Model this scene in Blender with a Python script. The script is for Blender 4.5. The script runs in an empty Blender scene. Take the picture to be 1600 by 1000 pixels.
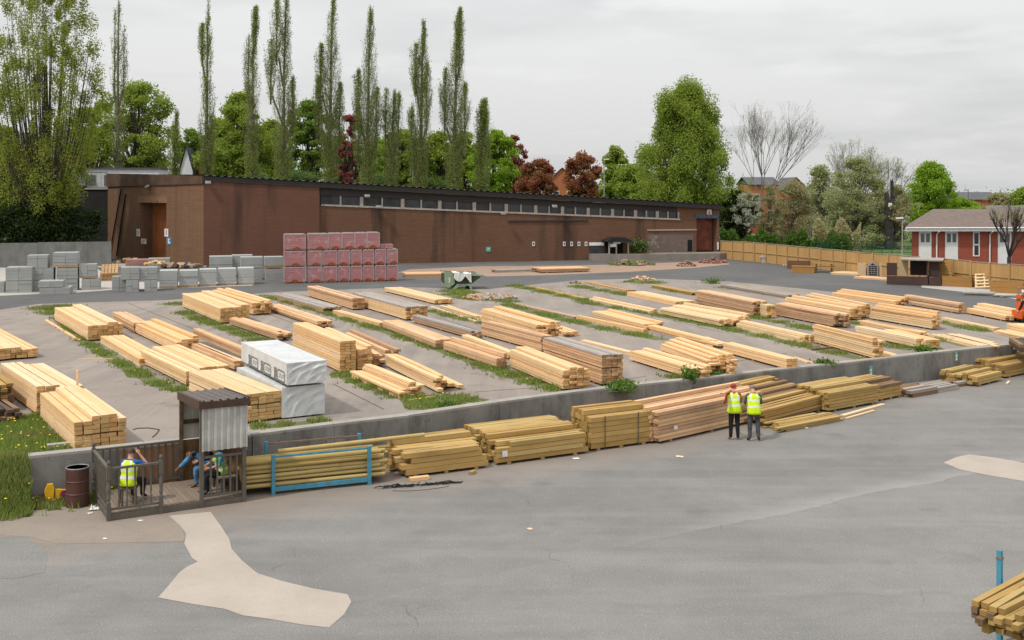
import bpy, math, random
import numpy as np
from mathutils import Vector, Matrix
random.seed(11)
rng = np.random.default_rng(11)
SC = bpy.context.scene
COL = SC.collection
# survey of the place: a point seen at (u, v) of the 1600x1000 survey picture is put back on a plane of known height
F, H, VH = 1700.0, 7.6, 300.0
def P(u, v, z=1.0):
    Y = F*(H-z)/(v-VH)
    return Vector(((u-800)*Y/F, Y, z))
def W(u, v, Y):
    return Vector(((u-800)*Y/F, Y, H-(v-VH)*Y/F))
def lerp(a, b, t): return a+(b-a)*t
R = math.radians

# ---------------------------------------------------------------- mesh builder
class MB:
    def __init__(s): s.v = []; s.f = []; s.m = []
    def add(s, verts, faces, mi=0):
        o = len(s.v); s.v += [tuple(x) for x in verts]
        for k, f in enumerate(faces):
            s.f.append([i+o for i in f]); s.m.append(mi[k] if isinstance(mi, (list, tuple)) else mi)
        return s
    def obox(s, c, hx, hy, hz, mi=0):
        c, hx, hy, hz = Vector(c), Vector(hx), Vector(hy), Vector(hz)
        vs = [c+hx*a+hy*b+hz*d for d in (-1, 1) for b in (-1, 1) for a in (-1, 1)]
        fs = [(0, 2, 3, 1), (4, 5, 7, 6), (0, 1, 5, 4), (2, 6, 7, 3), (0, 4, 6, 2), (1, 3, 7, 5)]
        return s.add(vs, fs, mi)
    def box(s, x0, x1, y0, y1, z0, z1, mi=0):
        return s.obox(((x0+x1)/2, (y0+y1)/2, (z0+z1)/2), ((x1-x0)/2, 0, 0), (0, (y1-y0)/2, 0), (0, 0, (z1-z0)/2), mi)
    def bar(s, a, b, w, h, mi=0, up=(0, 0, 1)):
        a, b = Vector(a), Vector(b); d = b-a; L = d.length; d.normalize()
        u = Vector(up)
        if abs(d.dot(u)) > .99: u = Vector((0, 1, 0))
        x = d.cross(u).normalized(); z = x.cross(d)
        return s.obox((a+b)/2, d*L/2, x*w/2, z*h/2, mi)
    def tube(s, pts, rad, n=8, mi=0, cap=True):
        pts = [Vector(p) for p in pts]
        if not isinstance(rad, (list, tuple)): rad = [rad]*len(pts)
        rings = []; prev = None
        for i, p in enumerate(pts):
            d = (pts[min(i+1, len(pts)-1)]-pts[max(i-1, 0)])
            d = d.normalized() if d.length > 1e-9 else Vector((0, 0, 1))
            x = prev if prev is not None else (Vector((1, 0, 0)) if abs(d.x) < .9 else Vector((0, 1, 0)))
            x = (x-d*x.dot(d)).normalized(); prev = x; y = d.cross(x)
            rings.append([p+(x*math.cos(2*math.pi*k/n)+y*math.sin(2*math.pi*k/n))*rad[i] for k in range(n)])
        vs = [v for r in rings for v in r]; fs = []
        for i in range(len(pts)-1):
            for k in range(n):
                fs.append((i*n+k, i*n+(k+1) % n, (i+1)*n+(k+1) % n, (i+1)*n+k))
        if cap:
            fs.append(tuple(range(n))[::-1]); fs.append(tuple((len(pts)-1)*n+k for k in range(n)))
        return s.add(vs, fs, mi)
    def lathe(s, prof, c=(0, 0, 0), n=14, mi=0):
        c = Vector(c)
        return s.tube([c+Vector((0, 0, z)) for r, z in prof], [max(r, 1e-4) for r, z in prof], n, mi)
    def prism(s, poly, d0, d1, fn, mi=0):
        n = len(poly)
        vs = [fn(a, b, d0) for a, b in poly]+[fn(a, b, d1) for a, b in poly]
        fs = [tuple(range(n))[::-1], tuple(range(n, 2*n))]+[(i, (i+1) % n, (i+1) % n+n, i+n) for i in range(n)]
        return s.add(vs, fs, mi)
    def build(s, name, mats, parent=None, loc=(0, 0, 0), rz=0, smooth=False):
        me = bpy.data.meshes.new(name); me.from_pydata(s.v, [], s.f)
        if not isinstance(mats, (list, tuple)): mats = [mats]
        for m in mats: me.materials.append(m)
        if len(mats) > 1: me.polygons.foreach_set('material_index', s.m)
        if smooth: me.polygons.foreach_set('use_smooth', [True]*len(s.f))
        me.update()
        return link(name, me, parent, loc, rz)
def link(name, me, parent=None, loc=(0, 0, 0), rz=0):
    o = bpy.data.objects.new(name, me); COL.objects.link(o)
    o.location = loc; o.rotation_euler = (0, 0, rz); o.parent = parent
    return o
def tag(o, label, cat, group=None):
    o['label'] = label; o['category'] = cat
    if group: o['group'] = group
    return o
def thing(name, label, cat, loc=(0, 0, 0), rz=0, group=None):
    o = bpy.data.objects.new(name, None); COL.objects.link(o); o.empty_display_size = .2
    o.location = loc; o.rotation_euler = (0, 0, rz)
    return tag(o, label, cat, group)
def kind(o, k, label=None):
    o['kind'] = k
    if label: o['label'] = label
    return o
def copy_thing(o, loc, rz=None, label=None):
    r = o.copy(); COL.objects.link(r); r.location = loc
    if rz is not None: r.rotation_euler = (0, 0, rz)
    if label: r['label'] = label
    for ch in o.children:
        c = ch.copy(); COL.objects.link(c); c.parent = r
        for g in ch.children:
            e = g.copy(); COL.objects.link(e); e.parent = c
    return r
def npmesh(name, V, n, mats, parent=None, loc=(0, 0, 0), mi=None):
    """V: (faces*n, 3) corner points, n corners a face"""
    V = np.asarray(V, dtype=np.float32); k = len(V)//n
    me = bpy.data.meshes.new(name)
    me.vertices.add(len(V)); me.vertices.foreach_set('co', V.ravel())
    me.loops.add(len(V)); me.loops.foreach_set('vertex_index', np.arange(len(V), dtype=np.int32))
    me.polygons.add(k); me.polygons.foreach_set('loop_start', np.arange(k, dtype=np.int32)*n)
    try: me.polygons.foreach_set('loop_total', np.full(k, n, dtype=np.int32))
    except Exception: pass
    if not isinstance(mats, (list, tuple)): mats = [mats]
    for m in mats: me.materials.append(m)
    if mi is not None: me.polygons.foreach_set('material_index', np.asarray(mi, dtype=np.int32))
    me.update(calc_edges=True); me.validate()
    return link(name, me, parent, loc)

def text3d(name, body, size, mat, parent, loc, rot=(math.pi/2, 0, 0)):
    cu = bpy.data.curves.new(name, 'FONT'); cu.body = body; cu.size = size; cu.extrude = .003
    o = bpy.data.objects.new(name, cu); COL.objects.link(o)
    me = bpy.data.meshes.new_from_object(o.evaluated_get(bpy.context.evaluated_depsgraph_get())); bpy.data.objects.remove(o)
    me.materials.clear(); me.materials.append(mat); r = link(name, me, parent, loc); r.rotation_euler = rot
    return r
# ---------------------------------------------------------------- materials
class NT:
    def __init__(s, m): s.t = m.node_tree; s.n = s.t.nodes; s.l = s.t.links
    def new(s, ty, **kw):
        n = s.n.new(ty)
        for k, v in kw.items():
            if k in n.bl_rna.properties: setattr(n, k, v)
            else: n.inputs[k].default_value = v
        return n
    def link(s, a, b): s.l.new(a, b)
    def math(s, op, a, b=None, clamp=False):
        n = s.n.new('ShaderNodeMath'); n.operation = op; n.use_clamp = clamp
        for i, x in enumerate((a, b)):
            if x is None: continue
            if hasattr(x, 'is_linked'): s.link(x, n.inputs[i])
            else: n.inputs[i].default_value = x
        return n.outputs[0]
    def mix(s, fac, a, b, mode='MIX'):
        n = s.n.new('ShaderNodeMix'); n.data_type = 'RGBA'; n.blend_type = mode
        for i, x in ((0, fac), (6, a), (7, b)):
            if hasattr(x, 'is_linked'): s.link(x, n.inputs[i])
            elif i == 0: n.inputs[0].default_value = x
            else: n.inputs[i].default_value = (*x[:3], 1)
        return n.outputs[2]
    def noise(s, vec, scale, detail=4, rough=.55):
        n = s.n.new('ShaderNodeTexNoise'); n.inputs['Scale'].default_value = scale
        n.inputs['Detail'].default_value = detail; n.inputs['Roughness'].default_value = rough
        if vec is not None: s.link(vec, n.inputs['Vector'])
        return n.outputs['Fac']
    def remap(s, x, a, b, lo=0., hi=1.):
        n = s.n.new('ShaderNodeMapRange'); n.inputs[1].default_value = a; n.inputs[2].default_value = b
        n.inputs[3].default_value = lo; n.inputs[4].default_value = hi; s.link(x, n.inputs[0])
        return n.outputs[0]
    def coord(s, which='Object', scale=None):
        c = s.n.new('ShaderNodeTexCoord').outputs[which]
        if scale is None: return c
        m = s.n.new('ShaderNodeMapping'); m.inputs['Scale'].default_value = scale; s.link(c, m.inputs[0])
        return m.outputs[0]
def newmat(name, rough=.8, metal=0., spec=.3):
    m = bpy.data.materials.new(name); m.use_nodes = True
    t = NT(m); b = t.n['Principled BSDF']
    b.inputs['Roughness'].default_value = rough; b.inputs['Metallic'].default_value = metal
    b.inputs['Specular IOR Level'].default_value = spec
    return m, t, b
def hsvvar(t, col, amt):
    """colour scaled by 1 +- amt from a 0..1 value"""
    pass
def plain(name, c, rough=.7, var=.15, scale=3., metal=0., spec=.3, c2=None, fine=0.):
    m, t, b = newmat(name, rough, metal, spec)
    co = t.coord()
    n = t.noise(co, scale, 5)
    c2 = c2 or tuple(x*(1-2*var) for x in c)
    c1 = c if c2 is None else c
    col = t.mix(t.remap(n, .3, .7), tuple(x*(1+var*.5) for x in c1), c2)
    if fine:
        col = t.mix(t.remap(t.noise(co, scale*14, 2), .35, .65, 0, fine), col, (c[0]*.3, c[1]*.3, c[2]*.3))
    t.link(col, b.inputs['Base Color'])
    return m
def wood(name, a, b_, end=False, dirt=(.1, .07, .05), dirt_amt=.25, rough=.75):
    m, t, b = newmat(name, rough, 0, .2)
    rnd = t.new('ShaderNodeObjectInfo').outputs['Random']
    isl = t.new('ShaderNodeNewGeometry').outputs['Random Per Island']
    r2 = t.math('FRACT', t.math('ADD', rnd, isl))
    base = t.mix(r2, a, b_)
    co = t.coord('Object')
    off = t.n.new('ShaderNodeVectorMath'); off.operation = 'ADD'; t.link(co, off.inputs[0])
    cm = t.n.new('ShaderNodeCombineXYZ'); t.link(t.math('MULTIPLY', r2, 37.), cm.inputs[0]); t.link(t.math('MULTIPLY', r2, 11.), cm.inputs[1]); t.link(cm.outputs[0], off.inputs[1])
    mp = t.n.new('ShaderNodeMapping'); t.link(off.outputs[0], mp.inputs[0])
    mp.inputs['Scale'].default_value = (14, 14, 14) if end else (.9, 16, 16)
    g = t.noise(mp.outputs[0], 1.6, 5, .65)
    base = t.mix(t.remap(g, .35, .75, 0, .55), base, tuple(x*.62 for x in b_))
    big = t.noise(off.outputs[0], 1.1, 3)
    base = t.mix(t.remap(big, .5, .8, 0, dirt_amt), base, dirt)
    # knots
    kv = t.n.new('ShaderNodeMapping'); t.link(off.outputs[0], kv.inputs[0]); kv.inputs['Scale'].default_value = (2.2, 7, 7)
    vo = t.n.new('ShaderNodeTexVoronoi'); t.link(kv.outputs[0], vo.inputs['Vector']); vo.inputs['Scale'].default_value = 1.
    base = t.mix(t.remap(vo.outputs['Distance'], .05, .16, .55, 0), base, tuple(x*.35 for x in b_))
    t.link(base, b.inputs['Base Color'])
    return m

WOODS = {}
def mkwood(k, a, b_, e1, e2, **kw):
    WOODS[k] = [wood(k+'_wood', a, b_, **kw), wood(k+'_wood_end', e1, e2, end=True, **kw)]
mkwood('pine', (.70, .42, .185), (.85, .575, .32), (.46, .25, .09), (.68, .41, .18), dirt_amt=.18)
mkwood('pale', (.68, .47, .25), (.78, .59, .37), (.50, .31, .12), (.64, .43, .19), dirt_amt=.12)
mkwood('pink', (.60, .355, .18), (.75, .495, .295), (.36, .21, .10), (.56, .335, .165), dirt=(.22, .13, .09), dirt_amt=.4)
mkwood('rough', (.40, .245, .145), (.56, .345, .20), (.24, .15, .08), (.46, .28, .14), dirt=(.2, .15, .12), dirt_amt=.5)
mkwood('grey', (.27, .245, .225), (.42, .365, .32), (.16, .12, .09), (.30, .21, .14), dirt=(.15, .13, .12), dirt_amt=.5)
mkwood('treated', (.34, .205, .06), (.50, .325, .12), (.22, .13, .036), (.45, .29, .10), dirt=(.16, .11, .035), dirt_amt=.5)
mkwood('treatpale', (.38, .26, .09), (.50, .36, .15), (.24, .15, .045), (.42, .275, .095), dirt=(.2, .13, .04), dirt_amt=.4)
mkwood('brown', (.16, .10, .06), (.25, .155, .085), (.10, .06, .035), (.20, .125, .065), dirt=(.06, .045, .035), dirt_amt=.5)
mkwood('dark', (.06, .045, .038), (.12, .085, .065), (.05, .035, .028), (.14, .10, .07), dirt=(.03, .025, .02), dirt_amt=.5)
# ---------------------------------------------------------------- timber stacks: a stack is a thing, each board in it a part
BEAR = wood('bearer_wood', (.26, .16, .08), (.38, .25, .13))
STATS = []; OFFS = []; DIMS = {}
def board_mesh(x0, x1, yc, zc, w, h, bend=0., tw=0.):
    hy, hz = w/2, h/2
    xs = [x0, x1] if abs(bend) < .004 else [lerp(x0, x1, k/4) for k in range(5)]
    vs = []; fs = []; ms = []
    for x in xs:
        t = (x-x0)/(x1-x0); dy = bend*4*t*(1-t)
        a = tw*t
        for b, c in ((-hy, -hz), (hy, -hz), (hy, hz), (-hy, hz)):
            vs.append((x, yc+b+dy+a*.5, zc+c))
    n = len(xs)
    for i in range(n-1):
        for k in range(4):
            fs.append((i*4+k, (i+1)*4+k, (i+1)*4+(k+1) % 4, i*4+(k+1) % 4)); ms.append(0)
    fs.append((0, 1, 2, 3)); ms.append(1)
    e = (n-1)*4
    fs.append((e+3, e+2, e+1, e)); ms.append(1)
    return vs, fs, ms
def one_board(name, mats, parent, args, loc=(0, 0, 0), rz=0):
    vs, fs, ms = board_mesh(*args)
    me = bpy.data.meshes.new(name); me.from_pydata(vs, [], fs)
    for m in mats: me.materials.append(m)
    me.polygons.foreach_set('material_index', ms); me.update()
    return link(name, me, parent, loc, rz)
def stack(k, N, vb, T, Rr, label, z0=1.0, bh=.105, bw=.22, rag=.03, prof=None, top=None, bear=True, gapz=.0135, name='timber_stack', cat='timber stack', group='timber stacks in the yard', maxn=96, lmin=None, short=0., mixk=None, slump=0., sticks=()):
    """N: near top corner, vb: picture row of the ground below it, T: far end of the near top edge, Rr: other end of the top edge of the visible end face"""
    A = P(N[0], vb, z0); h = max(.05, (vb-N[1])*A.y/F); zt = z0+h
    t = P(T[0], T[1], zt); r = P(Rr[0], Rr[1], zt); a = A.copy(); a.z = zt
    ex = t-a; ex.z = 0
    if z0 > .9 and group == 'timber stacks in the yard':   # the lanes run parallel: hold the stack to their direction
        want = math.pi/2+R(33-19*(N[0]-100)/1400); got = math.atan2(ex.y, ex.x); dv = max(-R(5), min(R(5), got-want)); ang = want+dv
        OFFS.append((label[:40], round(math.degrees(got-want), 1)))
        ex = Vector((math.cos(ang), math.sin(ang), 0)); kT = (T[0]-800)/F; L = (kT*a.y-a.x)/(ex.x-kT*ex.y)
    else: L = ex.length; ex.normalize()
    L = max(1.2, min(L, 9.)) if 'short' not in label else L
    ey = Vector((-ex.y, ex.x, 0)); kR = (Rr[0]-800)/F; wd = (kR*a.y-a.x)/(ey.x-kR*ey.y) if group == 'timber stacks in the yard' else (r-a).dot(ey); sg = 1 if wd > 0 else -1; wd = max(abs(wd), .12)
    STATS.append((label[:40], round(L, 2), round(wd, 2), round(h, 2)))
    root = thing(name, label, cat, A, math.atan2(ex.y, ex.x), group)
    bz = .07 if (bear and h > .3) else 0.
    nl = max(1, round((h-bz)/bh)); nc = max(1, round(wd/bw))
    while nl*nc > maxn:
        if nc >= nl: nc -= 1
        else: nl -= 1
    bh = (h-bz)/nl; bw = wd/nc
    prof = prof or [0]
    rr = random.Random(label); DIMS[root.name] = (L, wd, h, sg)
    mixk = mixk or {'pine': 'pale', 'pale': 'pine', 'treated': 'treatpale', 'treatpale': 'treated', 'pink': 'rough'}.get(k)
    for c in range(nc):
        n = nl+prof[min(len(prof)-1, int(c*len(prof)/nc))]
        coff = rr.gauss(0, rag*.7)
        for q in range(max(1, n)):
            istop = q >= n-1
            if istop and n > 1 and rr.random() < short*1.2: continue
            kk = (top if (istop and top) else k)
            if mixk and rr.random() < .3 and not (istop and top): kk = mixk
            x0 = coff+rr.gauss(0, rag); x1 = L+rr.gauss(0, rag)
            if rr.random() < short: x0 += rr.uniform(.1, .5)
            yc = sg*(bw*(c+.5)+rr.gauss(0, .007+rag*.08))
            yc += sg*slump*q*bh
            extra = rr.gauss(0, .012) if istop and rag > .04 else 0
            dz = 0
            for s in sticks:
                if q >= s: dz += .03
            args = (x0, x1, yc, bz+bh*(q+.5)+dz, bw-.011-rr.random()*.008, bh-gapz, rr.gauss(0, .02) if rag > .05 and istop else 0, extra*3)
            one_board('board', WOODS[kk], root, args)
    if bz or sticks:
        for i in range(3):
            m = MB(); x = L*(.12+.38*i)
            m.box(x-.05, x+.05, min(0, sg*wd)-.01, max(0, sg*wd)+.01, .004, bz-.004 if bz else .03)
            m.build('bearer', BEAR, root)
    return root
def loose(k, a, b, w, h, label, z=1.0, name='loose_board', cat='board', group='loose boards lying about'):
    """a board lying by itself between two picture points"""
    pa, pb = P(a[0], a[1], z), P(b[0], b[1], z)
    d = pb-pa
    o = one_board(name, WOODS[k], None, (0, d.length, 0, h/2+.006, w, h), pa, math.atan2(d.y, d.x))
    return tag(o, label, cat, group)
# ---------------------------------------------------------------- the yard's stacks (top level z = 1)
S = stack
# left block
S('pine', (-30, 547), 567, (-83, 513), (61, 545.5), 'golden pine stack cut by the left edge of the picture, farthest back there', rag=.04, prof=[0, 0, -1])
S('pine', (57, 604), 650, (1, 567.5), (131, 600), 'golden stepped pine stack between two others at the left edge, tallest on its near side', rag=.03, prof=[0, 0, 0, -1, -1, -1])
S('pine', (116, 662), 708, (62.5, 615), (197.5, 656.5), 'golden pine stack nearest the railed smoking shelter, standing over the low wall end', rag=.02, prof=[0, 1, 1, 1, 0], sticks=(3,))
S('brown', (-45, 605), 648, (-82, 570), (22, 601), 'old dark brown timber stack at the left edge on the grass', rag=.10, bw=.2, mixk='treated')
S('dark', (-40, 646), 668, (-72, 622), (33, 641), 'low heap of blackened old sleepers on the grass at the left edge', rag=.12, bw=.22, mixk='brown', bear=False)
S('pine', (137, 509), 534, (82.75, 479), (192.5, 500), 'squared golden pine stack standing alone at the back left by the road', rag=.02, prof=[0, 0, 0, 1, 1, 0])
S('pine', (218, 561), 573, (157, 525), (258, 555), 'low golden pine stack with a flat top beside the dandelion strip', rag=.04)
S('pink', (210, 505), 522, (176, 487), (232, 500), 'low pinkish pile tucked behind the squared back left stack', rag=.12, bh=.09)
S('pine', (275, 535), 553, (211, 506), (312, 527), 'golden pine stack with one raised edge board left of the pink timber', rag=.05, prof=[0, 1, 1, 2])
S('pink', (365, 564), 580, (287, 532), (383, 560), 'low pink timber pile under the long pink boards', rag=.08)
S('pine', (292, 580.5), 606, (220, 546.5), (358, 571), 'large golden pine stack with an uneven top behind the shelter roof', rag=.05, prof=[0, 0, 1, 1, 1, 1, 1])
S('pale', (380, 618), 663, (295, 586), (440, 611), 'pale flat topped pine stack standing against the white wrapped packs', rag=.02, prof=[0, 0, 0, 0, 0], sticks=(4,))
S('pine', (343.75, 481), 506.5, (283.75, 457.5), (390, 478), 'golden pine stack right on the grass edge at the back, left of its twin', rag=.03, prof=[0, 0, 0, 1, 1])
S('pine', (394, 473.5), 493, (306, 446), (425, 472), 'golden pine stack with ragged end lying right behind its twin at the back', rag=.12, prof=[0, 1, 0, 1])
S('rough', (434, 521), 534, (359, 497), (458, 517), 'grey and pink weathered pile ending in dark ragged boards left of the tall pack', rag=.14, top='pink', mixk='grey', short=0.06)
S('pink', (496, 502), 513, (412, 474), (519, 500), 'long pink boards behind the grey weathered pile with dark ends', rag=.14, short=0.08)
S('pine', (531, 533), 584, (457.5, 504), (556, 531), 'tall narrow golden pine pack right of the white wrapped packs', rag=.02)
S('pine', (558, 546), 580, (492, 516), (582, 542), 'golden pine stack one step lower against the tall narrow pack', rag=.05, prof=[0, 0, 1])
S('pink', (584, 553), 574, (528, 518), (602, 549), 'pinkish stack with broken edge behind the two stepped golden ones', rag=.12, prof=[0, -1, 0])
S('pink', (609, 546), 562, (536, 514), (626, 546), 'long thin pink boards with splayed ends behind the broken pinkish stack', rag=.2, short=.2)
S('pine', (620, 611), 622.5, (548, 580), (661, 606), 'low golden pile in two steps beside the front grass patch', rag=.1, prof=[0, 0, 3, 3, 2, 2], bear=False, bh=0.09)
S('pine', (677.6, 589), 612.5, (601.5, 552.5), (725, 596), 'golden pine stack with a crumbled stepped end behind the front grass patch', rag=.16, prof=[0, 0, -2, -3, -3, -2], short=0.04)
# third lane
S('rough', (506, 480), 489, (425, 458), (535, 477), 'low weathered pile with one wide grey board on top behind the grass strip', rag=.12, top='grey', bear=False)
S('pink', (551, 466), 485, (462, 441.5), (570, 463), 'long pinkish stack starting at the road before the red brick packs', rag=.05)
S('pine', (635, 479.5), 501.5, (550, 457), (668.5, 478), 'golden stack under grey weathered top boards with a dark end', rag=.06, top='grey', prof=[0, 0, 0])
S('pine', (593.5, 504.5), 513, (520, 484.5), (606, 502), 'single long golden beam pile lying along the third grass strip', rag=.05, bear=False)
S('rough', (680, 531.4), 546, (597, 500.5), (710, 524.5), 'pinkish grey stack of wide boards in the middle of the third lane', rag=.05, top='pink', bh=.13)
S('rough', (739, 518), 532, (644, 492), (752, 517), 'pinkish stack with greyed top lying behind the wide board stack', rag=.08, top='grey')
S('rough', (776, 560), 577, (692.5, 533), (792.5, 557.5), 'squared pinkish beam stack lying on the grass strip in the middle', rag=.02, bh=.14, bw=.16, top='pink', prof=[0, 0, 1])
S('pine', (797, 551), 564, (722, 523), (808, 549), 'narrow golden boards lying behind the squared pinkish beams', rag=.08)
S('pine', (880, 579), 612, (796, 546), (921, 571), 'golden stack of stepped boards near the joint in the retaining wall', rag=.05, prof=[0, 1, 1, 0, 0], bh=.09)
S('pink', (940, 556), 604, (847.5, 528), (972.5, 556), 'tall pink stack in two tiers under a grey top layer by the wall joint', rag=.03, top='grey', sticks=(6,), bh=.085)
S('pink', (846, 525), 551, (752, 501.5), (863, 521), 'pink stack with straight side below the golden one of the middle lane', rag=.04, bh=.09)
S('pine', (841, 508), 536, (752, 482), (875, 501), 'golden stack with a splayed top standing behind the straight pink stack', rag=.1, prof=[0, 0, 1, 1])
S('pine', (882, 519), 527, (852, 508), (905, 516), 'short low golden pile poking out behind the middle golden stack', rag=.12, bear=False)
S('pine', (679, 468), 476.5, (597, 448), (707, 466), 'golden stack behind the grey topped one, reaching almost to the skip', rag=.05)
S('pale', (747, 495), 500, (690, 477.5), (757, 494), 'thin pale boards in the gravel left of the middle golden stack', rag=.15, bear=False, bh=.06)
S('rough', (897, 495), 498, (796, 473), (908, 491.5), 'flat spread of weathered planks at ground level beside the gravel patch', rag=.22, bear=False, bh=.06, mixk='grey', bw=.17)
# fifth lane and beyond
S('treated', (912, 466), 469, (826, 447), (921, 464.5), 'low olive treated boards on the grass behind the flat weathered planks', rag=.15, bear=False, bh=.07)
S('pale', (1016, 486), 491, (920, 466), (1028, 484), 'long low pale pine stack with a dark stub at its end', rag=.06, prof=[0, 1], bear=False)
S('pine', (1005, 514.5), 521, (900, 496), (1012, 513), 'single long golden beam along the fourth grass strip', rag=.04, bear=False, bh=.14)
S('pine', (1007, 506.5), 516, (926, 486), (1037, 501), 'low golden stack behind the single long golden beam', rag=.08, prof=[0, 0, 1])
S('pine', (1106, 531), 540, (1007, 506.5), (1119, 525), 'golden stack with straight side and dark end, second from the wall', rag=.06, bh=.09)
S('pine', (1118, 536), 544, (1085, 520), (1136, 530), 'short ragged golden boards behind the dark ended golden stack', rag=.12, bear=False)
S('pale', (984, 550), 556, (905, 531), (993, 548), 'thin pale long boards on the concrete right of the pink two tier stack', rag=.14, bear=False, bh=.07)
S('pine', (1079, 576), 594, (984, 548), (1110, 569), 'golden stack with planks spread over its top behind the leafy weed', rag=.05, prof=[0, 0, 0, 1], bh=.09)
S('pine', (1107, 564), 588, (1031, 524), (1144, 558), 'tall slumped golden stack with a fanned end right of the leafy weed', rag=.12, prof=[0, 1, 2, 3, 4], bh=0.085)
S('pine', (1127, 499.5), 512, (1028, 480.5), (1176, 495), 'wide golden stack with a ragged crest in the middle of the fifth lane', rag=.12, prof=[0, 0, 1, 1, 2])
S('pale', (1055, 471), 478, (979, 455.5), (1085, 466), 'wide pale pine stack behind the long low pale one', rag=.06)
S('rough', (977, 453), 456, (914, 440), (994, 449.5), 'low brown boards next to the road at the far side of the yard', rag=.1, bear=False, mixk='treated', bh=.08)
S('rough', (1179, 471), 495.5, (1087, 453), (1200, 467), 'tall weathered brown stack with a dark ragged end at the far side', rag=.09, top='pink', bh=.1)
S('pine', (1199, 477), 498, (1150, 466), (1212, 475), 'small golden stack hiding behind the dark ragged end of the brown stack', rag=.04)
S('pine', (1229, 560.5), 579, (1129, 535), (1246, 556), 'long narrow squared golden stack alone beside the wall right of the fanned stack', rag=.02, bh=.13)
S('pale', (1266, 567), 570, (1240, 556), (1274, 565.5), 'few thin pale boards lying past the end of the long narrow stack', rag=.2, bear=False, bh=.05, bw=.12)
S('pale', (1252.7, 528), 537, (1149, 504.5), (1270, 522), 'long low pale pine stack with stepped top left of the tall narrow one', rag=.08, prof=[0, 1, 1], bear=False)
S('pine', (1362.5, 528), 561.5, (1271, 506), (1378, 525), 'tall narrow golden stack with crumbling end on the seventh lane', rag=.09, bh=.09, prof=[0, -1])
S('pine', (1396, 555.5), 560, (1370, 545), (1408, 552), 'short low golden offcut pile right of the crumbling tall stack', rag=.1, bear=False)
S('pale', (1434, 529.5), 546, (1337, 509.5), (1447, 526), 'long pale golden stack with broken end close to the far wall', rag=.07, bh=.11)
S('pine', (1447, 531), 546.5, (1380, 512), (1470, 527), 'short squared golden stack hiding behind the long pale golden one', rag=.03)
S('rough', (1307, 490.5), 513, (1210, 473), (1329, 487), 'weathered pinkish stack with black ragged end in front of the golden pair', rag=.1, top='pink', bh=.1)
S('pine', (1327.5, 482), 501, (1227, 464.5), (1346, 479), 'golden stack directly behind the weathered pinkish one', rag=.05, prof=[0, 1])
S('pale', (1346, 477.5), 498, (1260, 456.5), (1365, 471.5), 'pale golden stack with sloping top, farthest of the three nested ones', rag=.05, prof=[0, 1, 0])
S('pine', (1456.5, 494), 516, (1360, 479), (1472, 490), 'golden stack with straight layered side on the eighth lane', rag=.06, prof=[0, 1, 2, 1], bh=.1)
S('pine', (1437, 519), 525, (1340, 500.5), (1453, 516), 'long low golden boards in front of the straight layered stack', rag=.1, bear=False)
S('pale', (1520, 538), 543, (1454, 517), (1567, 533), 'low flat pale boards reaching the far end of the wall', rag=.16, bear=False, bh=.06)
S('pine', (1398, 470), 478, (1300, 457), (1417, 466), 'low golden stack next to the road, left of the pink one', rag=.08, prof=[0, 1, 2])
S('pink', (1498, 474.5), 491, (1413.5, 461), (1508, 473), 'pink stack in two bundles at the road side on the far right', rag=.03, sticks=(2,), bh=.13)
S('pine', (1572, 493), 503, (1509, 478.5), (1603, 486), 'wide golden stack with bowed top boards before the orange forklift', rag=.05, prof=[0, 1, 2, 2])
S('pale', (1552, 512.5), 517, (1468, 495.5), (1564, 510), 'long low pale boards on the grass strip left of the forklift', rag=.1, bear=False)
S('pale', (1640, 519), 534, (1573, 503), (1668, 514), 'pale smooth stack cut by the right edge below the forklift', rag=.03)
S('pine', (1597, 524.5), 530, (1554, 514), (1630, 519), 'low golden boards cut by the right edge above the dark timbers', rag=.08, bear=False)
S('treated', (1083, 457), 462, (1017, 445), (1096, 454), 'thin olive boards in the grass at the far side of the yard', rag=.2, bear=False, bh=.05)
S('treated', (1228, 461), 467, (1127, 444.5), (1252, 458), 'low olive and grey boards by the road behind the pale golden stack', rag=.2, bear=False, bh=.06, mixk='grey')
S('dark', (1592, 538), 552, (1576, 527), (1660, 528), 'blackened old timbers on blocks at the far end of the wall', rag=.08, group='timber at the far wall end', bh=.16, mixk='brown')
# by the warehouse wall: long side to the camera
S('rough', (634, 428), 434, (697, 427), (630, 425), 'low brown timber stack by the warehouse wall right of the red brick packs', rag=.05, top='pink', group='stacks along the warehouse wall')
S('grey', (776, 422), 426.5, (831, 420.5), (774, 420), 'flat grey board stack by the warehouse wall right of the skip', rag=.05, bear=False, group='stacks along the warehouse wall')
S('rough', (846, 420), 427, (921, 418), (842, 417), 'low brown stack by the warehouse wall below the white notices', rag=.05, top='pink', group='stacks along the warehouse wall')
# pink boards bundled on top of another pile
S('pink', (379, 545), 558, (301, 513), (390, 541), 'bundle of long pink boards lying tilted on the low pink pile', z0=1.32, rag=.06, bear=False)
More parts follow.
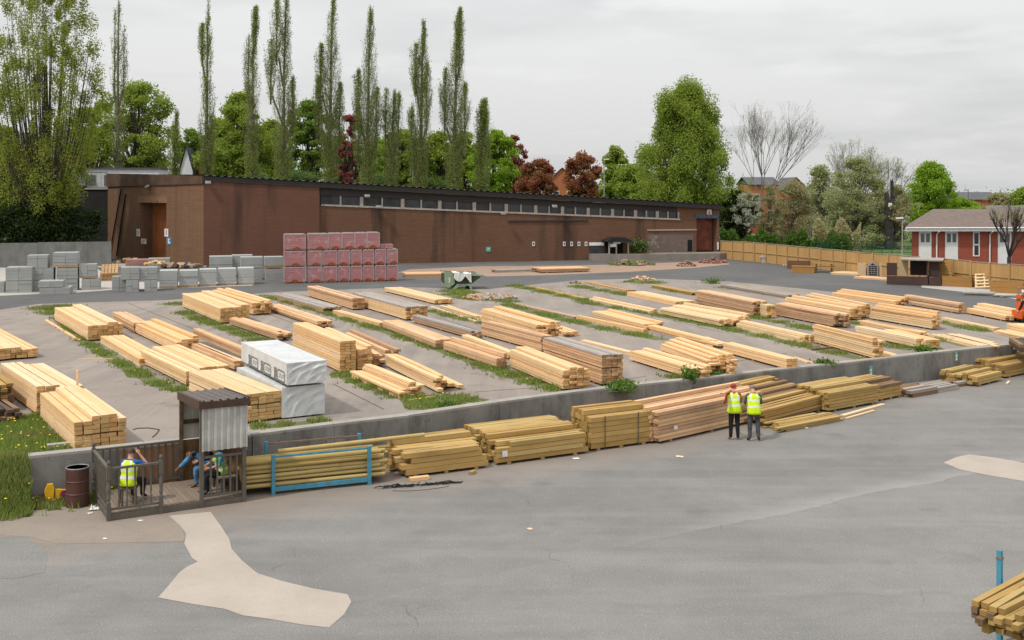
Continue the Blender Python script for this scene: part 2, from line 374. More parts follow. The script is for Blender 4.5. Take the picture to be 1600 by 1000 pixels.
# ---- row along the foot of the retaining wall (z = 0): the long side faces the road
G2 = 'treated timber along the foot of the wall'
def row(*a, **k):
    k.setdefault('z0', 0.0); k.setdefault('group', G2); k.setdefault('bh', .12)
    return stack(*a, **k)
row('treated', (634, 709), 748, (759, 694), (606, 690), 'olive sleepers in two steps right of the blue pole rack', rag=.08, bh=.14, bw=.24, prof=[0, 0, 1])
row('treated', (779, 693), 728, (915, 676), (752, 667), 'olive treated pack with a white label and uneven top', rag=.06, bh=.13, bw=.2, prof=[0, 1, 1, 1], short=.05)
r3 = row('treated', (924, 653), 706, (1017, 642), (889, 643), 'tall strapped square olive pack with loose beams on top', rag=.03, bh=.15, bw=.2, prof=[0, 1, 1, -0, 1])
r4 = row('pink', (1027, 645), 695, (1190, 612), (1012, 632), 'long pink timber pack where the two people stand', rag=.05, bh=.11, bw=.17, prof=[0, 1, 1, 2])
row('treated', (1196, 640), 667, (1290, 616), (1180, 606), 'big leaning olive board pile right of the two people', rag=.14, mixk='brown', bh=.10, bw=.22, prof=[0, 1, 2, 3, 4], gapz=.02)
row('treated', (1222, 667), 676, (1316, 649), (1199, 658), 'low olive boards spilling forward from the leaning pile', rag=.18, bh=.07, bw=.16, bear=False)
row('treatpale', (1296, 614), 645, (1373, 601), (1284, 598), 'yellowish olive pack with a flat top right of the leaning pile', rag=.06, bh=.11, bw=.18, prof=[0, 1, 1])
row('treated', (1374, 603), 627.5, (1410, 596), (1352, 590), 'darker olive stack with grey boards behind the yellowish pack', rag=.08, mixk='brown', prof=[0, 1, 1])
row('brown', (1424, 611), 622, (1465, 604), (1409, 601), 'low brown board stack with ragged ends after the darker olive stack', rag=.1, mixk='grey')
row('grey', (1466, 606), 614, (1500, 600), (1449, 597), 'small grey weathered board stack between two brown ones', rag=.12, bear=False)
row('brown', (1493, 598), 606, (1521, 593), (1481, 592), 'small brown board stack at the left of the stepped olive pack', rag=.1, bear=False, mixk='grey')
row('treatpale', (1527, 589), 605, (1564, 580), (1494, 576), 'stepped olive pack near the far end of the wall', rag=.08, prof=[0, 1, 0, 1, 1])
row('treated', (1569, 571), 592, (1640, 558), (1528, 557), 'olive pack cut by the right edge at the far end of the wall', rag=.05, prof=[0, 1, 1, 1])
STRAPM = plain('steel_strap', (.10, .095, .07), .5, .2, 3.)
for r_, fr in ((r3, (.22, .78)),):
    L_, w_, h_, s_ = DIMS[r_.name]
    for f_ in fr:
        m = MB(); m.box(L_*f_-.015, L_*f_+.015, -.028, -.022, .05, h_+.02); m.build('strap', STRAPM, r_)
# loose boards
loose('pine', (72, 501), (124, 533), .14, .05, 'single golden board lying on the concrete beside the squared back stack')
loose('pine', (122, 562), (176, 561.5), .05, .03, 'thin broken lath lying across the concrete by the dandelions')
loose('pine', (674, 480), (745, 503.5), .12, .06, 'long golden board in the grass left of the middle golden stack')
loose('pine', (700, 478), (752, 497), .1, .05, 'pale golden board leaning along the thin pale boards')
loose('pale', (1316, 651), (1380, 633), .16, .05, 'pale board lying on the asphalt before the yellowish olive pack', z=0)
loose('pale', (1322, 655), (1366, 642.5), .10, .04, 'short pale board lying beside the longer one before the yellowish pack', z=0)
loose('treatpale', (1491, 588), (1530, 602), .1, .05, 'yellow board sticking out in front of the stepped olive pack', z=0)
loose('pine', (640, 752), (670, 748.5), .16, .09, 'short pale offcut on the asphalt below the olive sleepers', z=0)
loose('treatpale', (735, 742), (742, 739), .1, .08, 'small wood block on the asphalt before the olive sleepers', z=0)
loose('pale', (1573, 601), (1577, 597), .08, .05, 'small pale offcut on the asphalt near the far end of the wall', z=0)
loose('pine', (638, 627), (682, 620.5), .1, .04, 'pale lath lying on the front grass patch')
loose('brown', (1268, 547), (1340, 540), .15, .06, 'brown board lying on the concrete along the wall on the right', z=1.02)
# loose pieces standing on stacks
def leaning(k, u, v0, v1, Y, w, label, du=0):
    a, b = W(u, v0, Y), W(u+du, v1, Y)
    m = MB(); m.bar(a-a, b-a, w, .05, 0, (0, 1, 0))
    return tag(m.build('offcut', WOODS[k], None, a), label, 'offcut')
leaning('pine', 121, 602, 578, 32.6, .06, 'thin upright lath stuck in the stepped stack at the left edge')
loose('pink', (1128, 617), (1148, 607), .12, .05, 'short pink board sticking up over the long pink pack', z=1.45)
# ---------------------------------------------------------------- setting: two terraces, the retaining wall, concrete lanes, patches, grass
WA, WB, WC = Vector((-11.8, 26.55, 0)), Vector((2.2, 35.3, 0)), Vector((20.4, 45.7, 0))   # front top edge of the wall
WD = WC+(WC-WB).normalized()*1.2
WM = Vector((-6.9, 28.95, 0)); WN = Vector((-2.97, 31.45, 0))
WPL = [(a, Vector((-(b-a).normalized().y, (b-a).normalized().x, 0))) for a, b in ((WA, WM), (WM, WB))]
WL = WA-(WM-WA).normalized()*14
def asphalt(name, c1, c2, patchc, grain=90., lower=False):
    m, t, b = newmat(name, .92, 0, .15)
    co = t.coord()
    big = t.noise(co, .16, 5, .6); mid = t.noise(co, .9, 6, .65); fine = t.noise(co, grain, 2, .7)
    col = t.mix(t.remap(big, .35, .65), c1, c2)
    col = t.mix(t.remap(mid, .45, .75, 0, .45), col, patchc)
    # streaks of wheel wear along the yard
    st = t.n.new('ShaderNodeMapping'); t.link(co, st.inputs[0]); st.inputs['Rotation'].default_value = (0, 0, -R(31)); st.inputs['Scale'].default_value = (.12, 1.3, 1)
    col = t.mix(t.remap(t.noise(st.outputs[0], 1., 4), .48, .75, 0, .35), col, tuple(x*1.25 for x in c2))
    col = t.mix(t.remap(fine, .40, .66, 0, .5), tuple(x for x in (0, 0, 0)) if False else col, t.mix(.5, col, (.03, .03, .03)))
    sp = t.noise(co, grain*.8, 1, .5)
    col = t.mix(t.remap(sp, .68, .74, 0, .5), col, (.42, .40, .37))
    if lower:
        sx = t.n.new('ShaderNodeSeparateXYZ'); t.link(co, sx.inputs[0])
        # earth and sawdust trodden along the foot of the stacks: distance from the wall
        n = Vector((.53, -.848))
        d = t.math('ADD', t.math('MULTIPLY', sx.outputs[0], n.x), t.math('MULTIPLY', sx.outputs[1], n.y))
        d = t.math('SUBTRACT', d, n.x*WA.x+n.y*WA.y)
        dn = t.math('ADD', d, t.math('MULTIPLY', t.math('SUBTRACT', mid, .5), 3.))
        dirt = t.remap(dn, 1.8, 5.4, .92, 0)
        leftx = t.remap(t.math('ADD', sx.outputs[0], t.math('MULTIPLY', t.math('SUBTRACT', big, .5), 5.)), -9.5, -5.0, 1., .8)
        right = t.remap(sx.outputs[0], 4., 12., 1., .25)
        dirt = t.math('MULTIPLY', t.math('MULTIPLY', dirt, right), leftx)
        col = t.mix(dirt, col, (.255, .195, .15))
        crumbs = t.remap(t.noise(co, 9., 4, .7), .6, .7, 0, .7)
        col = t.mix(t.math('MULTIPLY', crumbs, t.remap(dn, .5, 5., .7, 0)), col, (.40, .32, .23))
        # worn, paler band of an old surface edge crossing the yard
        v2 = Vector((-.515, .857)); q = P(1180, 810, 0)
        e = t.math('SUBTRACT', t.math('ADD', t.math('MULTIPLY', sx.outputs[0], v2.x), t.math('MULTIPLY', sx.outputs[1], v2.y)), v2.x*q.x+v2.y*q.y)
        e = t.math('ADD', e, t.math('MULTIPLY', t.math('SUBTRACT', t.noise(co, .5, 4), .5), .9))
        band = t.math('MULTIPLY', t.remap(e, 0., .04, 0, 1), t.remap(e, .12, .75, 1, 0))
        band = t.math('MULTIPLY', band, t.remap(sx.outputs[0], 0., 7., 0, .34))
        col = t.mix(band, col, (.36, .35, .33))
        # coarser chippings on the near side of that edge
        col = t.mix(t.math('MULTIPLY', t.remap(e, -.1, .05, .4, 0), t.remap(t.noise(co, 38., 2, .8), .5, .62)), col, (.33, .32, .30))
        # hairline cracks and darker oil marks
        wv = t.n.new('ShaderNodeVectorMath'); wv.operation = 'ADD'; t.link(co, wv.inputs[0]); nn = t.n.new('ShaderNodeTexNoise'); nn.inputs['Scale'].default_value = .8; t.link(co, nn.inputs['Vector']); t.link(nn.outputs['Color'], wv.inputs[1])
        vo = t.n.new('ShaderNodeTexVoronoi'); vo.feature = 'DISTANCE_TO_EDGE'; vo.inputs['Scale'].default_value = .23; t.link(wv.outputs[0], vo.inputs['Vector'])
        ck = t.math('MULTIPLY', t.remap(vo.outputs['Distance'], .0, .004, .45, 0), t.remap(t.noise(co, .35, 3), .56, .62))
        col = t.mix(ck, col, (.075, .07, .065))
        oil = t.remap(t.noise(co, .55, 3, .4), .66, .74, 0, .35); col = t.mix(oil, col, (.11, .105, .10))
        tr = t.n.new('ShaderNodeMapping'); t.link(wv.outputs[0], tr.inputs[0]); tr.inputs['Rotation'].default_value = (0, 0, -R(28)); tr.inputs['Scale'].default_value = (.03, .9, 1)
        col = t.mix(t.remap(t.noise(tr.outputs[0], 1.6, 3, .6), .56, .70, 0, .28), col, (.14, .135, .13))
    t.link(col, b.inputs['Base Color'])
    bm = t.n.new('ShaderNodeBump'); bm.inputs['Strength'].default_value = .25; bm.inputs['Distance'].default_value = .01
    t.link(fine, bm.inputs['Height']); t.link(bm.outputs[0], b.inputs['Normal'])
    return m
ASPH_LOW = asphalt('worn_asphalt', (.172, .168, .161), (.235, .228, .217), (.138, .134, .127), 26., lower=True)
ASPH_UP = asphalt('road_asphalt', (.100, .100, .100), (.130, .128, .125), (.08, .08, .08), 22.)
def concrete(name, c1, c2, stain=(.12, .11, .10), amt=.5, scale=.5, grain=25., lane=None):
    m, t, b = newmat(name, .9, 0, .2)
    co = t.coord()
    col = t.mix(t.remap(t.noise(co, scale, 6, .6), .32, .68), c1, c2)
    col = t.mix(t.remap(t.noise(co, scale*3.1, 7, .7), .55, .75, 0, amt), col, stain)
    col = t.mix(t.remap(t.noise(co, grain, 3, .7), .4, .7, 0, .25), col, tuple(x*.5 for x in c1))
    if lane:
        mp = t.n.new('ShaderNodeMapping'); t.link(co, mp.inputs[0]); mp.inputs['Rotation'].default_value = (0, 0, -R(26)); mp.inputs['Scale'].default_value = (1.1, .07, 1)
        ln = t.noise(mp.outputs[0], 1., 5, .6)
        col = t.mix(t.remap(ln, .52, .70, 0, .55), col, lane); col = t.mix(t.remap(ln, .30, .46, .45, 0), col, tuple(x*1.15 for x in c1))
    t.link(col, b.inputs['Base Color'])
    return m
CONC_YARD = concrete('yard_concrete', (.30, .258, .224), (.225, .195, .173), (.13, .112, .10), .8, .3, 14., (.17, .148, .135))
CONC_PATCH = concrete('patch_concrete', (.42, .365, .31), (.36, .315, .27), (.29, .25, .215), .45, .8)
CONC_APRON = concrete('apron_concrete', (.44, .41, .37), (.37, .345, .315), (.27, .24, .22), .4, .6)
def wallmat(name, c1, c2, dark, streak=.6):
    m, t, b = newmat(name, .9, 0, .2)
    co = t.coord()
    col = t.mix(t.remap(t.noise(co, .8, 6, .65), .35, .65), c1, c2)
    mp = t.n.new('ShaderNodeMapping'); t.link(co, mp.inputs[0]); mp.inputs['Scale'].default_value = (1.3, 1.3, .5)
    col = t.mix(t.remap(t.noise(mp.outputs[0], 1., 6, .7), .44, .68, 0, streak), col, dark)
    col = t.mix(t.remap(t.noise(co, 2.6, 6, .8), .58, .66, 0, .7), col, tuple(x*.75 for x in dark))
    col = t.mix(t.remap(t.noise(co, 40., 2), .5, .7, 0, .3), col, tuple(x*1.3 for x in c1))
    t.link(col, b.inputs['Base Color'])
    return m
WALLM = wallmat('retaining_concrete', (.245, .235, .215), (.18, .172, .158), (.085, .08, .075), .8)
COPE = wallmat('wall_top_concrete', (.35, .33, .30), (.27, .255, .235), (.19, .178, .16), .4)
SOIL = plain('strip_soil', (.09, .12, .035), .95, .3, 6., c2=(.13, .125, .06))
GRAVEL = plain('gravel', (.33, .31, .28), .95, .3, 22., c2=(.16, .145, .125), fine=.5)
LAWN = plain('lawn', (.075, .135, .025), .95, .2, .8, c2=(.10, .16, .04), fine=.3)
VERGE = plain('far_ground', (.10, .11, .06), .95, .2, .05, c2=(.13, .125, .09))

def sheet(name, pts, z, mat, px=True, zp=None):
    m = MB()
    vs = [P(p[0], p[1], zp if zp is not None else z) if px else Vector((p[0], p[1], z)) for p in pts]
    for v in vs: v.z = z
    m.add(vs, [tuple(range(len(vs)))])
    o = m.build(name, mat)
    if o.data.polygons[0].normal.z < 0: o.data.flip_normals()
    return kind(o, 'structure')
sheet('ground', [(-400, -60), (400, -60), (400, 300), (-400, 300)], 0, ASPH_LOW, False)
# upper terrace, a slab from the wall back to the horizon
tp = [(WL.x, WL.y), (WA.x, WA.y), (WM.x, WM.y), (WN.x, WN.y), (WB.x, WB.y), (WC.x, WC.y), (WD.x+60, WD.y+34), (3000, 900), (3000, 4000), (-3000, 4000), (-3000, 300), (-60, 5)]
tn = Vector((-.53, .848, 0))
tp = [((x+tn.x*.34, y+tn.y*.34) if i < 6 else (x, y)) for i, (x, y) in enumerate(tp)]
m = MB(); n = len(tp)
m.add([(x, y, 1.0) for x, y in tp]+[(x, y, -.2) for x, y in tp], [tuple(range(n))]+[(i, i+n, (i+1) % n+n, (i+1) % n) for i in range(n)])
kind(m.build('road', ASPH_UP), 'structure')
# far terrain: rough grass beyond the buildings
sheet('terrain', [(-3000, 230), (3000, 230), (3000, 3900), (-3000, 3900)], 1.012, VERGE, False)
sheet('lawn', [(22, 110), (31.5, 88), (45, 98), (120, 130), (120, 225), (10, 225), (5, 150)], 1.006, LAWN, False)
# the concrete of the yard
yard = [(-30, 497), (0, 484), (60, 475), (262, 469), (440, 456), (640, 449), (760, 452), (900, 438), (1010, 435), (1140, 440), (1290, 455), (1420, 470), (1500, 489), (1620, 512)]
yv = [P(u, v, 1.0) for u, v in yard]
e = [(WD+tn*.30), (WC+tn*.30), (WB+tn*.30), (WN+tn*.30), (WM+tn*.30), (WA+tn*.30), (WL+tn*.30)]
m = MB(); vs = [(p.x, p.y, 1.005) for p in yv]+[(p.x, p.y, 1.005) for p in e]
m.add(vs, [tuple(range(len(vs)))[::-1]])
kind(m.build('yard', CONC_YARD), 'structure')
# joints across and along the concrete lanes
jm = MB(); JOINT = plain('lane_joint', (.10, .09, .075), .95, .3, 4.)
def jl(a, b, w=.04):
    a, b = P(*a), P(*b); a.z = b.z = 1.0105; d = (b-a).normalized(); x = Vector((-d.y, d.x, 0))*w/2
    jm.add([a-x, b-x, b+x, a+x], [(0, 1, 2, 3)])
for a, b in [((740, 613), (835, 606)), ((560, 455), (880, 560)), ((200, 474), (420, 560)), ((1090, 575), (1230, 552)), ((930, 600), (1010, 588)), ((100, 478), (330, 605)), ((350, 465), (470, 510)), ((860, 455), (1130, 520)), ((1000, 452), (1330, 530)), ((1290, 545), (1420, 535)), ((520, 600), (600, 640)), ((240, 556), (140, 548)), ((760, 520), (900, 520))]: jl(a, b)
kind(jm.build('lane_joints', JOINT), 'structure')
DUST = plain('stain_dark', (.19, .165, .15), .9, .3, 1.5)
sheet('concrete_patch', [(264, 806), (329, 800), (345, 822), (358, 842), (362, 858), (378, 876), (402, 896), (440, 908), (490, 920), (543, 929), (549, 941), (538, 960), (514, 981), (470, 976), (425, 968), (380, 962), (352, 952), (300, 944), (247, 934), (262, 917), (280, 895), (292, 886), (309, 878), (300, 872), (288, 850), (291, 834), (280, 820)], .006, CONC_PATCH, zp=0)
sheet('concrete_patch', [(1474, 723), (1496, 714), (1515, 710), (1560, 716), (1640, 731), (1640, 757), (1600, 752), (1545, 743), (1500, 734)], .006, CONC_PATCH, zp=0)
LOWD = asphalt('tarmac_patch', (.185, .182, .175), (.215, .21, .20), (.165, .16, .155), 26.)
sheet('tarmac_patch', [(-60, 842), (40, 838), (75, 862), (70, 895), (20, 905), (-60, 900)], .004, LOWD, zp=0)
DIRTP = concrete('trodden_earth', (.275, .228, .186), (.235, .20, .168), (.185, .16, .138), .6, .9, 14.)
sheet('path', [(-60, 800), (40, 792), (100, 790), (150, 792), (172, 816), (240, 806), (268, 806), (283, 824), (289, 838), (286, 846), (200, 848), (90, 850), (40, 838), (-60, 836)], .0035, DIRTP, zp=0)
# apron and pavement under the block packs; earth along the warehouse
sheet('pavement', [(-80, 463), (0, 462), (120, 457), (190, 452), (250, 451), (395, 446), (395, 441), (180, 440), (150, 418), (330, 412), (160, 410), (-80, 414)], 1.0045, CONC_APRON)
EARTH = concrete('red_earth', (.36, .24, .17), (.28, .20, .15), (.2, .16, .13), .5, .8, 10.)
sheet('earth_strip', [(620, 426), (740, 424), (760, 432), (850, 430), (980, 425), (1090, 418), (1140, 413), (1135, 407), (1000, 412), (900, 415), (750, 416), (640, 421)], 1.0050, EARTH)
sheet('slab', [(1440, 449), (1560, 462), (1600, 470), (1640, 466), (1600, 452), (1500, 444), (1440, 440)], 1.0050, CONC_APRON)

# retaining wall: two lengths with a joint, coping and daywork lines
def wall_run(a, b, zt, name, label, th=.34, root=None):
    org = root or thing(name, label, 'wall', (a.x, a.y, 0)); ofs = (a-org.location) if root else Vector((0, 0, 0)); root = org; ofs.z = 0
    d = (b-a); d.z = 0; L = d.length; d.normalize(); nb = Vector((-d.y, d.x, 0))
    m = MB(); c = MB(); N = max(2, int(L/2.6)); rr = random.Random(3)
    cuts = [L*i/N for i in range(N+1)]
    zt_ = [zt+rr.gauss(0, .012) for _ in cuts]
    for i in range(N):
        x0, x1 = cuts[i]+(.006 if i else 0), cuts[i+1]-.006
        fn = lambda s, z, q: ofs+d*s+nb*q+Vector((0, 0, z))
        m.prism([(x0, -.05), (x1, -.05), (x1, zt_[i+1]-.06), (x0, zt_[i]-.06)], 0, th, fn)
        c.prism([(x0, zt_[i]-.058), (x1, zt_[i+1]-.058), (x1, zt_[i+1]), (x0, zt_[i])], .012, th+.02, fn)
    m.build('wall_face', WALLM, root); c.build('coping', COPE, root)
    return root
rw = wall_run(WA, WM-(WM-WA).normalized()*.02, 1.15, 'retaining_wall', 'long grey concrete retaining wall from the grass bank past the shelter to the joint')
wall_run(WM, WN, 1.15, '', '', root=rw); wall_run(WN, WB, 1.15, '', '', root=rw)
wall_run(WB+tn*.16+(WC-WB).normalized()*.02, WD+tn*.16, 1.10, 'retaining_wall', 'lighter grey concrete retaining wall with two small green plates, right of the joint')
# the plates on the wall
PLATE = plain('green_plate', (.10, .42, .33), .5, .1); PW = plain('plate_white', (.75, .75, .72), .6, .05)
for (u, v, lab) in ((1360.5, 579.5, 'small green number plate on the retaining wall above the dark olive stack'), (1494, 557, 'small green number plate on the retaining wall near its far end')):
    d = (WC-WB).normalized(); nrm = Vector((d.y, -d.x, 0)); o = WB+tn*.16
    rd = Vector(((u-800)/F, 1, -(v-VH)/F)); Y = o.dot(nrm)/rd.dot(nrm); p = rd*Y+Vector((0, 0, H))
    m = MB(); m.obox(nrm*.012, d*.075, nrm*.008, (0, 0, .19)); r = m.build('number_plate', PLATE, None, p); tag(r, lab, 'sign', 'green number plates on the wall')
    m = MB()
    for k in (-.1, .03): m.obox(nrm*.023+Vector((0, 0, k)), d*.035, nrm*.003, (0, 0, .045))
    m.build('lettering', PW, r)

# ---------------------------------------------------------------- grass
def grassmat(name, a, b_, c):
    m, t, b = newmat(name, .7, 0, .2)
    r = t.new('ShaderNodeNewGeometry').outputs['Random Per Island']
    col = t.mix(r, a, b_)
    col = t.mix(t.remap(t.noise(t.coord(), .7, 3), .4, .65, 0, .7), col, c)
    t.link(col, b.inputs['Base Color'])
    d = t.n.new('ShaderNodeBsdfTranslucent'); t.link(col, d.inputs[0])
    mx = t.n.new('ShaderNodeMixShader'); mx.inputs[0].default_value = .35
    t.link(b.outputs[0], mx.inputs[1]); t.link(d.outputs[0], mx.inputs[2]); t.link(mx.outputs[0], t.n['Material Output'].inputs[0])
    return m
GRASS = grassmat('grass_blades', (.16, .235, .04), (.25, .32, .075), (.26, .25, .09))
def blades(pts, hmin, hmax, w=.018, per=3, lean=.5):
    pts = np.repeat(np.asarray(pts, dtype=np.float32), per, 0); n = len(pts)
    pts[:, :2] += rng.normal(0, .03, (n, 2))
    a = rng.uniform(0, 6.283, n); h = rng.uniform(hmin, hmax, n); w_ = w*rng.uniform(.7, 1.5, n)
    d = np.stack([np.cos(a), np.sin(a), np.zeros(n)], 1)
    b = rng.uniform(0, 6.283, n); l = np.stack([np.cos(b), np.sin(b), np.zeros(n)], 1)*(h*lean*rng.uniform(.2, 1.2, n))[:, None]
    top = pts+l; top[:, 2] += h
    V = np.stack([pts-d*w_[:, None], pts+d*w_[:, None], top], 1).reshape(-1, 3)
    return V
STRIPS = [  # picture points, half width m
    ([(62, 485), (90, 478), (92, 492)], .75), ([(92, 496), (126, 530), (150, 545), (200, 575), (252, 603), (292, 613)], .30),
    ([(262, 474), (285, 477)], .5), ([(285, 488), (320, 502), (362, 516), (400, 530), (425, 545)], .42), ([(528, 584), (560, 598), (600, 612), (625, 622)], .32),
    ([(412, 462), (450, 472), (510, 489), (560, 504), (650, 533), (720, 556), (790, 583), (840, 600), (880, 612)], .42),
    ([(695, 455), (740, 462), (800, 473)], .55), ([(672, 486), (715, 497), (760, 506)], .35), ([(790, 475), (870, 497), (950, 515), (1035, 531)], .40),
    ([(800, 446), (830, 452), (880, 462), (925, 472)], .5), ([(900, 471), (960, 481), (1027, 492), (1080, 503), (1130, 513), (1200, 528), (1290, 549), (1358, 563)], .38),
    ([(892, 446), (940, 454), (985, 462)], .5), ([(1035, 467), (1080, 478)], .35), ([(1172, 495), (1225, 505), (1275, 517)], .4), ([(1380, 537), (1425, 547)], .5),
    ([(980, 440), (1040, 443)], .9), ([(1028, 450), (1085, 461)], .45), ([(1125, 449), (1165, 453), (1215, 462)], .45), ([(1468, 529), (1516, 541)], .5), ([(1470, 504), (1545, 519)], .4), ([(1330, 503), (1345, 508)], .4),
    ([(700, 460), (750, 470)], .5), ([(597, 449), (650, 463)], .3), ([(390, 668), (440, 665), (520, 658)], .28), ([(720, 625), (760, 627)], .35), ([(1045, 592), (1120, 582)], .4)]
PATCHES = [([(622, 621), (680, 618), (735, 617), (722, 634), (670, 641), (635, 640)], 60), ([(-40, 668), (60, 648), (75, 672), (112, 704), (150, 708), (35, 718), (-60, 742)], 150),
           ([(950, 598), (985, 597), (998, 606), (990, 612), (955, 613)], 90), ([(1429, 546), (1470, 543), (1482, 549), (1440, 555)], 70), ([(720, 452), (790, 466), (760, 470), (700, 458)], 40)]
soil = MB(); pts = []; dand = []
def onwall(x, y):
    q = Vector((x, y, 0))
    return all((q-o).dot(k) > .42 for o, k in WPL)
def zof(x, y): return 1.0
for poly, hw in STRIPS:
    ps = [P(u, v) for u, v in poly]; left = []; right = []
    for i, p in enumerate(ps):
        d = (ps[min(i+1, len(ps)-1)]-ps[max(i-1, 0)]).normalized(); x = Vector((-d.y, d.x, 0))*hw*(.75+.3*random.random()); left.append(p+x); right.append(p-x)
    for i in range(len(ps)-1):
        q = [left[i], right[i], right[i+1], left[i+1]]
        soil.add([(a.x, a.y, 1.0095) for a in q], [(0, 1, 2, 3)])
        L = (ps[i+1]-ps[i]).length
        for _ in range(int(L*hw*2*(330 if ps[i].y < 45 else 170))):
            t = random.random(); c = ps[i].lerp(ps[i+1], t); d = (ps[i+1]-ps[i]).normalized(); x = Vector((-d.y, d.x, 0))
            g = random.gauss(0, .68)
            if random.random() > .55+.6*math.sin(t*7+i*2.1+c.x): continue
            c = c+x*hw*g
            if onwall(c.x, c.y): pts.append((c.x, c.y, 1.0))
            if random.random() < .006 and c.y < 50: dand.append((c.x, c.y, 1.0))
for poly, dens in PATCHES:
    vs = [P(u, v) for u, v in poly]
    soil.add([(a.x, a.y, 1.0135) for a in vs], [tuple(range(len(vs)))])
    x0, x1 = min(a.x for a in vs), max(a.x for a in vs); y0, y1 = min(a.y for a in vs), max(a.y for a in vs)
    for _ in range(int((x1-x0)*(y1-y0)*dens*2.2)):
        x, y = random.uniform(x0, x1), random.uniform(y0, y1); ins = False
        for i in range(len(vs)):
            a, b = vs[i], vs[i-1]
            if (a.y > y) != (b.y > y) and x < (b.x-a.x)*(y-a.y)/(b.y-a.y)+a.x: ins = not ins
        if ins and onwall(x, y):
            pts.append((x, y, 1.0))
            if random.random() < .012: dand.append((x, y, 1.0))
kind(soil.build('grass_soil', SOIL), 'structure')
kind(npmesh('grass', blades(pts, .05, .19), 3, GRASS), 'stuff', 'green grass with weeds growing in strips between the concrete lanes')
# bank left of the wall end
dW = (WM-WA).normalized(); oW = -WPL[0][1]
bank = MB(); nx, ny = 40, 14; bp = []
def bankz(s, q): # s along the wall line from its end to the left, q forward distance
    k = min(1, max(0, 1-(q+.2)/(1.15+.2*math.sin(s*1.7))))
    k = k*k*(3-2*k)
    return max(-.03, 1.03*k+.05*math.sin(s*5+q*3)*k-.02)
def bankp(s, q): c = WA-dW*s+oW*q; return (c.x, c.y, bankz(s, q))
for i in range(nx+1):
    for j in range(ny+1): bp.append(bankp(.02+i*.2, -.35+j*.2))
bank.add(bp, [(i*(ny+1)+j, (i+1)*(ny+1)+j, (i+1)*(ny+1)+j+1, i*(ny+1)+j+1) for i in range(nx) for j in range(ny)])
kind(bank.build('grass_bank', SOIL), 'structure')
bpts = []
for _ in range(5200):
    s, q = random.random()**1.3*7.5, random.uniform(-.4, 1.15+.2*math.sin(random.random()*6)); c = bankp(s, q)
    bpts.append(c)
    if random.random() < .006: dand.append(c)
for _ in range(1500):   # weeds along the foot of the wall end, around the barrel
    s, q = random.uniform(-2.3, .2), abs(random.gauss(0, .32))+.03
    c = WA-dW*s+oW*q; bpts.append((c.x, c.y, 0))
    if random.random() < .03: dand.append((c.x, c.y, .02))
kind(npmesh('grass', blades(bpts, .07, .26, .016, 4), 3, GRASS), 'stuff', 'tall grass and dandelions on the bank at the left end of the wall')
DAND = plain('dandelion_yellow', (.75, .55, .02), .7, .05)
dv = []
for x, y, z in dand:
    h = random.uniform(.1, .24); r = random.uniform(.022, .04); a0 = random.random(); c = np.array((x, y, z+h))
    ring = [c+np.array((r*math.cos(a0+k*math.pi/3), r*math.sin(a0+k*math.pi/3), .004*(k % 2))) for k in range(6)]
    for k in range(6): dv += [c+np.array((0, 0, .02)), ring[k], ring[(k+1) % 6]]
kind(npmesh('dandelions', dv, 3, DAND), 'stuff', 'small yellow dandelion heads in the grass')
# broad leaved weeds
WEED = grassmat('weed_leaves', (.07, .15, .02), (.13, .22, .04), (.10, .17, .03))
def leafquads(c, n, sx, sz, s, up=.3):
    c = np.asarray(c)
    p = c+rng.normal(0, 1, (n, 3))*np.array((sx, sx, sz))
    return quads(p, s)
def quads(p, s, aspect=.55, jit=.35):
    n = len(p)
    a = rng.normal(0, 1, (n, 3)); a /= np.linalg.norm(a, axis=1)[:, None]
    b = np.cross(a, rng.normal(0, 1, (n, 3))); b /= np.linalg.norm(b, axis=1)[:, None]
    k = (s*rng.uniform(1-jit, 1+jit, n))[:, None]
    return np.stack([p-a*k, p+b*k*aspect, p+a*k, p-b*k*aspect], 1).reshape(-1, 3)
for u, v, r, hgt, lab in ((1077, 596, .28, .5, 'leafy light green weed growing at the slumped golden stack'), (972, 610, .5, .35, 'clump of grass and weeds behind the joint in the retaining wall'), (1288, 571, .35, .25, 'low green weed in the concrete right of the long narrow stack'),
                            (1115, 588, .3, .2, 'small green weed by the front edge of the slumped golden stack'), (1113, 443, .6, .4, 'small round weed tuft at the edge of the road'), (700, 636, .25, .15, 'weed in the middle of the front grass patch'), (1443, 551, .35, .3, 'green weed before the long pale golden stack')):
    r0 = thing('weed_plant', lab, 'weed', P(u, v)); npmesh('foliage', leafquads((0, 0, hgt*.45), 420, r*.5, hgt*.25, .06), 4, WEED, r0)
# ---------------------------------------------------------------- people: one skinned body each, clothing and hair as children
SKIN = plain('skin', (.50, .27, .19), .6, .08, 4.); HAIRB = plain('hair_brown', (.07, .04, .025), .7, .2, 20.); HAIRR = plain('hair_red', (.30, .035, .02), .6, .2, 20.); HAIRG = plain('hair_grey', (.22, .17, .15), .7, .2, 20.)
BLACK = plain('black_cloth', (.014, .014, .016), .9, .3, 8.); GREYC = plain('grey_trousers', (.085, .085, .095), .9, .3, 8.); JEANS = plain('blue_denim', (.09, .24, .42), .9, .3, 9.)
BLUES = plain('blue_shirt', (.02, .11, .40), .85, .2, 8.); REDS = plain('red_jumper', (.45, .06, .02), .85, .2, 8.); GREENS = plain('green_shirt', (.05, .12, .07), .85, .2, 8.); TEAL = plain('teal_shirt', (.03, .30, .42), .85, .2, 8.)
SHOE = plain('dark_shoe', (.05, .035, .03), .6, .2, 8.); TANSHOE = plain('tan_shoe', (.38, .20, .13), .6, .2, 8.); BROWNSHOE = plain('brown_shoe', (.15, .085, .06), .7, .2, 8.)
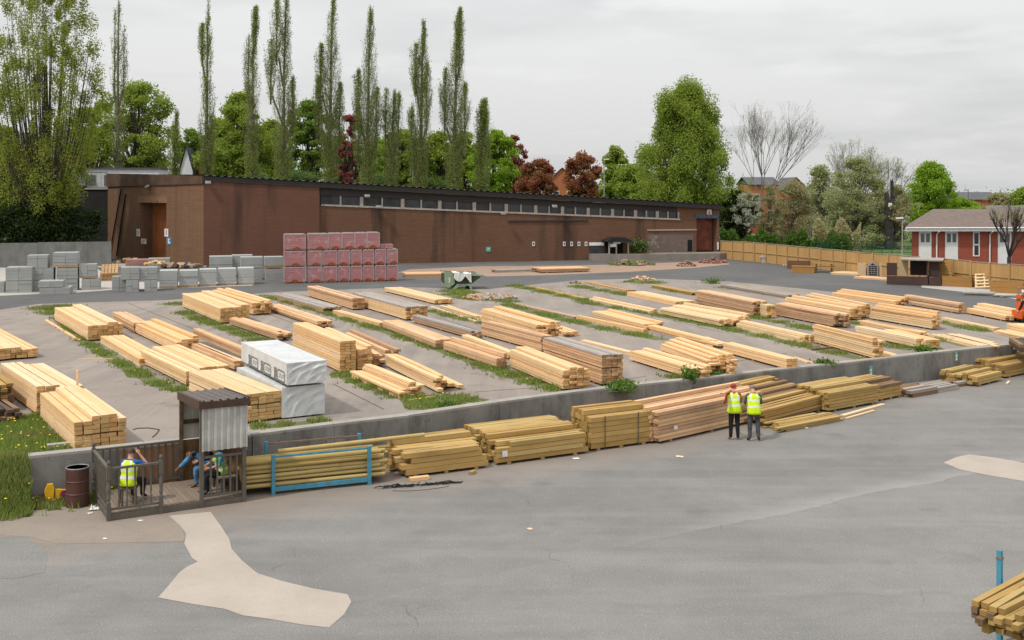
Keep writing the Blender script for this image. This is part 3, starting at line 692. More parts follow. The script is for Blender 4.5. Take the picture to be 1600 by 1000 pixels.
HIVIS = plain('hi_vis_yellow', (.60, .80, .015), .75, .12, 14., c2=(.42, .58, .012)); HIGREEN = plain('hi_vis_lime', (.30, .55, .03), .75, .12, 7.); REFL = plain('reflective_tape', (.66, .68, .66), .45, .08, 7.)
def V3(*a): return Vector(a)
FING = [(-.034, .0), (-.012, .012), (.011, .009), (.033, -.006)]
def person(name, label, loc, rz, J, mats, vest=None, hair=None, skirt=None, group=None, cat='person', s=1.0):
    """J: joint -> point. mats: top, sleeve_to ('wrist'/'elbow'), trousers, shoe"""
    root = thing(name, label, cat, loc, rz, group); root.scale = (s, s, s)
    V = []; E = []; RAD = []; SEG = []
    def vert(p, r): V.append(Vector(p)); RAD.append(r if isinstance(r, tuple) else (r, r)); return len(V)-1
    def chain(i, pts):
        for p, r in pts:
            j = vert(p, r); E.append((i, j)); i = j
        return i
    g = lambda k: Vector(J[k])
    pel = vert(g('pelvis'), (.135, .105))
    sp = chain(pel, [(g('spine'), (.125, .10)), (g('chest'), (.15, .105))])
    nk = chain(sp, [(g('neck'), (.062, .06))])
    hd = g('head'); fw = (g('face')-hd).normalized(); up = (hd-g('neck')).normalized()
    h1 = chain(nk, [(hd-up*.045+fw*.01, (.068, .078)), (hd+up*.03, (.076, .09)), (hd+up*.092-fw*.005, (.058, .066))])
    h_mid = h1-1
    chain(h_mid, [(hd+fw*.098-up*.012, .016), (hd+fw*.112-up*.022, .011)])   # nose
    side = fw.cross(up).normalized()
    for q in (-1, 1): chain(h_mid, [(hd+side*q*.078, .016), (hd+side*q*.089-fw*.008, .014)])
    for q in ('L', 'R'):
        sh = chain(sp, [(g('sh'+q), .062)])
        el = chain(sh, [(g('sh'+q).lerp(g('el'+q), .5), .050), (g('el'+q), .042)])
        wr = chain(el, [(g('el'+q).lerp(g('wr'+q), .45), .039), (g('wr'+q), .027)])
        d = (g('wr'+q)-g('el'+q)).normalized(); hdn = Vector(J.get('hand'+q, d)).normalized()
        pn = hdn.cross(up if abs(hdn.dot(up)) < .9 else fw).normalized(); acr = hdn.cross(pn).normalized()
        pm = chain(wr, [(g('wr'+q)+hdn*.045, .033), (g('wr'+q)+hdn*.085, .034)])
        for k, (a, ln) in enumerate(FING):
            b0 = g('wr'+q)+hdn*(.09)+acr*a
            chain(pm, [(b0+hdn*.012, .0105), (b0+hdn*(.045+ln)+pn*.010, .009), (b0+hdn*(.07+ln)+pn*.026, .0075)])
        th = g('wr'+q)+hdn*.03
        chain(pm-1, [(th+acr*-.042+hdn*.012, .0125), (th+acr*-.058+hdn*.045+pn*.012, .0105), (th+acr*-.055+hdn*.066+pn*.02, .0085)])
        hp = chain(pel, [(g('hip'+q), .112)])
        kn = chain(hp, [(g('hip'+q).lerp(g('kn'+q), .5), .098), (g('kn'+q), .078)])
        an = chain(kn, [(g('kn'+q).lerp(g('an'+q), .4), .072), (g('an'+q), .056)])
        td = (g('toe'+q)-g('an'+q)); 
        chain(an, [(g('an'+q)+td*.45, (.048, .04)), (g('toe'+q), (.04, .026))])
    me = bpy.data.meshes.new('tmp'); me.from_pydata(V, E, [])
    o = bpy.data.objects.new('tmp', me); COL.objects.link(o)
    md = o.modifiers.new('s', 'SKIN'); md.use_smooth_shade = True
    for i, r in enumerate(RAD): me.skin_vertices[0].data[i].radius = r
    me.skin_vertices[0].data[0].use_root = True
    sb = o.modifiers.new('u', 'SUBSURF'); sb.levels = 1; sb.render_levels = 1
    dg = bpy.context.evaluated_depsgraph_get(); ev = o.evaluated_get(dg)
    bm = bpy.data.meshes.new_from_object(ev); bpy.data.objects.remove(o)
    bm.name = 'body'; bm.materials.clear()
    for x in (SKIN, mats['top'], mats['trousers'], mats['shoe']): bm.materials.append(x)
    segs = []
    for q in ('L', 'R'):
        segs += [(g('sh'+q), g('el'+q), 1), (g('el'+q), g('wr'+q), 1 if mats.get('sleeve', 'wrist') == 'wrist' else 0), (g('wr'+q), g('wr'+q)+Vector(J.get('hand'+q, g('wr'+q)-g('el'+q))).normalized()*.17, 0), (g('hip'+q), g('kn'+q), 2), (g('kn'+q), g('an'+q), 2), (g('an'+q), g('toe'+q), 3)]
    segs += [(g('pelvis'), g('spine'), 1 if not mats.get('hips') else 2), (g('spine'), g('chest'), 1), (g('chest'), g('chest').lerp(g('neck'), .7), 1), (g('neck'), g('head')+up*.1, 0)]
    mi = []
    for p in bm.polygons:
        c = p.center; best = (9, 0)
        for a, b, k in segs:
            ab = b-a; t = max(0, min(1, (c-a).dot(ab)/max(ab.length_squared, 1e-6))); d = (a+ab*t-c).length
            if d < best[0]: best = (d, k)
        mi.append(best[1])
    bm.polygons.foreach_set('material_index', mi); bm.polygons.foreach_set('use_smooth', [True]*len(mi)); bm.update()
    link('body', bm, root)
    # eyes and mouth
    fm = MB(); EYE = HAIRB
    for q in (-1, 1): fm.obox(hd+fw*.088+side*q*.03+up*.012, side*.011, up*.006, fw*.004)
    fm.obox(hd+fw*.085-up*.05, side*.022, up*.004, fw*.004)
    fm.build('face_features', HAIRB, root)
    if hair:
        hm = MB(); n, k = 14, 6; vs = []
        for i in range(k+1):
            a = math.pi/2*i/k*hair.get('drop', 1.15)
            for j in range(n):
                b = 2*math.pi*j/n; f = math.cos(b)
                r = .088*math.sin(min(a, math.pi/2))+.004*math.sin(j*5+i)
                low = a > 1.0 and f > .35
                aa = min(a, 1.0) if low else a
                vs.append(hd+up*(.01+.108*math.cos(aa))+(fw*f*1.12+side*math.sin(b))*(.092*math.sin(min(aa, 1.6))+.006))
        hm.add(vs, [(i*n+j, i*n+(j+1) % n, (i+1)*n+(j+1) % n, (i+1)*n+j) for i in range(k) for j in range(n)])
        if hair.get('bun'): hm.lathe([(.001, -.05), (.04, -.03), (.05, 0), (.04, .03), (.001, .05)], hd-fw*.1-up*.01, 10)
        hm.build('hair', hair['mat'], root, smooth=True)
    if vest:
        c0, c1 = g('pelvis')+Vector(vest.get('low', (0, 0, -.1))), g('chest')+(g('neck')-g('chest'))*.62
        ax = [c0, g('pelvis')+Vector((0, 0, .03)), g('spine'), g('spine').lerp(g('chest'), .6), g('chest'), c1]
        rx = [.215, .20, .185, .195, .205, .135]; ry = [.16, .15, .14, .145, .14, .10]
        sd = (g('shR')-g('shL')).normalized(); vm = MB(); n = 20; lv = []
        NS = 12
        for i in range(NS+1):
            t = i/NS*(len(ax)-1); a = min(int(t), len(ax)-2); f = t-a
            lv.append((ax[a].lerp(ax[a+1], f), lerp(rx[a], rx[a+1], f), lerp(ry[a], ry[a+1], f), (ax[a+1]-ax[a]).normalized()))
        vs = []
        rr = random.Random(label)
        for (c, x, y, d) in lv:
            fwd = d.cross(sd).normalized()
            for j in range(n):
                b = 2*math.pi*j/n; k = 1+rr.gauss(0, .035)
                ca, sa = math.cos(b), math.sin(b)
                vs.append(c+sd*x*k*math.copysign(abs(ca)**.8, ca)+fwd*y*k*math.copysign(abs(sa)**.8, sa))
        fs = []; ms = []
        for i in range(NS):
            for j in range(n):
                fs.append((i*n+j, i*n+(j+1) % n, (i+1)*n+(j+1) % n, (i+1)*n+j))
                band = i in (3, 6) ; braces = i > 6 and j in (3, 6, 13, 16)
                ms.append(1 if (band or braces) else 0)
        fs.append(tuple(range(n))[::-1]); ms.append(0)
        vm.add(vs, fs, ms)
        vm.build('vest', [vest['mat'], REFL], root, smooth=True)
    return root
def mirror(J, **over):
    return {**J, **over}
STAND = dict(pelvis=(0, 0, .95), spine=(0, .03, 1.12), chest=(0, .09, 1.33), neck=(0, .13, 1.475), head=(0, .17, 1.60), face=(0, .30, 1.55),
             shL=(-.185, .09, 1.40), shR=(.185, .09, 1.40), elL=(-.25, .16, 1.13), elR=(.25, .16, 1.13), wrL=(-.20, .40, 1.06), wrR=(.20, .40, 1.06),
             hipL=(-.09, 0, .90), hipR=(.09, 0, .90), knL=(-.10, .03, .49), knR=(.10, .02, .49), anL=(-.11, -.02, .085), anR=(.11, -.03, .085), toeL=(-.13, .15, .03), toeR=(.13, .14, .03))
wz = math.atan2(.53, .848)
f1 = P(1147.5, 687, 0); f2 = P(1178, 689, 0)
person('person', 'person with red hair, yellow hi-vis vest and black trousers leaning at the pink pack', f1, R(6), mirror(STAND, head=(.03, .20, 1.585), face=(.10, .32, 1.52), anL=(-.12, -.01, .085), anR=(.10, -.05, .085), toeL=(-.14, .15, .03), toeR=(.13, .12, .03)),
       dict(top=REDS, trousers=BLACK, shoe=TANSHOE, hips=1), dict(mat=HIVIS, low=(0, 0, -.12)), dict(mat=HAIRR, bun=1), group='two people leaning on the timber', s=1.0)
person('person', 'person with grey hair, yellow hi-vis vest and grey trousers leaning at the pink pack', f2, R(-4), mirror(STAND, head=(-.01, .22, 1.57), face=(-.04, .34, 1.49), anL=(-.13, -.03, .085), anR=(.14, -.02, .085), toeL=(-.19, .13, .03), toeR=(.19, .14, .03), knL=(-.12, .02, .49), knR=(.12, .03, .49)),
       dict(top=GREENS, trousers=GREYC, shoe=SHOE, hips=1), dict(mat=HIVIS, low=(0, 0, -.12)), dict(mat=HAIRG), group='two people leaning on the timber', s=1.0)
SIT = dict(pelvis=(0, 0, .50), spine=(0, .03, .68), chest=(0, .07, .90), neck=(0, .10, 1.04), head=(0, .13, 1.165), face=(0, .26, 1.13),
           shL=(-.19, .07, .97), shR=(.19, .07, .97), elL=(-.26, .14, .72), elR=(.27, .16, .73), wrL=(-.16, .36, .66), wrR=(.16, .36, .66),
           hipL=(-.09, .03, .47), hipR=(.09, .03, .47), knL=(-.14, .44, .48), knR=(.14, .44, .48), anL=(-.13, .40, .09), anR=(.13, .40, .09), toeL=(-.15, .57, .03), toeR=(.15, .57, .03))
# ---------------------------------------------------------------- smoking shelter on a railed deck
HX = Vector((.867, .497, 0)); HY = Vector((-.497, .867, 0)); HO = P(169.6, 814, 0); HRZ = math.atan2(HX.y, HX.x)
RAILP = plain('grey_brown_stain', (.085, .075, .06), .8, .3, 5., c2=(.12, .105, .085)); DECKM = wood('deck_wood', (.20, .155, .12), (.28, .22, .17), dirt=(.12, .09, .07), dirt_amt=.5)
CAPB = plain('brown_trim', (.075, .042, .032), .5, .15, 5.); ROOFB = plain('brown_roof_sheet', (.115, .09, .08), .5, .2, 4., c2=(.085, .07, .065))
GRP = plain('white_corrugated_sheet', (.47, .47, .43), .6, .2, 2.5, c2=(.36, .355, .32)); POSTW = plain('post_wood', (.17, .11, .065), .8, .3, 5.)
GRPB = plain('cream_sheet', (.55, .53, .44), .6, .12, 2.); BOARDB = plain('brown_board', (.30, .165, .09), .8, .15, 1.5, c2=(.24, .13, .07)); CLADB = plain('brown_cladding', (.19, .105, .05), .8, .3, 6., c2=(.10, .055, .03))
hut = thing('smoking_shelter', 'open smoking shelter with brown roof and corrugated side on a railed timber deck', 'shelter', HO, HRZ)
DL, DD, ZD = 3.2, 2.1, .17
m = MB()
for i in range(27):
    x = .03+i*(DL-.06)/27; m.box(x+.004, x+(DL-.06)/27-.004, .03, DD-.03, ZD-.025, ZD+random.gauss(0, .002))
m.build('decking', DECKM, hut)
m = MB(); m.box(0, DL, -.02, .028, .01, ZD-.03); m.box(0, DL, DD-.03, DD+.02, .01, ZD-.03); m.box(-.02, .028, .03, DD-.03, .01, ZD-.03); m.box(DL-.03, DL+.02, .03, DD-.03, .01, ZD-.03)
m.build('deck_fascia', RAILP, hut)
def newel(x, y, top=1.38, turned=True):
    m = MB()
    m.box(x-.045, x+.045, y-.045, y+.045, .0, .42 if turned else top)
    if turned:
        m.lathe([(.045, .42), (.03, .46), (.046, .50), (.038, .60), (.05, .74), (.03, .90), (.046, .95)], (x, y, 0), 10)
        m.box(x-.045, x+.045, y-.045, y+.045, .95, 1.26)
    m.lathe([(.04, 1.26), (.03, 1.28), (.05, 1.33), (.038, 1.38), (.005, 1.40)] if turned else [(.05, top), (.005, top+.05)], (x, y, 0), 10)
    m.build('newel_post', RAILP, hut)
MIDX = 1.18; SX0 = 2.13
for x, y in ((.0, .0), (0, DD), (MIDX, 0)): newel(x, y)
def railing(p, q, n, turned=True, z0=.26, z1=1.20):
    p, q = Vector(p), Vector(q)
    m = MB(); a = p+Vector((0, 0, z1)); b = q+Vector((0, 0, z1)); m.bar(a, b, .07, .05); m.build('handrail', RAILP, hut)
    m = MB(); m.bar(p+Vector((0, 0, z0)), q+Vector((0, 0, z0)), .045, .05); m.build('bottom_rail', RAILP, hut)
    for i in range(n):
        c = p.lerp(q, (i+1)/(n+1)); m = MB()
        if turned:
            m.lathe([(.02, z0), (.02, z0+.2), (.013, z0+.24), (.022, z0+.33), (.016, z0+.55), (.021, z0+.62), (.02, z1-.02)], (c.x, c.y, 0), 6)
        else: m.box(c.x-.02, c.x+.02, c.y-.02, c.y+.02, z0, z1-.02)
        m.build('baluster', RAILP, hut)
railing((.05, 0, 0), (MIDX-.05, 0, 0), 5); railing((0, .05, 0), (0, DD-.05, 0), 10)
railing((.05, DD, 0), (SX0-.05, DD, 0), 11, False); railing((SX0+.06, 0, 0), (DL-.06, 0, 0), 5, False)
# shelter posts
for x, y, z in ((SX0, 0, 2.50), (DL-.04, 0, 2.50), (SX0, DD, 2.38), (DL-.04, DD, 2.38)):
    m = MB(); m.box(x-.045, x+.045, y-.045, y+.045, 0, z); m.build('post', RAILP if y == 0 else POSTW, hut)
def corr(m, x0, x1, z0, z1, y, axis='x', pitch=.155, amp=.045, n=10):
    N = int((x1-x0)/pitch*n); vs = []; 
    for i in range(N+1):
        a = x0+(x1-x0)*i/N; ph = (i % n)/n
        h = amp if ph < .30 else (amp*(1-(ph-.30)/.2) if ph < .5 else (0 if ph < .8 else amp*(ph-.8)/.2))
        for z in (z0, z1): vs.append((a, y-h, z) if axis == 'x' else (y+h, a, z))
    m.add(vs, [(2*i, 2*i+2, 2*i+3, 2*i+1) for i in range(N)])
m = MB(); corr(m, SX0-.02, DL+.02, 1.36, 2.44, -.055); o = m.build('corrugated_panel', GRP, hut); md = o.modifiers.new('t', 'SOLIDIFY'); md.thickness = .006
# grime marks along the foot of the corrugated panel
GRIME = plain('grime', (.16, .155, .14), .9, .4, 30.)
m = MB(); corr(m, .03, DD-.03, 1.25, 2.36, DL+.03, 'y', .25, .015); o = m.build('side_panel', GRPB, hut); md = o.modifiers.new('t', 'SOLIDIFY'); md.thickness = .006
m = MB(); corr(m, SX0+.02, DL-.1, 1.22, 2.34, DD+.06, 'x', .3, .012); o = m.build('back_panel', GRPB, hut); md = o.modifiers.new('t', 'SOLIDIFY'); md.thickness = .006
m = MB(); m.box(SX0+.05, DL-.09, DD-.03, DD+.03, 1.62, 1.72); m.build('back_rail', CAPB, hut)
m = MB()
for i in range(8): m.box(SX0+.05+i*.12, SX0+.05+i*.12+.112, DD+.02, DD+.045, ZD, 1.2)
m.build('back_cladding', CLADB, hut)
m = MB()
for i in range(15): m.box(DL-.02, DL+.005, .06+i*.128, .06+i*.128+.12, ZD, 1.2)
m.build('side_cladding', CLADB, hut)
# roof with brown fascia
X0, X1, Y0, Y1 = SX0-.06, DL+.07, -.12, DD+.1
zr = lambda y: 2.56-.14*(y-Y0)/(Y1-Y0)
m = MB(); N = 60
vs = []
for i in range(N+1):
    x = lerp(X0, X1, i/N); h = .03 if (i % 10) in (3, 4, 5) else 0
    vs += [(x, Y0+.02, zr(Y0)+h+.005), (x, Y1-.02, zr(Y1)+h+.005)]
m.add(vs, [(2*i, 2*i+2, 2*i+3, 2*i+1) for i in range(N)]); m.build('roof_sheet', ROOFB, hut)
m = MB()
fn = lambda a, b, d: Vector((a, d, b)); m.prism([(X0, zr(Y0)-.17), (X1, zr(Y0)-.17), (X1, zr(Y0)), (X0, zr(Y0))], Y0-.02, Y0+.018, fn)
fn = lambda a, b, d: Vector((d, a, b))
for x in (X0, X1): m.prism([(Y0+.02, zr(Y0)-.17), (Y1, zr(Y1)-.17), (Y1, zr(Y1)+.03), (Y0+.02, zr(Y0)+.03)], x-.02, x+.02, fn)
m.build('roof_fascia', CAPB, hut)
# brown board leaning behind the back rail; bench inside
m = MB(); m.box(.62, 2.02, DD+.03, DD+.055, .1, 1.12); r = m.build('sheet_board', BOARDB, None, HO, HRZ); tag(r, 'plain brown board standing against the back rail of the deck', 'board')
bn = thing('bench', 'low wooden bench inside the smoking shelter', 'bench', HO, HRZ)
m = MB(); m.box(2.62, 3.05, .25, 1.95, .56, .60); m.build('seat', DECKM, bn)
for y in (.35, 1.1, 1.85):
    m = MB(); m.box(2.68, 2.74, y-.03, y+.03, ZD+.004, .555); m.box(2.95, 3.01, y-.03, y+.03, ZD+.004, .555); m.build('leg', RAILP, bn)
HW = lambda x, y, z: HO+HX*x+HY*y+Vector((0, 0, z))
# man on a stool, hand at his ear
stp = (.55, .62)
st = thing('stool', 'small dark wooden stool under the seated man', 'stool', HW(*stp, ZD), HRZ)
m = MB(); m.box(-.19, .19, -.17, .17, .38, .42); m.build('seat', RAILP, st)
for a in (-.15, .15):
    for b in (-.13, .13):
        m = MB(); m.bar((a*1.1, b*1.1, .003), (a, b, .38), .04, .04); m.build('leg', RAILP, st)
person('person', 'person on a stool in yellow vest and blue shirt holding a hand to the ear', HW(*stp, ZD+.02), HRZ-R(42), mirror(SIT, pelvis=(0, -.02, .49), chest=(0, .06, .90), elR=(.36, .26, .86), wrR=(.16, .22, 1.12), handR=(-.5, -.15, .55), head=(.0, .13, 1.165), face=(.03, .27, 1.11)),
       dict(top=BLUES, sleeve='elbow', trousers=BLACK, shoe=SHOE, hips=1), dict(mat=HIVIS, low=(0, 0, -.06)), dict(mat=HAIRB), group='people sitting on the deck')
person('person', 'person in blue jeans sitting deep inside the shelter with one leg crossed high', HW(2.74, 1.45, ZD-.02), HRZ+R(90), mirror(SIT, knR=(.18, .40, .80), anR=(.02, .78, .52), toeR=(.06, .90, .42), wrR=(.10, .48, .80), elR=(.28, .22, .76)),
       dict(top=BLACK, trousers=JEANS, shoe=BROWNSHOE, hips=1), None, dict(mat=HAIRB), group='people sitting on the deck')
person('person', 'person in lime vest and black trousers sitting behind the front rails of the shelter', HW(2.80, .62, ZD-.02), HRZ+R(90), mirror(SIT, chest=(0, .12, .88), head=(0, .24, 1.12), face=(0, .37, 1.06), neck=(0, .18, 1.01)),
       dict(top=TEAL, sleeve='elbow', trousers=BLACK, shoe=SHOE, hips=1), dict(mat=HIGREEN, low=(0, 0, -.04)), dict(mat=HAIRB), group='people sitting on the deck')
# barrel, fallen sign, litter
RUST = plain('brown_barrel_paint', (.085, .035, .025), .55, .35, 3., c2=(.055, .028, .022)); STEEL = plain('dull_steel', (.34, .34, .33), .45, .25, 4., metal=.5); BLACKP = plain('black_plastic', (.012, .012, .013), .5, .2, 5.)
bp_ = P(121, 790, 0); b = thing('barrel', 'dark red brown steel drum standing between the wall end and the deck', 'drum', bp_)
m = MB(); m.lathe([(.26, .0), (.27, .02), (.265, .30), (.28, .32), (.265, .34), (.265, .60), (.28, .62), (.265, .64), (.27, .90), (.262, .93), (.24, .93), (.235, .86), (.001, .86)], n=24); m.build('drum_body', RUST, b, smooth=False)
m = MB(); m.tube([(.262*math.cos(a*.3), .262*math.sin(a*.3), .935) for a in range(22)], .014, 6); m.build('rim', STEEL, b)
YEL = plain('yellow_plastic', (.75, .42, .01), .5, .1, 4.); SBLUE = plain('sign_blue', (.02, .06, .30), .5, .1); SRED = plain('sign_red', (.50, .03, .03), .5, .1); WHITE = plain('white_paint', (.76, .76, .74), .6, .06, 3.)
yp = P(88, 787, 0); y = thing('parking_sign', 'yellow plastic no waiting cone lying in the weeds beside the drum', 'traffic sign', yp, R(25))
m = MB(); fn = lambda a, b_, d: Vector((a, d, b_)); m.prism([(-.22, 0), (-.08, 0), (-.05, .40), (-.08, .50), (-.20, .50), (-.27, .34)], -.06, .04, fn)
m.prism([(-.02, .16), (.30, .10), (.34, .30), (-.02, .36)], -.05, .05, fn); m.build('sign_body', YEL, y)
m = MB(); m.prism([(.18+.105*math.cos(a*.3142), .22+.105*math.sin(a*.3142)) for a in range(20)], -.058, -.052, fn); m.build('red_disc', SRED, y)
m = MB(); m.prism([(.18+.075*math.cos(a*.3142), .22+.075*math.sin(a*.3142)) for a in range(20)], -.064, -.059, fn); m.build('blue_disc', SBLUE, y)
m = MB(); m.bar((.11, -.067, .28), (.25, -.067, .16), .004, .025, 0, (0, 0, 1)); m.build('red_slash', SRED, y)
def crumple(name, label, p, s, mat, n=7, cat='litter', group='litter on the ground', flat=.5):
    m = MB(); rr = random.Random(label); vs = []
    for i in range(n+1):
        for j in range(n+1):
            vs.append(((i/n-.5)*s+rr.gauss(0, s*.05), (j/n-.5)*s*.8+rr.gauss(0, s*.05), .01+abs(rr.gauss(0, s*.12))*flat*2))
    m.add(vs, [(i*(n+1)+j, (i+1)*(n+1)+j, (i+1)*(n+1)+j+1, i*(n+1)+j+1) for i in range(n) for j in range(n)])
    return tag(m.build(name, mat, None, p, rr.random()*3), label, cat, group)
PAPER = plain('paper_white', (.70, .69, .66), .8, .1, 9.)
crumple('litter', 'crumpled white wrapper at the corner of the deck beside the drum', P(147, 796, 0), .26, PAPER)
crumple('litter', 'white scrap of paper before the deck corner, nearest the drum', P(141, 803, 0), .12, PAPER)
crumple('litter', 'white crumpled bag in the grass at the left edge', P(5, 748, .35), .22, PAPER)
crumple('litter', 'small white scrap in the grass below the white bag', P(4, 768, .2), .12, PAPER)
crumple('litter', 'small white paper on the dark asphalt before the olive strapped pack', P(900, 717, 0), .20, PAPER, flat=.1)
crumple('litter', 'tan flattened scrap on the asphalt before the pink pack', P(1062, 714, 0), .22, WOODS['pale'][0], flat=.1)
crumple('litter', 'small cream scrap on the asphalt below the olive sleepers', P(828, 827, 0), .14, WOODS['pale'][0], flat=.1)
crumple('litter', 'pale scrap lying on the earth in front of the deck', P(219, 814, 0), .12, PAPER, flat=.1)
crumple('litter', 'tiny bluish scrap on the earth left of the concrete patch', P(164, 842, 0), .1, PAPER, flat=.1)
crumple('litter', 'pale scrap on the asphalt before the leaning olive pile', P(1260, 669, 0), .14, PAPER, flat=.1)
STONE = concrete('old_kerb_stone', (.40, .39, .36), (.33, .32, .29))
sp_ = P(92, 701, 1.0); m = MB(); m.obox((0, 0, .07), HX*.28, HY*.1, (0, 0, .07)); tag(m.build('kerb_stone', STONE, None, sp_), 'pale stone block half hidden in the grass behind the low wall end', 'stone')
# tangle of black strapping
BL = P(645, 760, 0); m = MB(); rr = random.Random(5)
for k in range(26):
    a = rr.uniform(-1, .9); pts = [(a+i*.12+rr.gauss(0, .02), -a*.06+rr.gauss(0, .05), .012+abs(rr.gauss(0, .03))) for i in range(5)]
    m.tube(pts, .011, 5)
m.tube([(.15+.75*math.cos(t*.21), -.12+.22*math.sin(t*.21)-.1, .012) for t in range(16, 31)], .006, 5)
tag(m.build('strapping', BLACKP, None, BL, R(18)), 'tangle of black strapping lying on the asphalt before the olive sleepers', 'strapping')
wl = MB(); pts = [P(u, v, 1.02) for u, v in ((208, 671), (215, 669), (232, 668.5), (249, 671), (244, 678), (238, 683))]; wl.tube([p-pts[0] for p in pts], .012, 5); tag(wl.build('wire', BLACKP, None, pts[0]), 'loop of dark wire lying on the concrete behind the deck', 'wire')
# ---------------------------------------------------------------- blue rack with round poles
BLUE = plain('blue_rack_paint', (.04, .25, .37), .6, .3, 6., c2=(.09, .17, .21)); RUSTY = plain('rusty_steel', (.22, .13, .09), .8, .3, 6., c2=(.12, .09, .08))
ra, rb = P(427, 773, 0), P(577, 757, 0); rd = (rb-ra); rL = rd.length; rzr = math.atan2(rd.y, rd.x); rd.normalize()
rack = thing('pole_rack', 'blue steel rack on the asphalt holding round olive poles beside the shelter', 'rack', ra, rzr)
RW = 1.0
for x in (0, rL):
    for y in (0, RW):
        m = MB(); m.box(x-.045, x+.045, y-.045, y+.045, .0, 1.0 if y == 0 else 1.12); m.box(x-.06, x+.06, y-.06, y+.06, .0, .03); m.build('upright', [BLUE], rack)
m = MB(); m.box(.05, rL-.05, -.03, .03, .08, .19); m.build('bottom_beam', BLUE, rack)
m = MB(); m.box(.05, rL-.05, RW-.03, RW+.03, .08, .19); m.build('bottom_beam', BLUE, rack)
m = MB(); m.box(.05, rL-.05, -.02, .02, .92, .97); m.build('top_rail', BLUE, rack)
m = MB(); m.box(.05, rL-.05, RW-.02, RW+.02, 1.04, 1.08); m.build('top_rail', RUSTY, rack)
for x in (0, rL):
    m = MB(); m.box(x-.03, x+.03, .05, RW-.05, .1, .17); m.build('cross_beam', BLUE, rack)
POLE = wood('round_pole', (.32, .22, .06), (.54, .41, .17), dirt=(.2, .16, .05), dirt_amt=.5); POLEE = wood('round_pole_end', (.36, .24, .09), (.5, .36, .16), end=True)
k = 0; rr = random.Random(9)
for row_ in range(6):
    for c in range(7 if row_ % 2 == 0 else 6):
        r = rr.uniform(.046, .055); y = .11+.125*c+(.06 if row_ % 2 else 0); z = .235+row_*.112+rr.gauss(0, .006)
        x0 = -.75+rr.gauss(0, .08); x1 = rL+.42+rr.gauss(0, .12)
        m = MB(); n = 10; m.tube([(x0, y, z+rr.gauss(0, .01)), (x1, y+rr.gauss(0, .02), z+rr.gauss(0, .01))], [r, r*.96], n)
        m.m = [0]*n+[1, 1]
        o = m.build('wooden_pole', [POLE, POLEE], None, ra, rzr, smooth=False); k += 1
        tag(o, 'round olive fence pole lying in the blue rack beside the shelter', 'pole', 'round poles in the blue rack')
m = MB(); m.tube([(.2, .45, .97), (rL+1.7, .62, 1.02)], .055, 10); tag(m.build('wooden_pole', [POLE], None, ra, rzr), 'longer round pole lying on top of the blue rack toward the sleepers', 'pole')
# labels stapled on packs
def paper_on(u, v, Y, w, h, label, d, lift=.02):
    p = W(u, v, Y); nrm = Vector((d.y, -d.x, 0)); m = MB(); m.obox((0, 0, 0), d*w/2, nrm*.003, (0, 0, h/2)); return tag(m.build('paper_label', PAPER, None, p), label, 'label')
dd = (P(915, 710, 0)-P(779, 728, 0)).normalized(); pp = P(779, 728, 0)
def on_face(u, v, a, d, off=.02):
    nrm = Vector((d.y, -d.x, 0)); rd_ = Vector(((u-800)/F, 1, -(v-VH)/F)); o = Vector(a)+nrm*off; Y = o.dot(nrm)/rd_.dot(nrm); return Y
paper_on(789, 709, on_face(789, 709, pp, dd, .05), .16, .16, 'white paper label stapled on the olive pack near the joint', dd)
d2 = (P(1190, 668, 0)-P(1027, 695, 0)).normalized(); p2 = P(1027, 695, 0)
paper_on(1056, 668, on_face(1056, 668, p2, d2, .03), .13, .11, 'white paper label stapled on the long pink pack', d2)
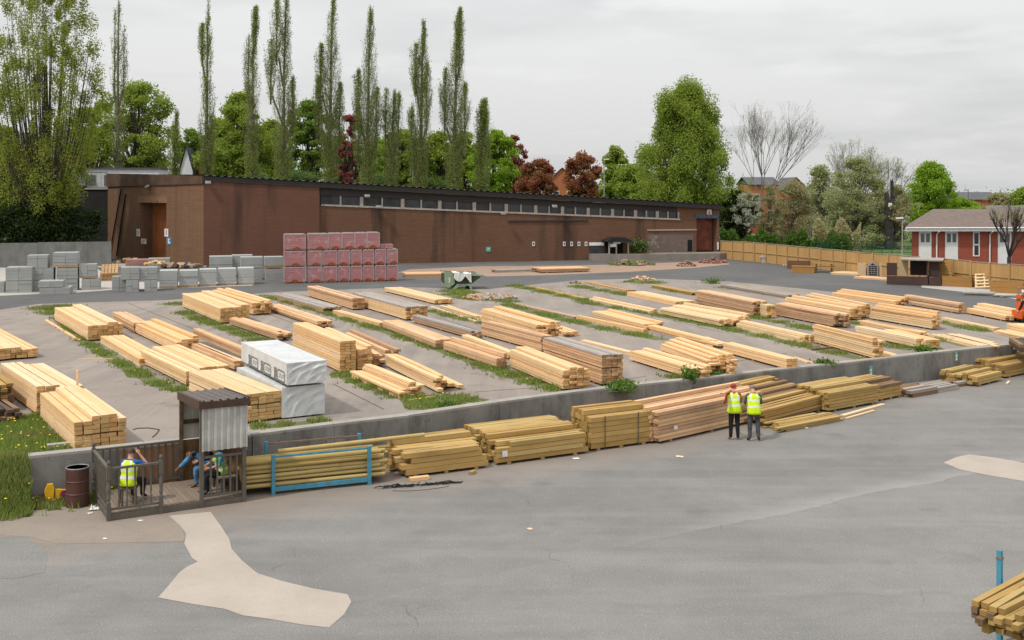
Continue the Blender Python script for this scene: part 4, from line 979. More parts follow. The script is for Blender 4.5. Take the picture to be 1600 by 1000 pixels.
# ---------------------------------------------------------------- white wrapped packs
def wrapmat():
    m, t, b = newmat('white_wrap', .45, 0, .4)
    col = t.mix(t.remap(t.noise(t.coord(), 1.5, 4), .35, .65), (.60, .61, .60), (.50, .51, .52)); t.link(col, b.inputs['Base Color'])
    mp = t.n.new('ShaderNodeMapping'); t.link(t.coord(), mp.inputs[0]); mp.inputs['Rotation'].default_value = (.2, .75, .3); mp.inputs['Scale'].default_value = (6.5, 5., 1.1)
    bm_ = t.n.new('ShaderNodeBump'); bm_.inputs['Strength'].default_value = .55; bm_.inputs['Distance'].default_value = .08
    t.link(t.noise(mp.outputs[0], 1.3, 4, .6), bm_.inputs['Height']); t.link(bm_.outputs[0], b.inputs['Normal'])
    return m
WRAP = wrapmat(); PRINT = plain('dark_print', (.12, .13, .13), .7, .2)
def wrapped(N, vb, T, Rr, z0, label, h=None):
    A = P(N[0], vb, z0); h = h or (vb-N[1])*A.y/F; zt = z0+h
    t_, r_ = P(T[0], T[1], zt), P(Rr[0], Rr[1], zt); a = A.copy(); a.z = zt
    ex = t_-a; L = ex.length; ex.normalize(); ey = Vector((ex.y, -ex.x, 0)); Wd = abs((r_-a).dot(ey)); ez = Vector((0, 0, 1))
    root = thing('wrapped_pack', label, 'wrapped timber pack', A, 0, 'white wrapped timber packs')
    m = MB(); rr = random.Random(label)
    def patch(o, du, dv, nrm, nu, nv, amp):
        vs = []
        for i in range(nu+1):
            for j in range(nv+1):
                u, v = i/nu, j/nv; edge = min(u, 1-u, v, 1-v)
                q_ = u*4.6-v*3.1+1.3*math.sin(2.2*v+u*1.7); w_ = amp*(1-abs(math.sin(q_*1.9))*1.6)*(.35+.65*abs(math.sin(u*3+v*2)))+amp*.5*(1-2*abs(math.sin(9*u-5*v))); w_ *= min(1, edge*7)
                vs.append(o+du*u+dv*v+nrm*w_)
        m.add(vs, [(i*(nv+1)+j, (i+1)*(nv+1)+j, (i+1)*(nv+1)+j+1, i*(nv+1)+j+1) for i in range(nu) for j in range(nv)])
    b0 = ez*.05
    patch(b0, ey*Wd, ez*(h-.05), -ex, 44, 30, .034)      # end facing the camera
    patch(b0, ex*L, ez*(h-.05), -ey, 30, 10, .006)        # left side
    patch(b0+ey*Wd, ex*L, ez*(h-.05), ey, 30, 10, .01)
    patch(b0+ex*L, ey*Wd, ez*(h-.05), ex, 10, 10, .01)
    patch(ez*h, ex*L, ey*Wd, ez, 36, 14, .008)
    m.build('wrap', WRAP, root, smooth=True)
    q = MB()
    for i in range(3): c = ex*(L*(.12+.38*i)); q.obox(c+ey*Wd/2+ez*.025, ex*.05, ey*(Wd/2-.02), ez*.024)
    q.build('bearer', BEAR, root)
    return root, ex, ey, ez, L, Wd, h
lo = wrapped((441, 606), 656, (370, 574), (515, 602.5), 1.0, 'lower white wrapped timber pack standing on the concrete behind the shelter')
zl = 1.0+lo[6]+.03
A2 = P(441, 656, 1.0)
hi = wrapped((448, 567.5), 605, (377, 534.5), (520, 566.5), zl, 'upper white wrapped timber pack printed with dark rounded frames', None)
root, ex, ey, ez, L, Wd, hh = hi
pm = MB()
def stroke(pts, w=.03):
    for a, b in zip(pts, pts[1:]):
        a_ = ex*a[0]+ez*a[1]-ey*.016; b_ = ex*b[0]+ez*b[1]-ey*.016
        pm.bar(a_, b_, .004, w, 0, (0, 0, 1)) if abs(a[0]-b[0]) > abs(a[1]-b[1]) else pm.bar(a_, b_, w, .004, 0, ey)
for k in range(4):
    x = .12+k*1.42
    if x+1.05 > L: break
    bx = [(x+.12, .10), (x+.72, .10), (x+.80, .16), (x+.80, .34), (x+.72, .40), (x+.12, .40), (x+.05, .34), (x+.05, .16), (x+.12, .10)]
    stroke(bx, .032)
    for j in range(4):   # the illegible lettering inside
        stroke([(x+.16+j*.14, .19), (x+.16+j*.14, .31)], .018); stroke([(x+.16+j*.14, .30-(j % 2)*.1), (x+.24+j*.14, .30-(j % 2)*.1)], .018)
    stroke([(x+.86, .14), (x+.98, .36)], .03); stroke([(x+.98, .14), (x+.86, .36)], .03); stroke([(x+1.02, .12), (x+1.12, .38)], .03); stroke([(x+1.12, .12), (x+1.02, .38)], .03)
    stroke([(x+.85, .10), (x+1.14, .10)], .03); stroke([(x+.85, .40), (x+1.14, .40)], .03)
stroke([(.0, .075), (L, .075)], .022)
pm.build('printed_logo', PRINT, root)
# ---------------------------------------------------------------- brick warehouse
FL = P(318, 417.5, 1.0); FR = P(1126, 403, 1.0); BL_ = Vector((-40.88, 110.0, 1.0))
wd = (FR-FL).normalized(); wn = Vector((wd.y, -wd.x, 0)); WLEN = (FR-FL).length; WRZ = math.atan2(wd.y, wd.x)
wi = -wn
ed = (BL_-FL).normalized(); en = Vector((-ed.y, ed.x, 0)); 
if en.y > 0: en = -en
ELEN = (BL_-FL).length
def ray(u, v): return Vector(((u-800)/F, 1, -(v-VH)/F))
def onplane(u, v, o, n):
    r = ray(u, v); Y = (o-Vector((0, 0, H))).dot(n)/r.dot(n); return r*Y+Vector((0, 0, H))
def fs(u, v, off=0.): # facade: distance along, height over the yard
    p = onplane(u, v, FL+wi*off, wn); return ((p-FL).dot(wd), p.z-1.0)
def es(u, v):
    p = onplane(u, v, FL, en); return ((p-FL).dot(ed), p.z-1.0)
def brick(name, c1, c2, c3, stain, s_amt=.7, tint=None):
    m, t, b = newmat(name, .9, 0, .2)
    co = t.coord()
    sx = t.n.new('ShaderNodeSeparateXYZ'); t.link(co, sx.inputs[0])
    cm = t.n.new('ShaderNodeCombineXYZ'); t.link(t.math('ADD', sx.outputs[0], t.math('MULTIPLY', sx.outputs[1], .7)), cm.inputs[0]); t.link(sx.outputs[2], cm.inputs[1])
    br = t.n.new('ShaderNodeTexBrick'); t.link(cm.outputs[0], br.inputs['Vector']); br.inputs['Scale'].default_value = 1.
    br.inputs['Brick Width'].default_value = .225; br.inputs['Row Height'].default_value = .075; br.inputs['Mortar Size'].default_value = .008
    br.inputs['Color1'].default_value = (*c1, 1); br.inputs['Color2'].default_value = (*c2, 1); br.inputs['Mortar'].default_value = (*c3, 1)
    col = t.mix(t.remap(t.noise(co, .35, 4), .35, .65, 0, .5), br.outputs['Color'], tint or c2)
    rowm = t.n.new('ShaderNodeMapping'); t.link(co, rowm.inputs[0]); rowm.inputs['Scale'].default_value = (.5, .5, 9)
    col = t.mix(t.remap(t.noise(rowm.outputs[0], 1., 4), .4, .7, 0, .3), col, tuple(x*1.4 for x in c1))
    mp = t.n.new('ShaderNodeMapping'); t.link(co, mp.inputs[0]); mp.inputs['Scale'].default_value = (.55, .55, .06)
    col = t.mix(t.remap(t.noise(mp.outputs[0], 1., 5, .6), .52, .70, 0, s_amt), col, stain)
    col = t.mix(t.remap(t.noise(co, .9, 6, .7), .58, .72, 0, .4), col, tuple(x*1.7 for x in stain))
    t.link(col, b.inputs['Base Color'])
    return m
BRK = brick('warehouse_brick', (.165, .078, .045), (.122, .06, .036), (.13, .095, .07), (.042, .029, .023), .85)
BRKL = brick('warehouse_brick_red', (.155, .064, .040), (.115, .054, .036), (.13, .085, .065), (.045, .03, .023), .7)
BRKE = brick('end_brick', (.175, .094, .052), (.14, .075, .043), (.15, .10, .07), (.07, .042, .028), .5)
FASC = plain('dark_fascia', (.030, .027, .026), .8, .25, .8, c2=(.045, .038, .034)); FASCE = plain('brown_fascia', (.10, .058, .036), .8, .25, .8)
ROOFM = plain('black_roof_sheet', (.02, .02, .022), .6, .3, 2.); FRAMEM = plain('window_frame', (.38, .34, .29), .7, .15, 4.)
GLASSD, t_, b_ = newmat('dark_glass', .12, 0, .6); b_.inputs['Base Color'].default_value = (.03, .033, .035, 1)
GLASSB = plain('painted_glass', (.055, .056, .058), .45, .3, 1.2)
DOORR = plain('red_brown_door', (.16, .045, .025), .7, .25, 1.6); DOORO = plain('orange_brown_door', (.30, .105, .035), .7, .15, 1.5, c2=(.25, .085, .03))
BLUEL = plain('blue_lintel', (.07, .12, .15), .8, .3, 4.); PAINTG = concrete('peeling_paint', (.17, .125, .11), (.145, .108, .097), (.50, .47, .43), .8, .55, 12.)
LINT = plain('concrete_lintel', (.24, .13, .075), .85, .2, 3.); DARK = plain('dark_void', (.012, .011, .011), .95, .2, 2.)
wh = thing('warehouse', 'long flat roofed brown brick warehouse with a strip of high windows', 'warehouse', FL, WRZ)
fz = lambda s: lerp(8.02, 5.32, s/WLEN)   # roof line over the yard
L3 = lambda s, z, d: Vector((s, d, z))
s1 = fs(499, 350)[0]
sw0, sw1 = fs(500, 320)[0], fs(1060, 342)[0]
REC = .28
def sill(s): a, b = fs(500, 320, REC), fs(1060, 342.5, REC); return lerp(a[1], b[1], (s-a[0])/(b[0]-a[0]))
def whead(s): a, b = fs(550, 307, REC), fs(1060, 331.5, REC); return lerp(a[1], b[1], (s-a[0])/(b[0]-a[0]))
m = MB(); m.prism([(0, -.1), (s1, -.1), (s1, fz(s1)-.45), (0, fz(0)-.45)], 0, .5, L3); m.build('wall', BRKL, wh)
def wl(poly, d0, d1, mat, name='wall'): m = MB(); m.prism(poly, d0, d1, L3); return m.build(name, mat, wh)
sd0, sd1 = fs(1090, 370)[0], fs(1122, 370)[0]; dz = fs(1106, 341)[1]; dz0 = .72
wl([(s1+.002, -.1), (sw1, -.1), (sw1, sill(sw1)), (s1+.002, sill(s1))], REC, .9, BRK)
wl([(s1+.002, whead(s1)), (sw1, whead(sw1)), (sw1, fz(sw1)-.45), (s1+.002, fz(s1)-.45)], REC, .9, FASC, 'window_fascia')
wl([(sw1+.002, -.1), (sd0, -.1), (sd0, fz(sd0)-.45), (sw1+.002, fz(sw1)-.45)], REC-.003, .9, BRK)
wl([(sd0+.002, dz), (sd1, dz), (sd1, fz(sd1)-.45), (sd0+.002, fz(sd0)-.45)], REC, .9, BRK)
wl([(sd1+.002, -.1), (WLEN, -.1), (WLEN, fz(WLEN)-.45), (sd1+.002, fz(sd1)-.45)], REC-.003, .9, BRK)
wl([(sd0-.2, dz), (sd1+.25, dz-.02), (sd1+.25, dz+.35), (sd0-.2, dz+.37)], REC-.05, REC-.006, BLUEL, 'lintel')
dr = wl([(sd0+.01, dz0), (sd1-.3, dz0), (sd1-.3, dz-.01), (sd0+.01, dz-.01)], .78, .86, DOORR, 'door')
# roof: top band of fascia along the front, corrugated edge
wl([(-.12, fz(0)-.44), (WLEN+.1, fz(WLEN)-.44), (WLEN+.1, fz(WLEN)), (-.12, fz(0))], -.10, .04, FASC, 'roof_fascia')
m = MB(); N = int(WLEN/.16); vs = []
BRl = (FR+ed*ELEN*.8)-FL; BLl = BL_-FL
toL = lambda v: Vector((v.dot(wd), v.dot(wi), 0))
b0, b1 = toL(BLl), toL(BRl)
for i in range(N+1):
    t = i/N; s = lerp(-.15, WLEN+.12, t); h = .075 if i % 4 < 2 else 0
    vs.append((s, -.22, fz(s)+.02+h)); q = b0.lerp(b1, t); vs.append((q.x, q.y, fz(s)+.3+h))
m.add(vs, [(2*i, 2*i+2, 2*i+3, 2*i+1) for i in range(N)]); m.build('roof', ROOFM, wh)
# end wall, back and far side
E3 = lambda s, z, d: toL(ed*s-en*d)+Vector((0, 0, z))
ed0, ed1 = es(260, 350)[0], es(230, 350)[0]; j0 = es(218, 350)[0]; dzt = es(245, 316)[1]; bz_ = es(316, 287)[1]; bz2 = es(170, 292)[1]; tz = es(168, 271)[1]
def ew(poly, d0, d1, mat, name='wall'): m = MB(); m.prism(poly, d0, d1, E3); return m.build(name, mat, wh)
ew([(.003, -.1), (ed0, -.1), (ed0, bz_), (.003, bz_)], 0, .5, BRKE)
ew([(ed0+.002, dzt), (j0, dzt), (j0, lerp(bz_, bz2, .6)), (ed0+.002, bz_)], 0, .5, BRKE)
ew([(j0+.002, -.1), (ELEN, -.1), (ELEN, bz2), (j0+.002, lerp(bz_, bz2, .6))], 0, .5, BRKE)
ew([(ed0+.01, 0), (j0, 0), (j0, dzt), (ed0+.01, dzt)], 1.3, 1.4, DOORO, 'door')
ew([(ed0-.3, dzt-.05), (j0+.3, dzt-.05), (j0+.3, dzt+.6), (ed0-.3, dzt+.6)], -.03, -.003, LINT, 'lintel')
ew([(-.05, bz_), (ELEN, bz2), (ELEN, tz), (-.05, fz(0)+.04)], -.14, .4, FASCE, 'roof_fascia')
ew([(ed0+.004, 0), (ed0+.05, 0), (ed0+.05, dzt), (ed0+.004, dzt)], .5, 1.3, BRKE, 'door_reveal')
ew([(j0-.05, 0), (j0-.004, 0), (j0-.004, dzt), (j0-.05, dzt)], .5, 1.3, BRKE, 'door_reveal')
m = MB(); m.add([b0+Vector((0, 0, -.1)), b1+Vector((0, 0, -.1)), b1+Vector((0, 0, 5.3)), b0+Vector((0, 0, 8.2))], [(0, 1, 2, 3)])
f_ = Vector((WLEN, .3, 0)); m.add([f_+Vector((0, 0, -.1)), b1+Vector((0, 0, -.1)), b1+Vector((0, 0, 5.3)), f_+Vector((0, 0, 5.3))], [(0, 1, 2, 3)]); m.build('wall', BRK, wh)
# windows between the pale pillars
pill = [500, 565, 629, 687, 741, 791, 837, 879, 919, 957, 993, 1027, 1060]
for i in range(len(pill)-1):
    a, b = fs(pill[i], 325, REC)[0], fs(pill[i+1], 325, REC)[0]
    if i == 0: a = s1+.02
    mid = (a+b)/2
    m = MB(); pw = .16 if i else .02
    m.prism([(a-pw, sill(a)+.003), (a+pw, sill(a)+.003), (a+pw, whead(a)-.003), (a-pw, whead(a)-.003)], REC-.03, REC+.1, L3)
    m.prism([(mid-.07, sill(mid)+.003), (mid+.07, sill(mid)+.003), (mid+.07, whead(mid)-.003), (mid-.07, whead(mid)-.003)], REC-.01, REC+.1, L3)
    m.prism([(a+.17, sill(a)-.10), (b+.16, sill(b)-.10), (b+.16, sill(b)+.06), (a+.17, sill(a)+.06)], REC-.08, REC+.11, L3)
    if i == len(pill)-2: m.prism([(b-.08, sill(b)+.08), (b+.08, sill(b)+.08), (b+.08, whead(b)), (b-.08, whead(b))], REC-.03, REC+.1, L3)
    w = m.build('window', FRAMEM, wh)
    for k, (x0, x1) in enumerate(((a+.1, mid), (mid, b))):
        m = MB(); m.prism([(x0, sill(x0)), (x1, sill(x1)), (x1, whead(x1)), (x0, whead(x0))], REC+.13+.004*k, REC+.16, L3)
        m.build('pane', GLASSB if (i < 4 or (i+k) % 3 == 1) else GLASSD, w)
# peeling painted panel and porch
pa, pb = fs(1013, 368), fs(1085, 402)
wl([(pa[0], .05), (pb[0], .05), (pb[0], pa[1]), (pa[0], pa[1]+.1)], REC-.03, REC-.006, PAINTG, 'painted_panel')
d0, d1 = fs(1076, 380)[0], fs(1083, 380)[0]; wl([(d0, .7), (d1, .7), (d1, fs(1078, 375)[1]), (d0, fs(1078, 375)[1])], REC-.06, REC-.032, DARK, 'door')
q0, q1 = fs(922, 385)[0], fs(945, 385)[0]; wl([(q0, .6), (q1, .6), (q1, fs(930, 384)[1]), (q0, fs(930, 384)[1])], REC-.05, REC-.004, GLASSB, 'shutter')
wl([(q0, fs(930, 384)[1]+.01), (q1, fs(930, 384)[1]+.01), (q1, fs(930, 379)[1]), (q0, fs(930, 379)[1])], REC-.08, REC-.004, WHITE, 'sign_board')
pd0, pd1 = fs(945, 385)[0], fs(976, 385)[0]; pz = fs(960, 376)[1]
po = MB()
for s in (pd0+.05, (pd0+pd1)/2-.25, pd1-.05): po.box(s-.06, s+.06, -1.1, -1.0, .55, pz)
po.box(pd0, pd1, -1.1, -1.0, pz-.14, pz); po.build('porch_post', FRAMEM, wh)
m = MB(); fn = lambda a, b, d: Vector((a, d, b)); m.prism([(pd0-.3, pz), (pd0+.5, pz+.35), (pd1-.5, pz+.35), (pd1+.3, pz), (pd1+.2, pz-.06), (pd0-.2, pz-.06)], -1.4, REC-.01, fn); m.build('porch_roof', ROOFM, wh)
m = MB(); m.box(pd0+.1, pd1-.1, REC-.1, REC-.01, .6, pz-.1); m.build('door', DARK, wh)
m = MB(); fn = lambda a, b, d: Vector((a, d, b)); m.prism([(pd1-1.25+.4*math.cos(t*.314), pz-.25+.4*math.sin(t*.314)) for t in range(11)], -1.12, -1.105, fn); m.box(pd0+.15, pd0+.75, -1.12, -1.105, pz-.55, pz-.25); m.build('porch_sign', WHITE, wh)
# pipe run, drip lines and stains of the wall
m = MB(); a, b = fs(795, 342), fs(920, 346); m.box(a[0], b[0], REC-.09, REC-.01, b[1], b[1]+.14); m.build('cable_tray', FASC, wh)
m = MB(); a, b = fs(1013, 360), fs(1090, 360); m.box(a[0], b[0], REC-.07, REC-.01, a[1]-.05, a[1]+.08); m.build('conduit', FRAMEM, wh)
# flood lights
LAMPM = plain('lamp_housing', (.27, .27, .26), .5, .2, 6.)
for u, v, lab, end in ((325, 285, 'grey floodlight on the warehouse corner under the roof edge', 0), (235, 291, 'grey floodlight over the orange brown end door', 1), (573, 306, 'grey floodlight on the dark fascia over the red brick packs', 0), (591, 323, 'bigger grey floodlight at the sill below the fascia lamp', 0), (785, 333, 'grey floodlight where the cable tray starts under the windows', 0), (865, 322, 'small grey floodlight before the middle windows', 0)):
    p = onplane(u, v, FL, en if end else wn); n_ = en if end else wn; x_ = ed if end else wd
    m = MB(); c = n_*.32; m.obox(c, x_*.24, (n_+Vector((0, 0, -.5))).normalized()*.16, Vector((0, 0, .06))); m.bar(n_*.02, c, .06, .06)
    tag(m.build('floodlight', LAMPM, None, p), lab, 'floodlight')
# notices and signs
NOTE = plain('notice_white', (.66, .66, .63), .7, .08, 3.); RED = plain('notice_red', (.42, .045, .04), .6, .1); NBL = plain('notice_blue', (.06, .20, .36), .6, .1)
def notice(u, v, w, h, lab, mats=(NOTE,), marks=(), end=False, off=REC, group=None, name='notice'):
    o = FL if end else FL+wi*off; n_ = en if end else wn; x_ = -ed if end else wd
    p = onplane(u, v, o, n_); r = None; m = MB(); m.obox(n_*.03, x_*w/2, n_*.015, (0, 0, h/2)); r = tag(m.build(name, mats[0], None, p), lab, 'sign', group)
    for k, (ma, x, z, hw, hh, tri) in enumerate(marks):
        m = MB(); c = n_*.052+x_*x+Vector((0, 0, z))
        if tri: m.add([c+x_*-hw+Vector((0, 0, -hh*tri)), c+x_*hw+Vector((0, 0, -hh*tri)), c+Vector((0, 0, hh*tri))], [(0, 1, 2)])
        else: m.obox(c, x_*hw, n_*.003, (0, 0, hh))
        m.build('marking', ma, r)
    return r
GN = 'white notices on the warehouse wall'
for u, v, lab in ((833.5, 381, 'small white notice alone on the brown wall left of the four in a row'), (881.5, 381, 'first of four white notices left of the porch'), (893, 381, 'second of four white notices left of the porch'), (904.5, 381, 'third of four white notices left of the porch'), (915.5, 381, 'white notice right beside the shuttered opening left of the porch'), (992.5, 380, 'white notice right of the porch, nearer to it'), (1004.5, 380, 'white notice right of the porch beside the peeling panel')):
    notice(u, v, .27, .42, lab, marks=((FASC, 0, .02, .06, .09, 0),), group=GN)
notice(763, 389.5, .45, .45, 'square green first aid style sign on the warehouse wall behind the skip', (PLATE,), ((NOTE, -.02, 0, .13, .035, 0), (NOTE, .06, .06, .05, .07, 0)))
notice(1108, 334, .5, .85, 'white height sign with two red arrow heads over the loading door', (NOTE,), ((RED, 0, .17, .16, .14, 1), (RED, 0, -.17, .16, .14, -1)))
notice(1121.5, 384, .18, .75, 'narrow white strip sign on the right corner of the warehouse')
notice(216.5, 363.5, .75, .72, 'white and red notice left of the orange brown door', (NOTE,), ((RED, 0, .2, .12, .1, 1), (RED, 0, -.16, .12, .1, -1), (RED, 0, 0.02, .05, .05, 0)), True)
notice(260.5, 363.5, .75, .72, 'white and red notice right of the orange brown door', (NOTE,), ((RED, 0, .2, .12, .1, 1), (RED, 0, -.16, .12, .1, -1), (RED, 0, 0.02, .05, .05, 0)), True)
notice(264.8, 376.5, 1.0, .68, 'blue and white notice below the red one, right of the door', (NBL,), ((NOTE, .0, -.14, .2, .1, 0), (NOTE, -.1, .1, .1, .12, 0), (NOTE, .12, .17, .07, .05, 0)), True)
notice(225, 377, 1.1, .50, 'cream notice on the left jamb of the orange brown door', (plain('notice_cream', (.52, .48, .38), .7, .1),), ((FASC, .12, .06, .05, .07, 0), (FASC, -.1, 0, .12, .02, 0)), True)
m = MB(); p0 = onplane(187, 315, FL, en)+en*.1
for a, b in (((191, 295), (172, 405)), ((198, 303), (184, 400))): m.tube([onplane(*a, FL, en)+en*.12-p0, onplane(*b, FL, en)+en*.12-p0], .07, 6)
tag(m.build('cable', BLACKP, None, p0), 'pair of black cables hanging down the left end of the warehouse', 'cable')
# dock in front of the right part: low slab, rubble, weeds
DOCK = concrete('dock_concrete', (.26, .225, .19), (.20, .175, .15), (.12, .10, .08), .7, .8)
a, b = fs(921, 410)[0], fs(1135, 408)[0]
m = MB(); m.prism([(a, -.6), (lerp(a, b, .3), -2.0), (lerp(a, b, .6), -2.2), (lerp(a, b, .86), -2.6), (b, -1.9), (b, .2), (a, .2)], 0, .62, lambda x, y, z: Vector((x, y, z)))
tag(m.build('loading_dock', DOCK, None, FL, WRZ), 'low concrete loading dock along the right part of the warehouse', 'loading dock')
RUB = plain('brick_rubble', (.26, .12, .09), .95, .35, 4., c2=(.17, .10, .08))
def heap(u, v, r, h, lab, mat, n=60, z=1.0, name='rubble_heap', cat='rubble', sq=.7):
    c = P(u, v, z); m = MB(); rr = random.Random(lab)
    for _ in range(n):
        q = rr.random()**.6; a = rr.random()*6.28; s = rr.uniform(.05, .14)*max(r, .6)
        x, y = r*q*math.cos(a), r*q*math.sin(a)*sq; z_ = h*(1-q)*rr.uniform(.6, 1)
        M_ = Matrix.Rotation(rr.random()*3, 3, 'Z') @ Matrix.Rotation(rr.random()*.8, 3, 'X')
        m.obox((x, y, z_+s*.4), M_ @ Vector((s, 0, 0)), M_ @ Vector((0, s*.6, 0)), M_ @ Vector((0, 0, s*.45)), rr.randrange(len(mat)))
    return kind(tag(m.build(name, mat, None, c), lab, cat), 'stuff')
heap(1072, 416, .9, .6, 'heap of red brick rubble in front of the loading dock', [RUB, EARTH], 60)
heap(985, 414, 2.0, .35, 'earth and broken bricks below the porch', [SOIL, EARTH, SOIL], 70)
heap(1115, 411, 1.4, .45, 'red brick pile at the right end of the loading dock', [RUB], 45)
heap(898, 443, .5, .2, 'small heap of brown offcuts at the road edge', [WOODS['brown'][0], WOODS['rough'][0]], 26)
heap(1003, 437, 1.0, .25, 'heap of pale offcuts on the grass at the road edge', [WOODS['rough'][0], WOODS['pale'][0]], 40)
heap(765, 466, 1.6, .12, 'scatter of stones and splinters on the gravel patch behind the middle stacks', [GRAVEL, WOODS['rough'][0], WOODS['grey'][0]], 150, sq=1.)
BUSHM = grassmat('bush_leaves', (.055, .10, .02), (.10, .16, .035), (.09, .12, .03))
wb_ = thing('weed_plant', 'green weed bush growing on the dock right of the porch', 'weed', FL+wd*fs(996, 400)[0]+wn*.6+Vector((0, 0, .6))); npmesh('foliage', leafquads((0, 0, .7), 700, .45, .35, .11), 4, BUSHM, wb_)

# ---------------------------------------------------------------- block and brick packs, pallets
BLK = concrete('block_grey', (.36, .365, .35), (.31, .315, .305), (.25, .25, .245), .3, 1.2, 30.); BLK2 = concrete('block_light', (.43, .435, .42), (.37, .375, .36), (.30, .30, .29), .3, 1.2, 30.)
PAL = wood('pallet_wood', (.36, .21, .10), (.50, .31, .15)); SHRINK = plain('shrink_wrap', (.40, .32, .33), .35, .15, 3., spec=.5)
def pallet_mesh(w, d, h=.12):
    m = MB()
    for i in range(5): x = -w/2+w*(i+.5)/5; m.box(x-w*.075, x+w*.075, -d/2, d/2, h-.022, h)
    for y in (-d/2+.05, 0, d/2-.05):
        m.box(-w/2, w/2, y-.05, y+.05, .02, h-.024)
    return m
def blockpack(x0, x1, vt, vb, lab, z0=1.0, mat=BLK, split=True, pal=False, depth=None, rz=None, base=None, group='grey block packs'):
    # x0, x1: sides, vt, vb: top and foot in the picture; base: row of the ground under the whole pile
    yb = base or vb; A = P((x0+x1)/2, yb, 1.0); sc = F/A.y; w = (x1-x0)/sc*(.90 if not split else .95); h = (vb-vt)/sc; zb = 1.0+(yb-vb)/sc+(.006 if base else 0)
    dep = depth or w*.95; rz = WRZ if rz is None else rz
    c = A+Vector((0, dep/2, 0)); c.z = zb
    root = thing('block_pack', lab, 'block pack', c, rz, group)
    p0 = 0
    if pal: pallet_mesh(w*1.04, dep, .12).build('pallet', PAL, root); p0 = .124
    m = MB(); rows = max(2, round((h-p0)/.22)); cols = 2 if split else 1; rr = random.Random(lab)
    for r in range(rows):
        zz0, zz1 = p0+(h-p0)*r/rows, p0+(h-p0)*(r+1)/rows
        for k in range(cols):
            xa, xb = -w/2+w*k/cols, -w/2+w*(k+1)/cols; j = rr.gauss(0, .008)
            m.box(xa+.006, xb-.006, -dep/2+j, dep/2+j, zz0+.001, zz1-.004)
    m.build('block_courses', mat, root)
    return root
D_ = [(4, 44, 439, 457.5, 'grey block pack at the left edge, bottom of a pile of two', None, 0), (4, 44, 418, 438.6, 'grey block pack at the left edge, top of a pile of two', 457.5, 0),
      (-14, 4.2, 440, 457.5, 'grey block pack cut by the left edge of the picture', None, 0),
      (49, 80, 438, 455, 'bottom grey block pack of the stepped pile of three', None, 0), (47, 79, 419.5, 437.6, 'middle grey block pack of the stepped pile of three', 455, 0), (39, 70, 399, 419, 'top grey block pack set to the left on the stepped pile', 455, 0),
      (86, 117, 436.5, 454, 'bottom grey block pack of the tallest pile on the left', None, 0), (84, 117, 418.5, 436, 'middle grey block pack of the tallest pile on the left', 454, 0), (78, 116, 395, 418, 'top grey block pack on a pallet, highest of the left piles', 454, 1),
      (56, 103, 449.5, 459.5, 'low flat grey block layer in front of the piles, lower one', None, 0), (55, 93, 439.5, 449, 'low flat grey block layer in front of the piles, upper one', 459.5, 0),
      (124, 152, 435.5, 453, 'bottom grey block pack left of the wooden pallets', None, 0), (120, 147, 413, 435, 'top grey block pack on a pallet left of the wooden pallets', 453, 1),
      (172, 195, 432, 455, 'half height grey block pack right of the wooden pallets', None, 0),
      (194, 214, 437.5, 456, 'bottom grey block pack of the narrow split pile', None, 0), (185, 214, 418, 437, 'top grey block pack of the narrow split pile', 456, 0),
      (223, 243, 437.5, 455, 'bottom grey block pack of the second narrow pile', None, 0), (213, 242, 418, 437, 'top grey block pack of the second narrow pile', 455, 0)]
for x0, x1, vt, vb, lab, base, pal in D_: blockpack(x0, x1, vt, vb, lab, base=base, pal=bool(pal))
GB2 = 'light grey kerb packs in a row by the road'
for x0, x1, vt, vb, lab in ((243, 273, 423, 450.5, 'light wrapped grey block pack, leftmost of the front row of five'), (274, 305, 423, 449, 'light grey block pack with a dark mark, second of the front row'), (305.5, 334, 421, 447.5, 'light grey block pack in the middle of the front row of five'), (335, 365, 420, 446, 'light grey block pack with a missing corner, fourth of the front row'), (366, 393, 419, 445, 'light grey block pack, rightmost of the front row of five')):
    r = blockpack(x0, x1, vt, vb, lab, mat=BLK2, split=False, pal=True, group=GB2, depth=1.6)
for x0, x1, vt, vb, lab, base in ((321, 360, 401, 417.5, 'long grey block pack behind the front row, leftmost on top', 434), (357, 392, 399, 416, 'grey block pack set back behind the long ones', 432), (370, 408, 402, 418, 'long grey block pack behind the front row beside the red brick packs', 437), (408, 440, 401.5, 418, 'long grey block pack touching the red brick packs, on top', 438),
                                  (322, 359, 418, 434, 'grey block pack hidden low behind the front row', None), (410, 440, 420, 438, 'dark grey block pack at the foot beside the red brick packs', None), (392, 409, 420, 437, 'narrow dark grey block pack in the gap behind the front row', None)):
    blockpack(x0, x1, vt, vb, lab, base=base, split=False, pal=(base is not None and x0 > 400), group='grey block packs behind the front row')
REDB = None
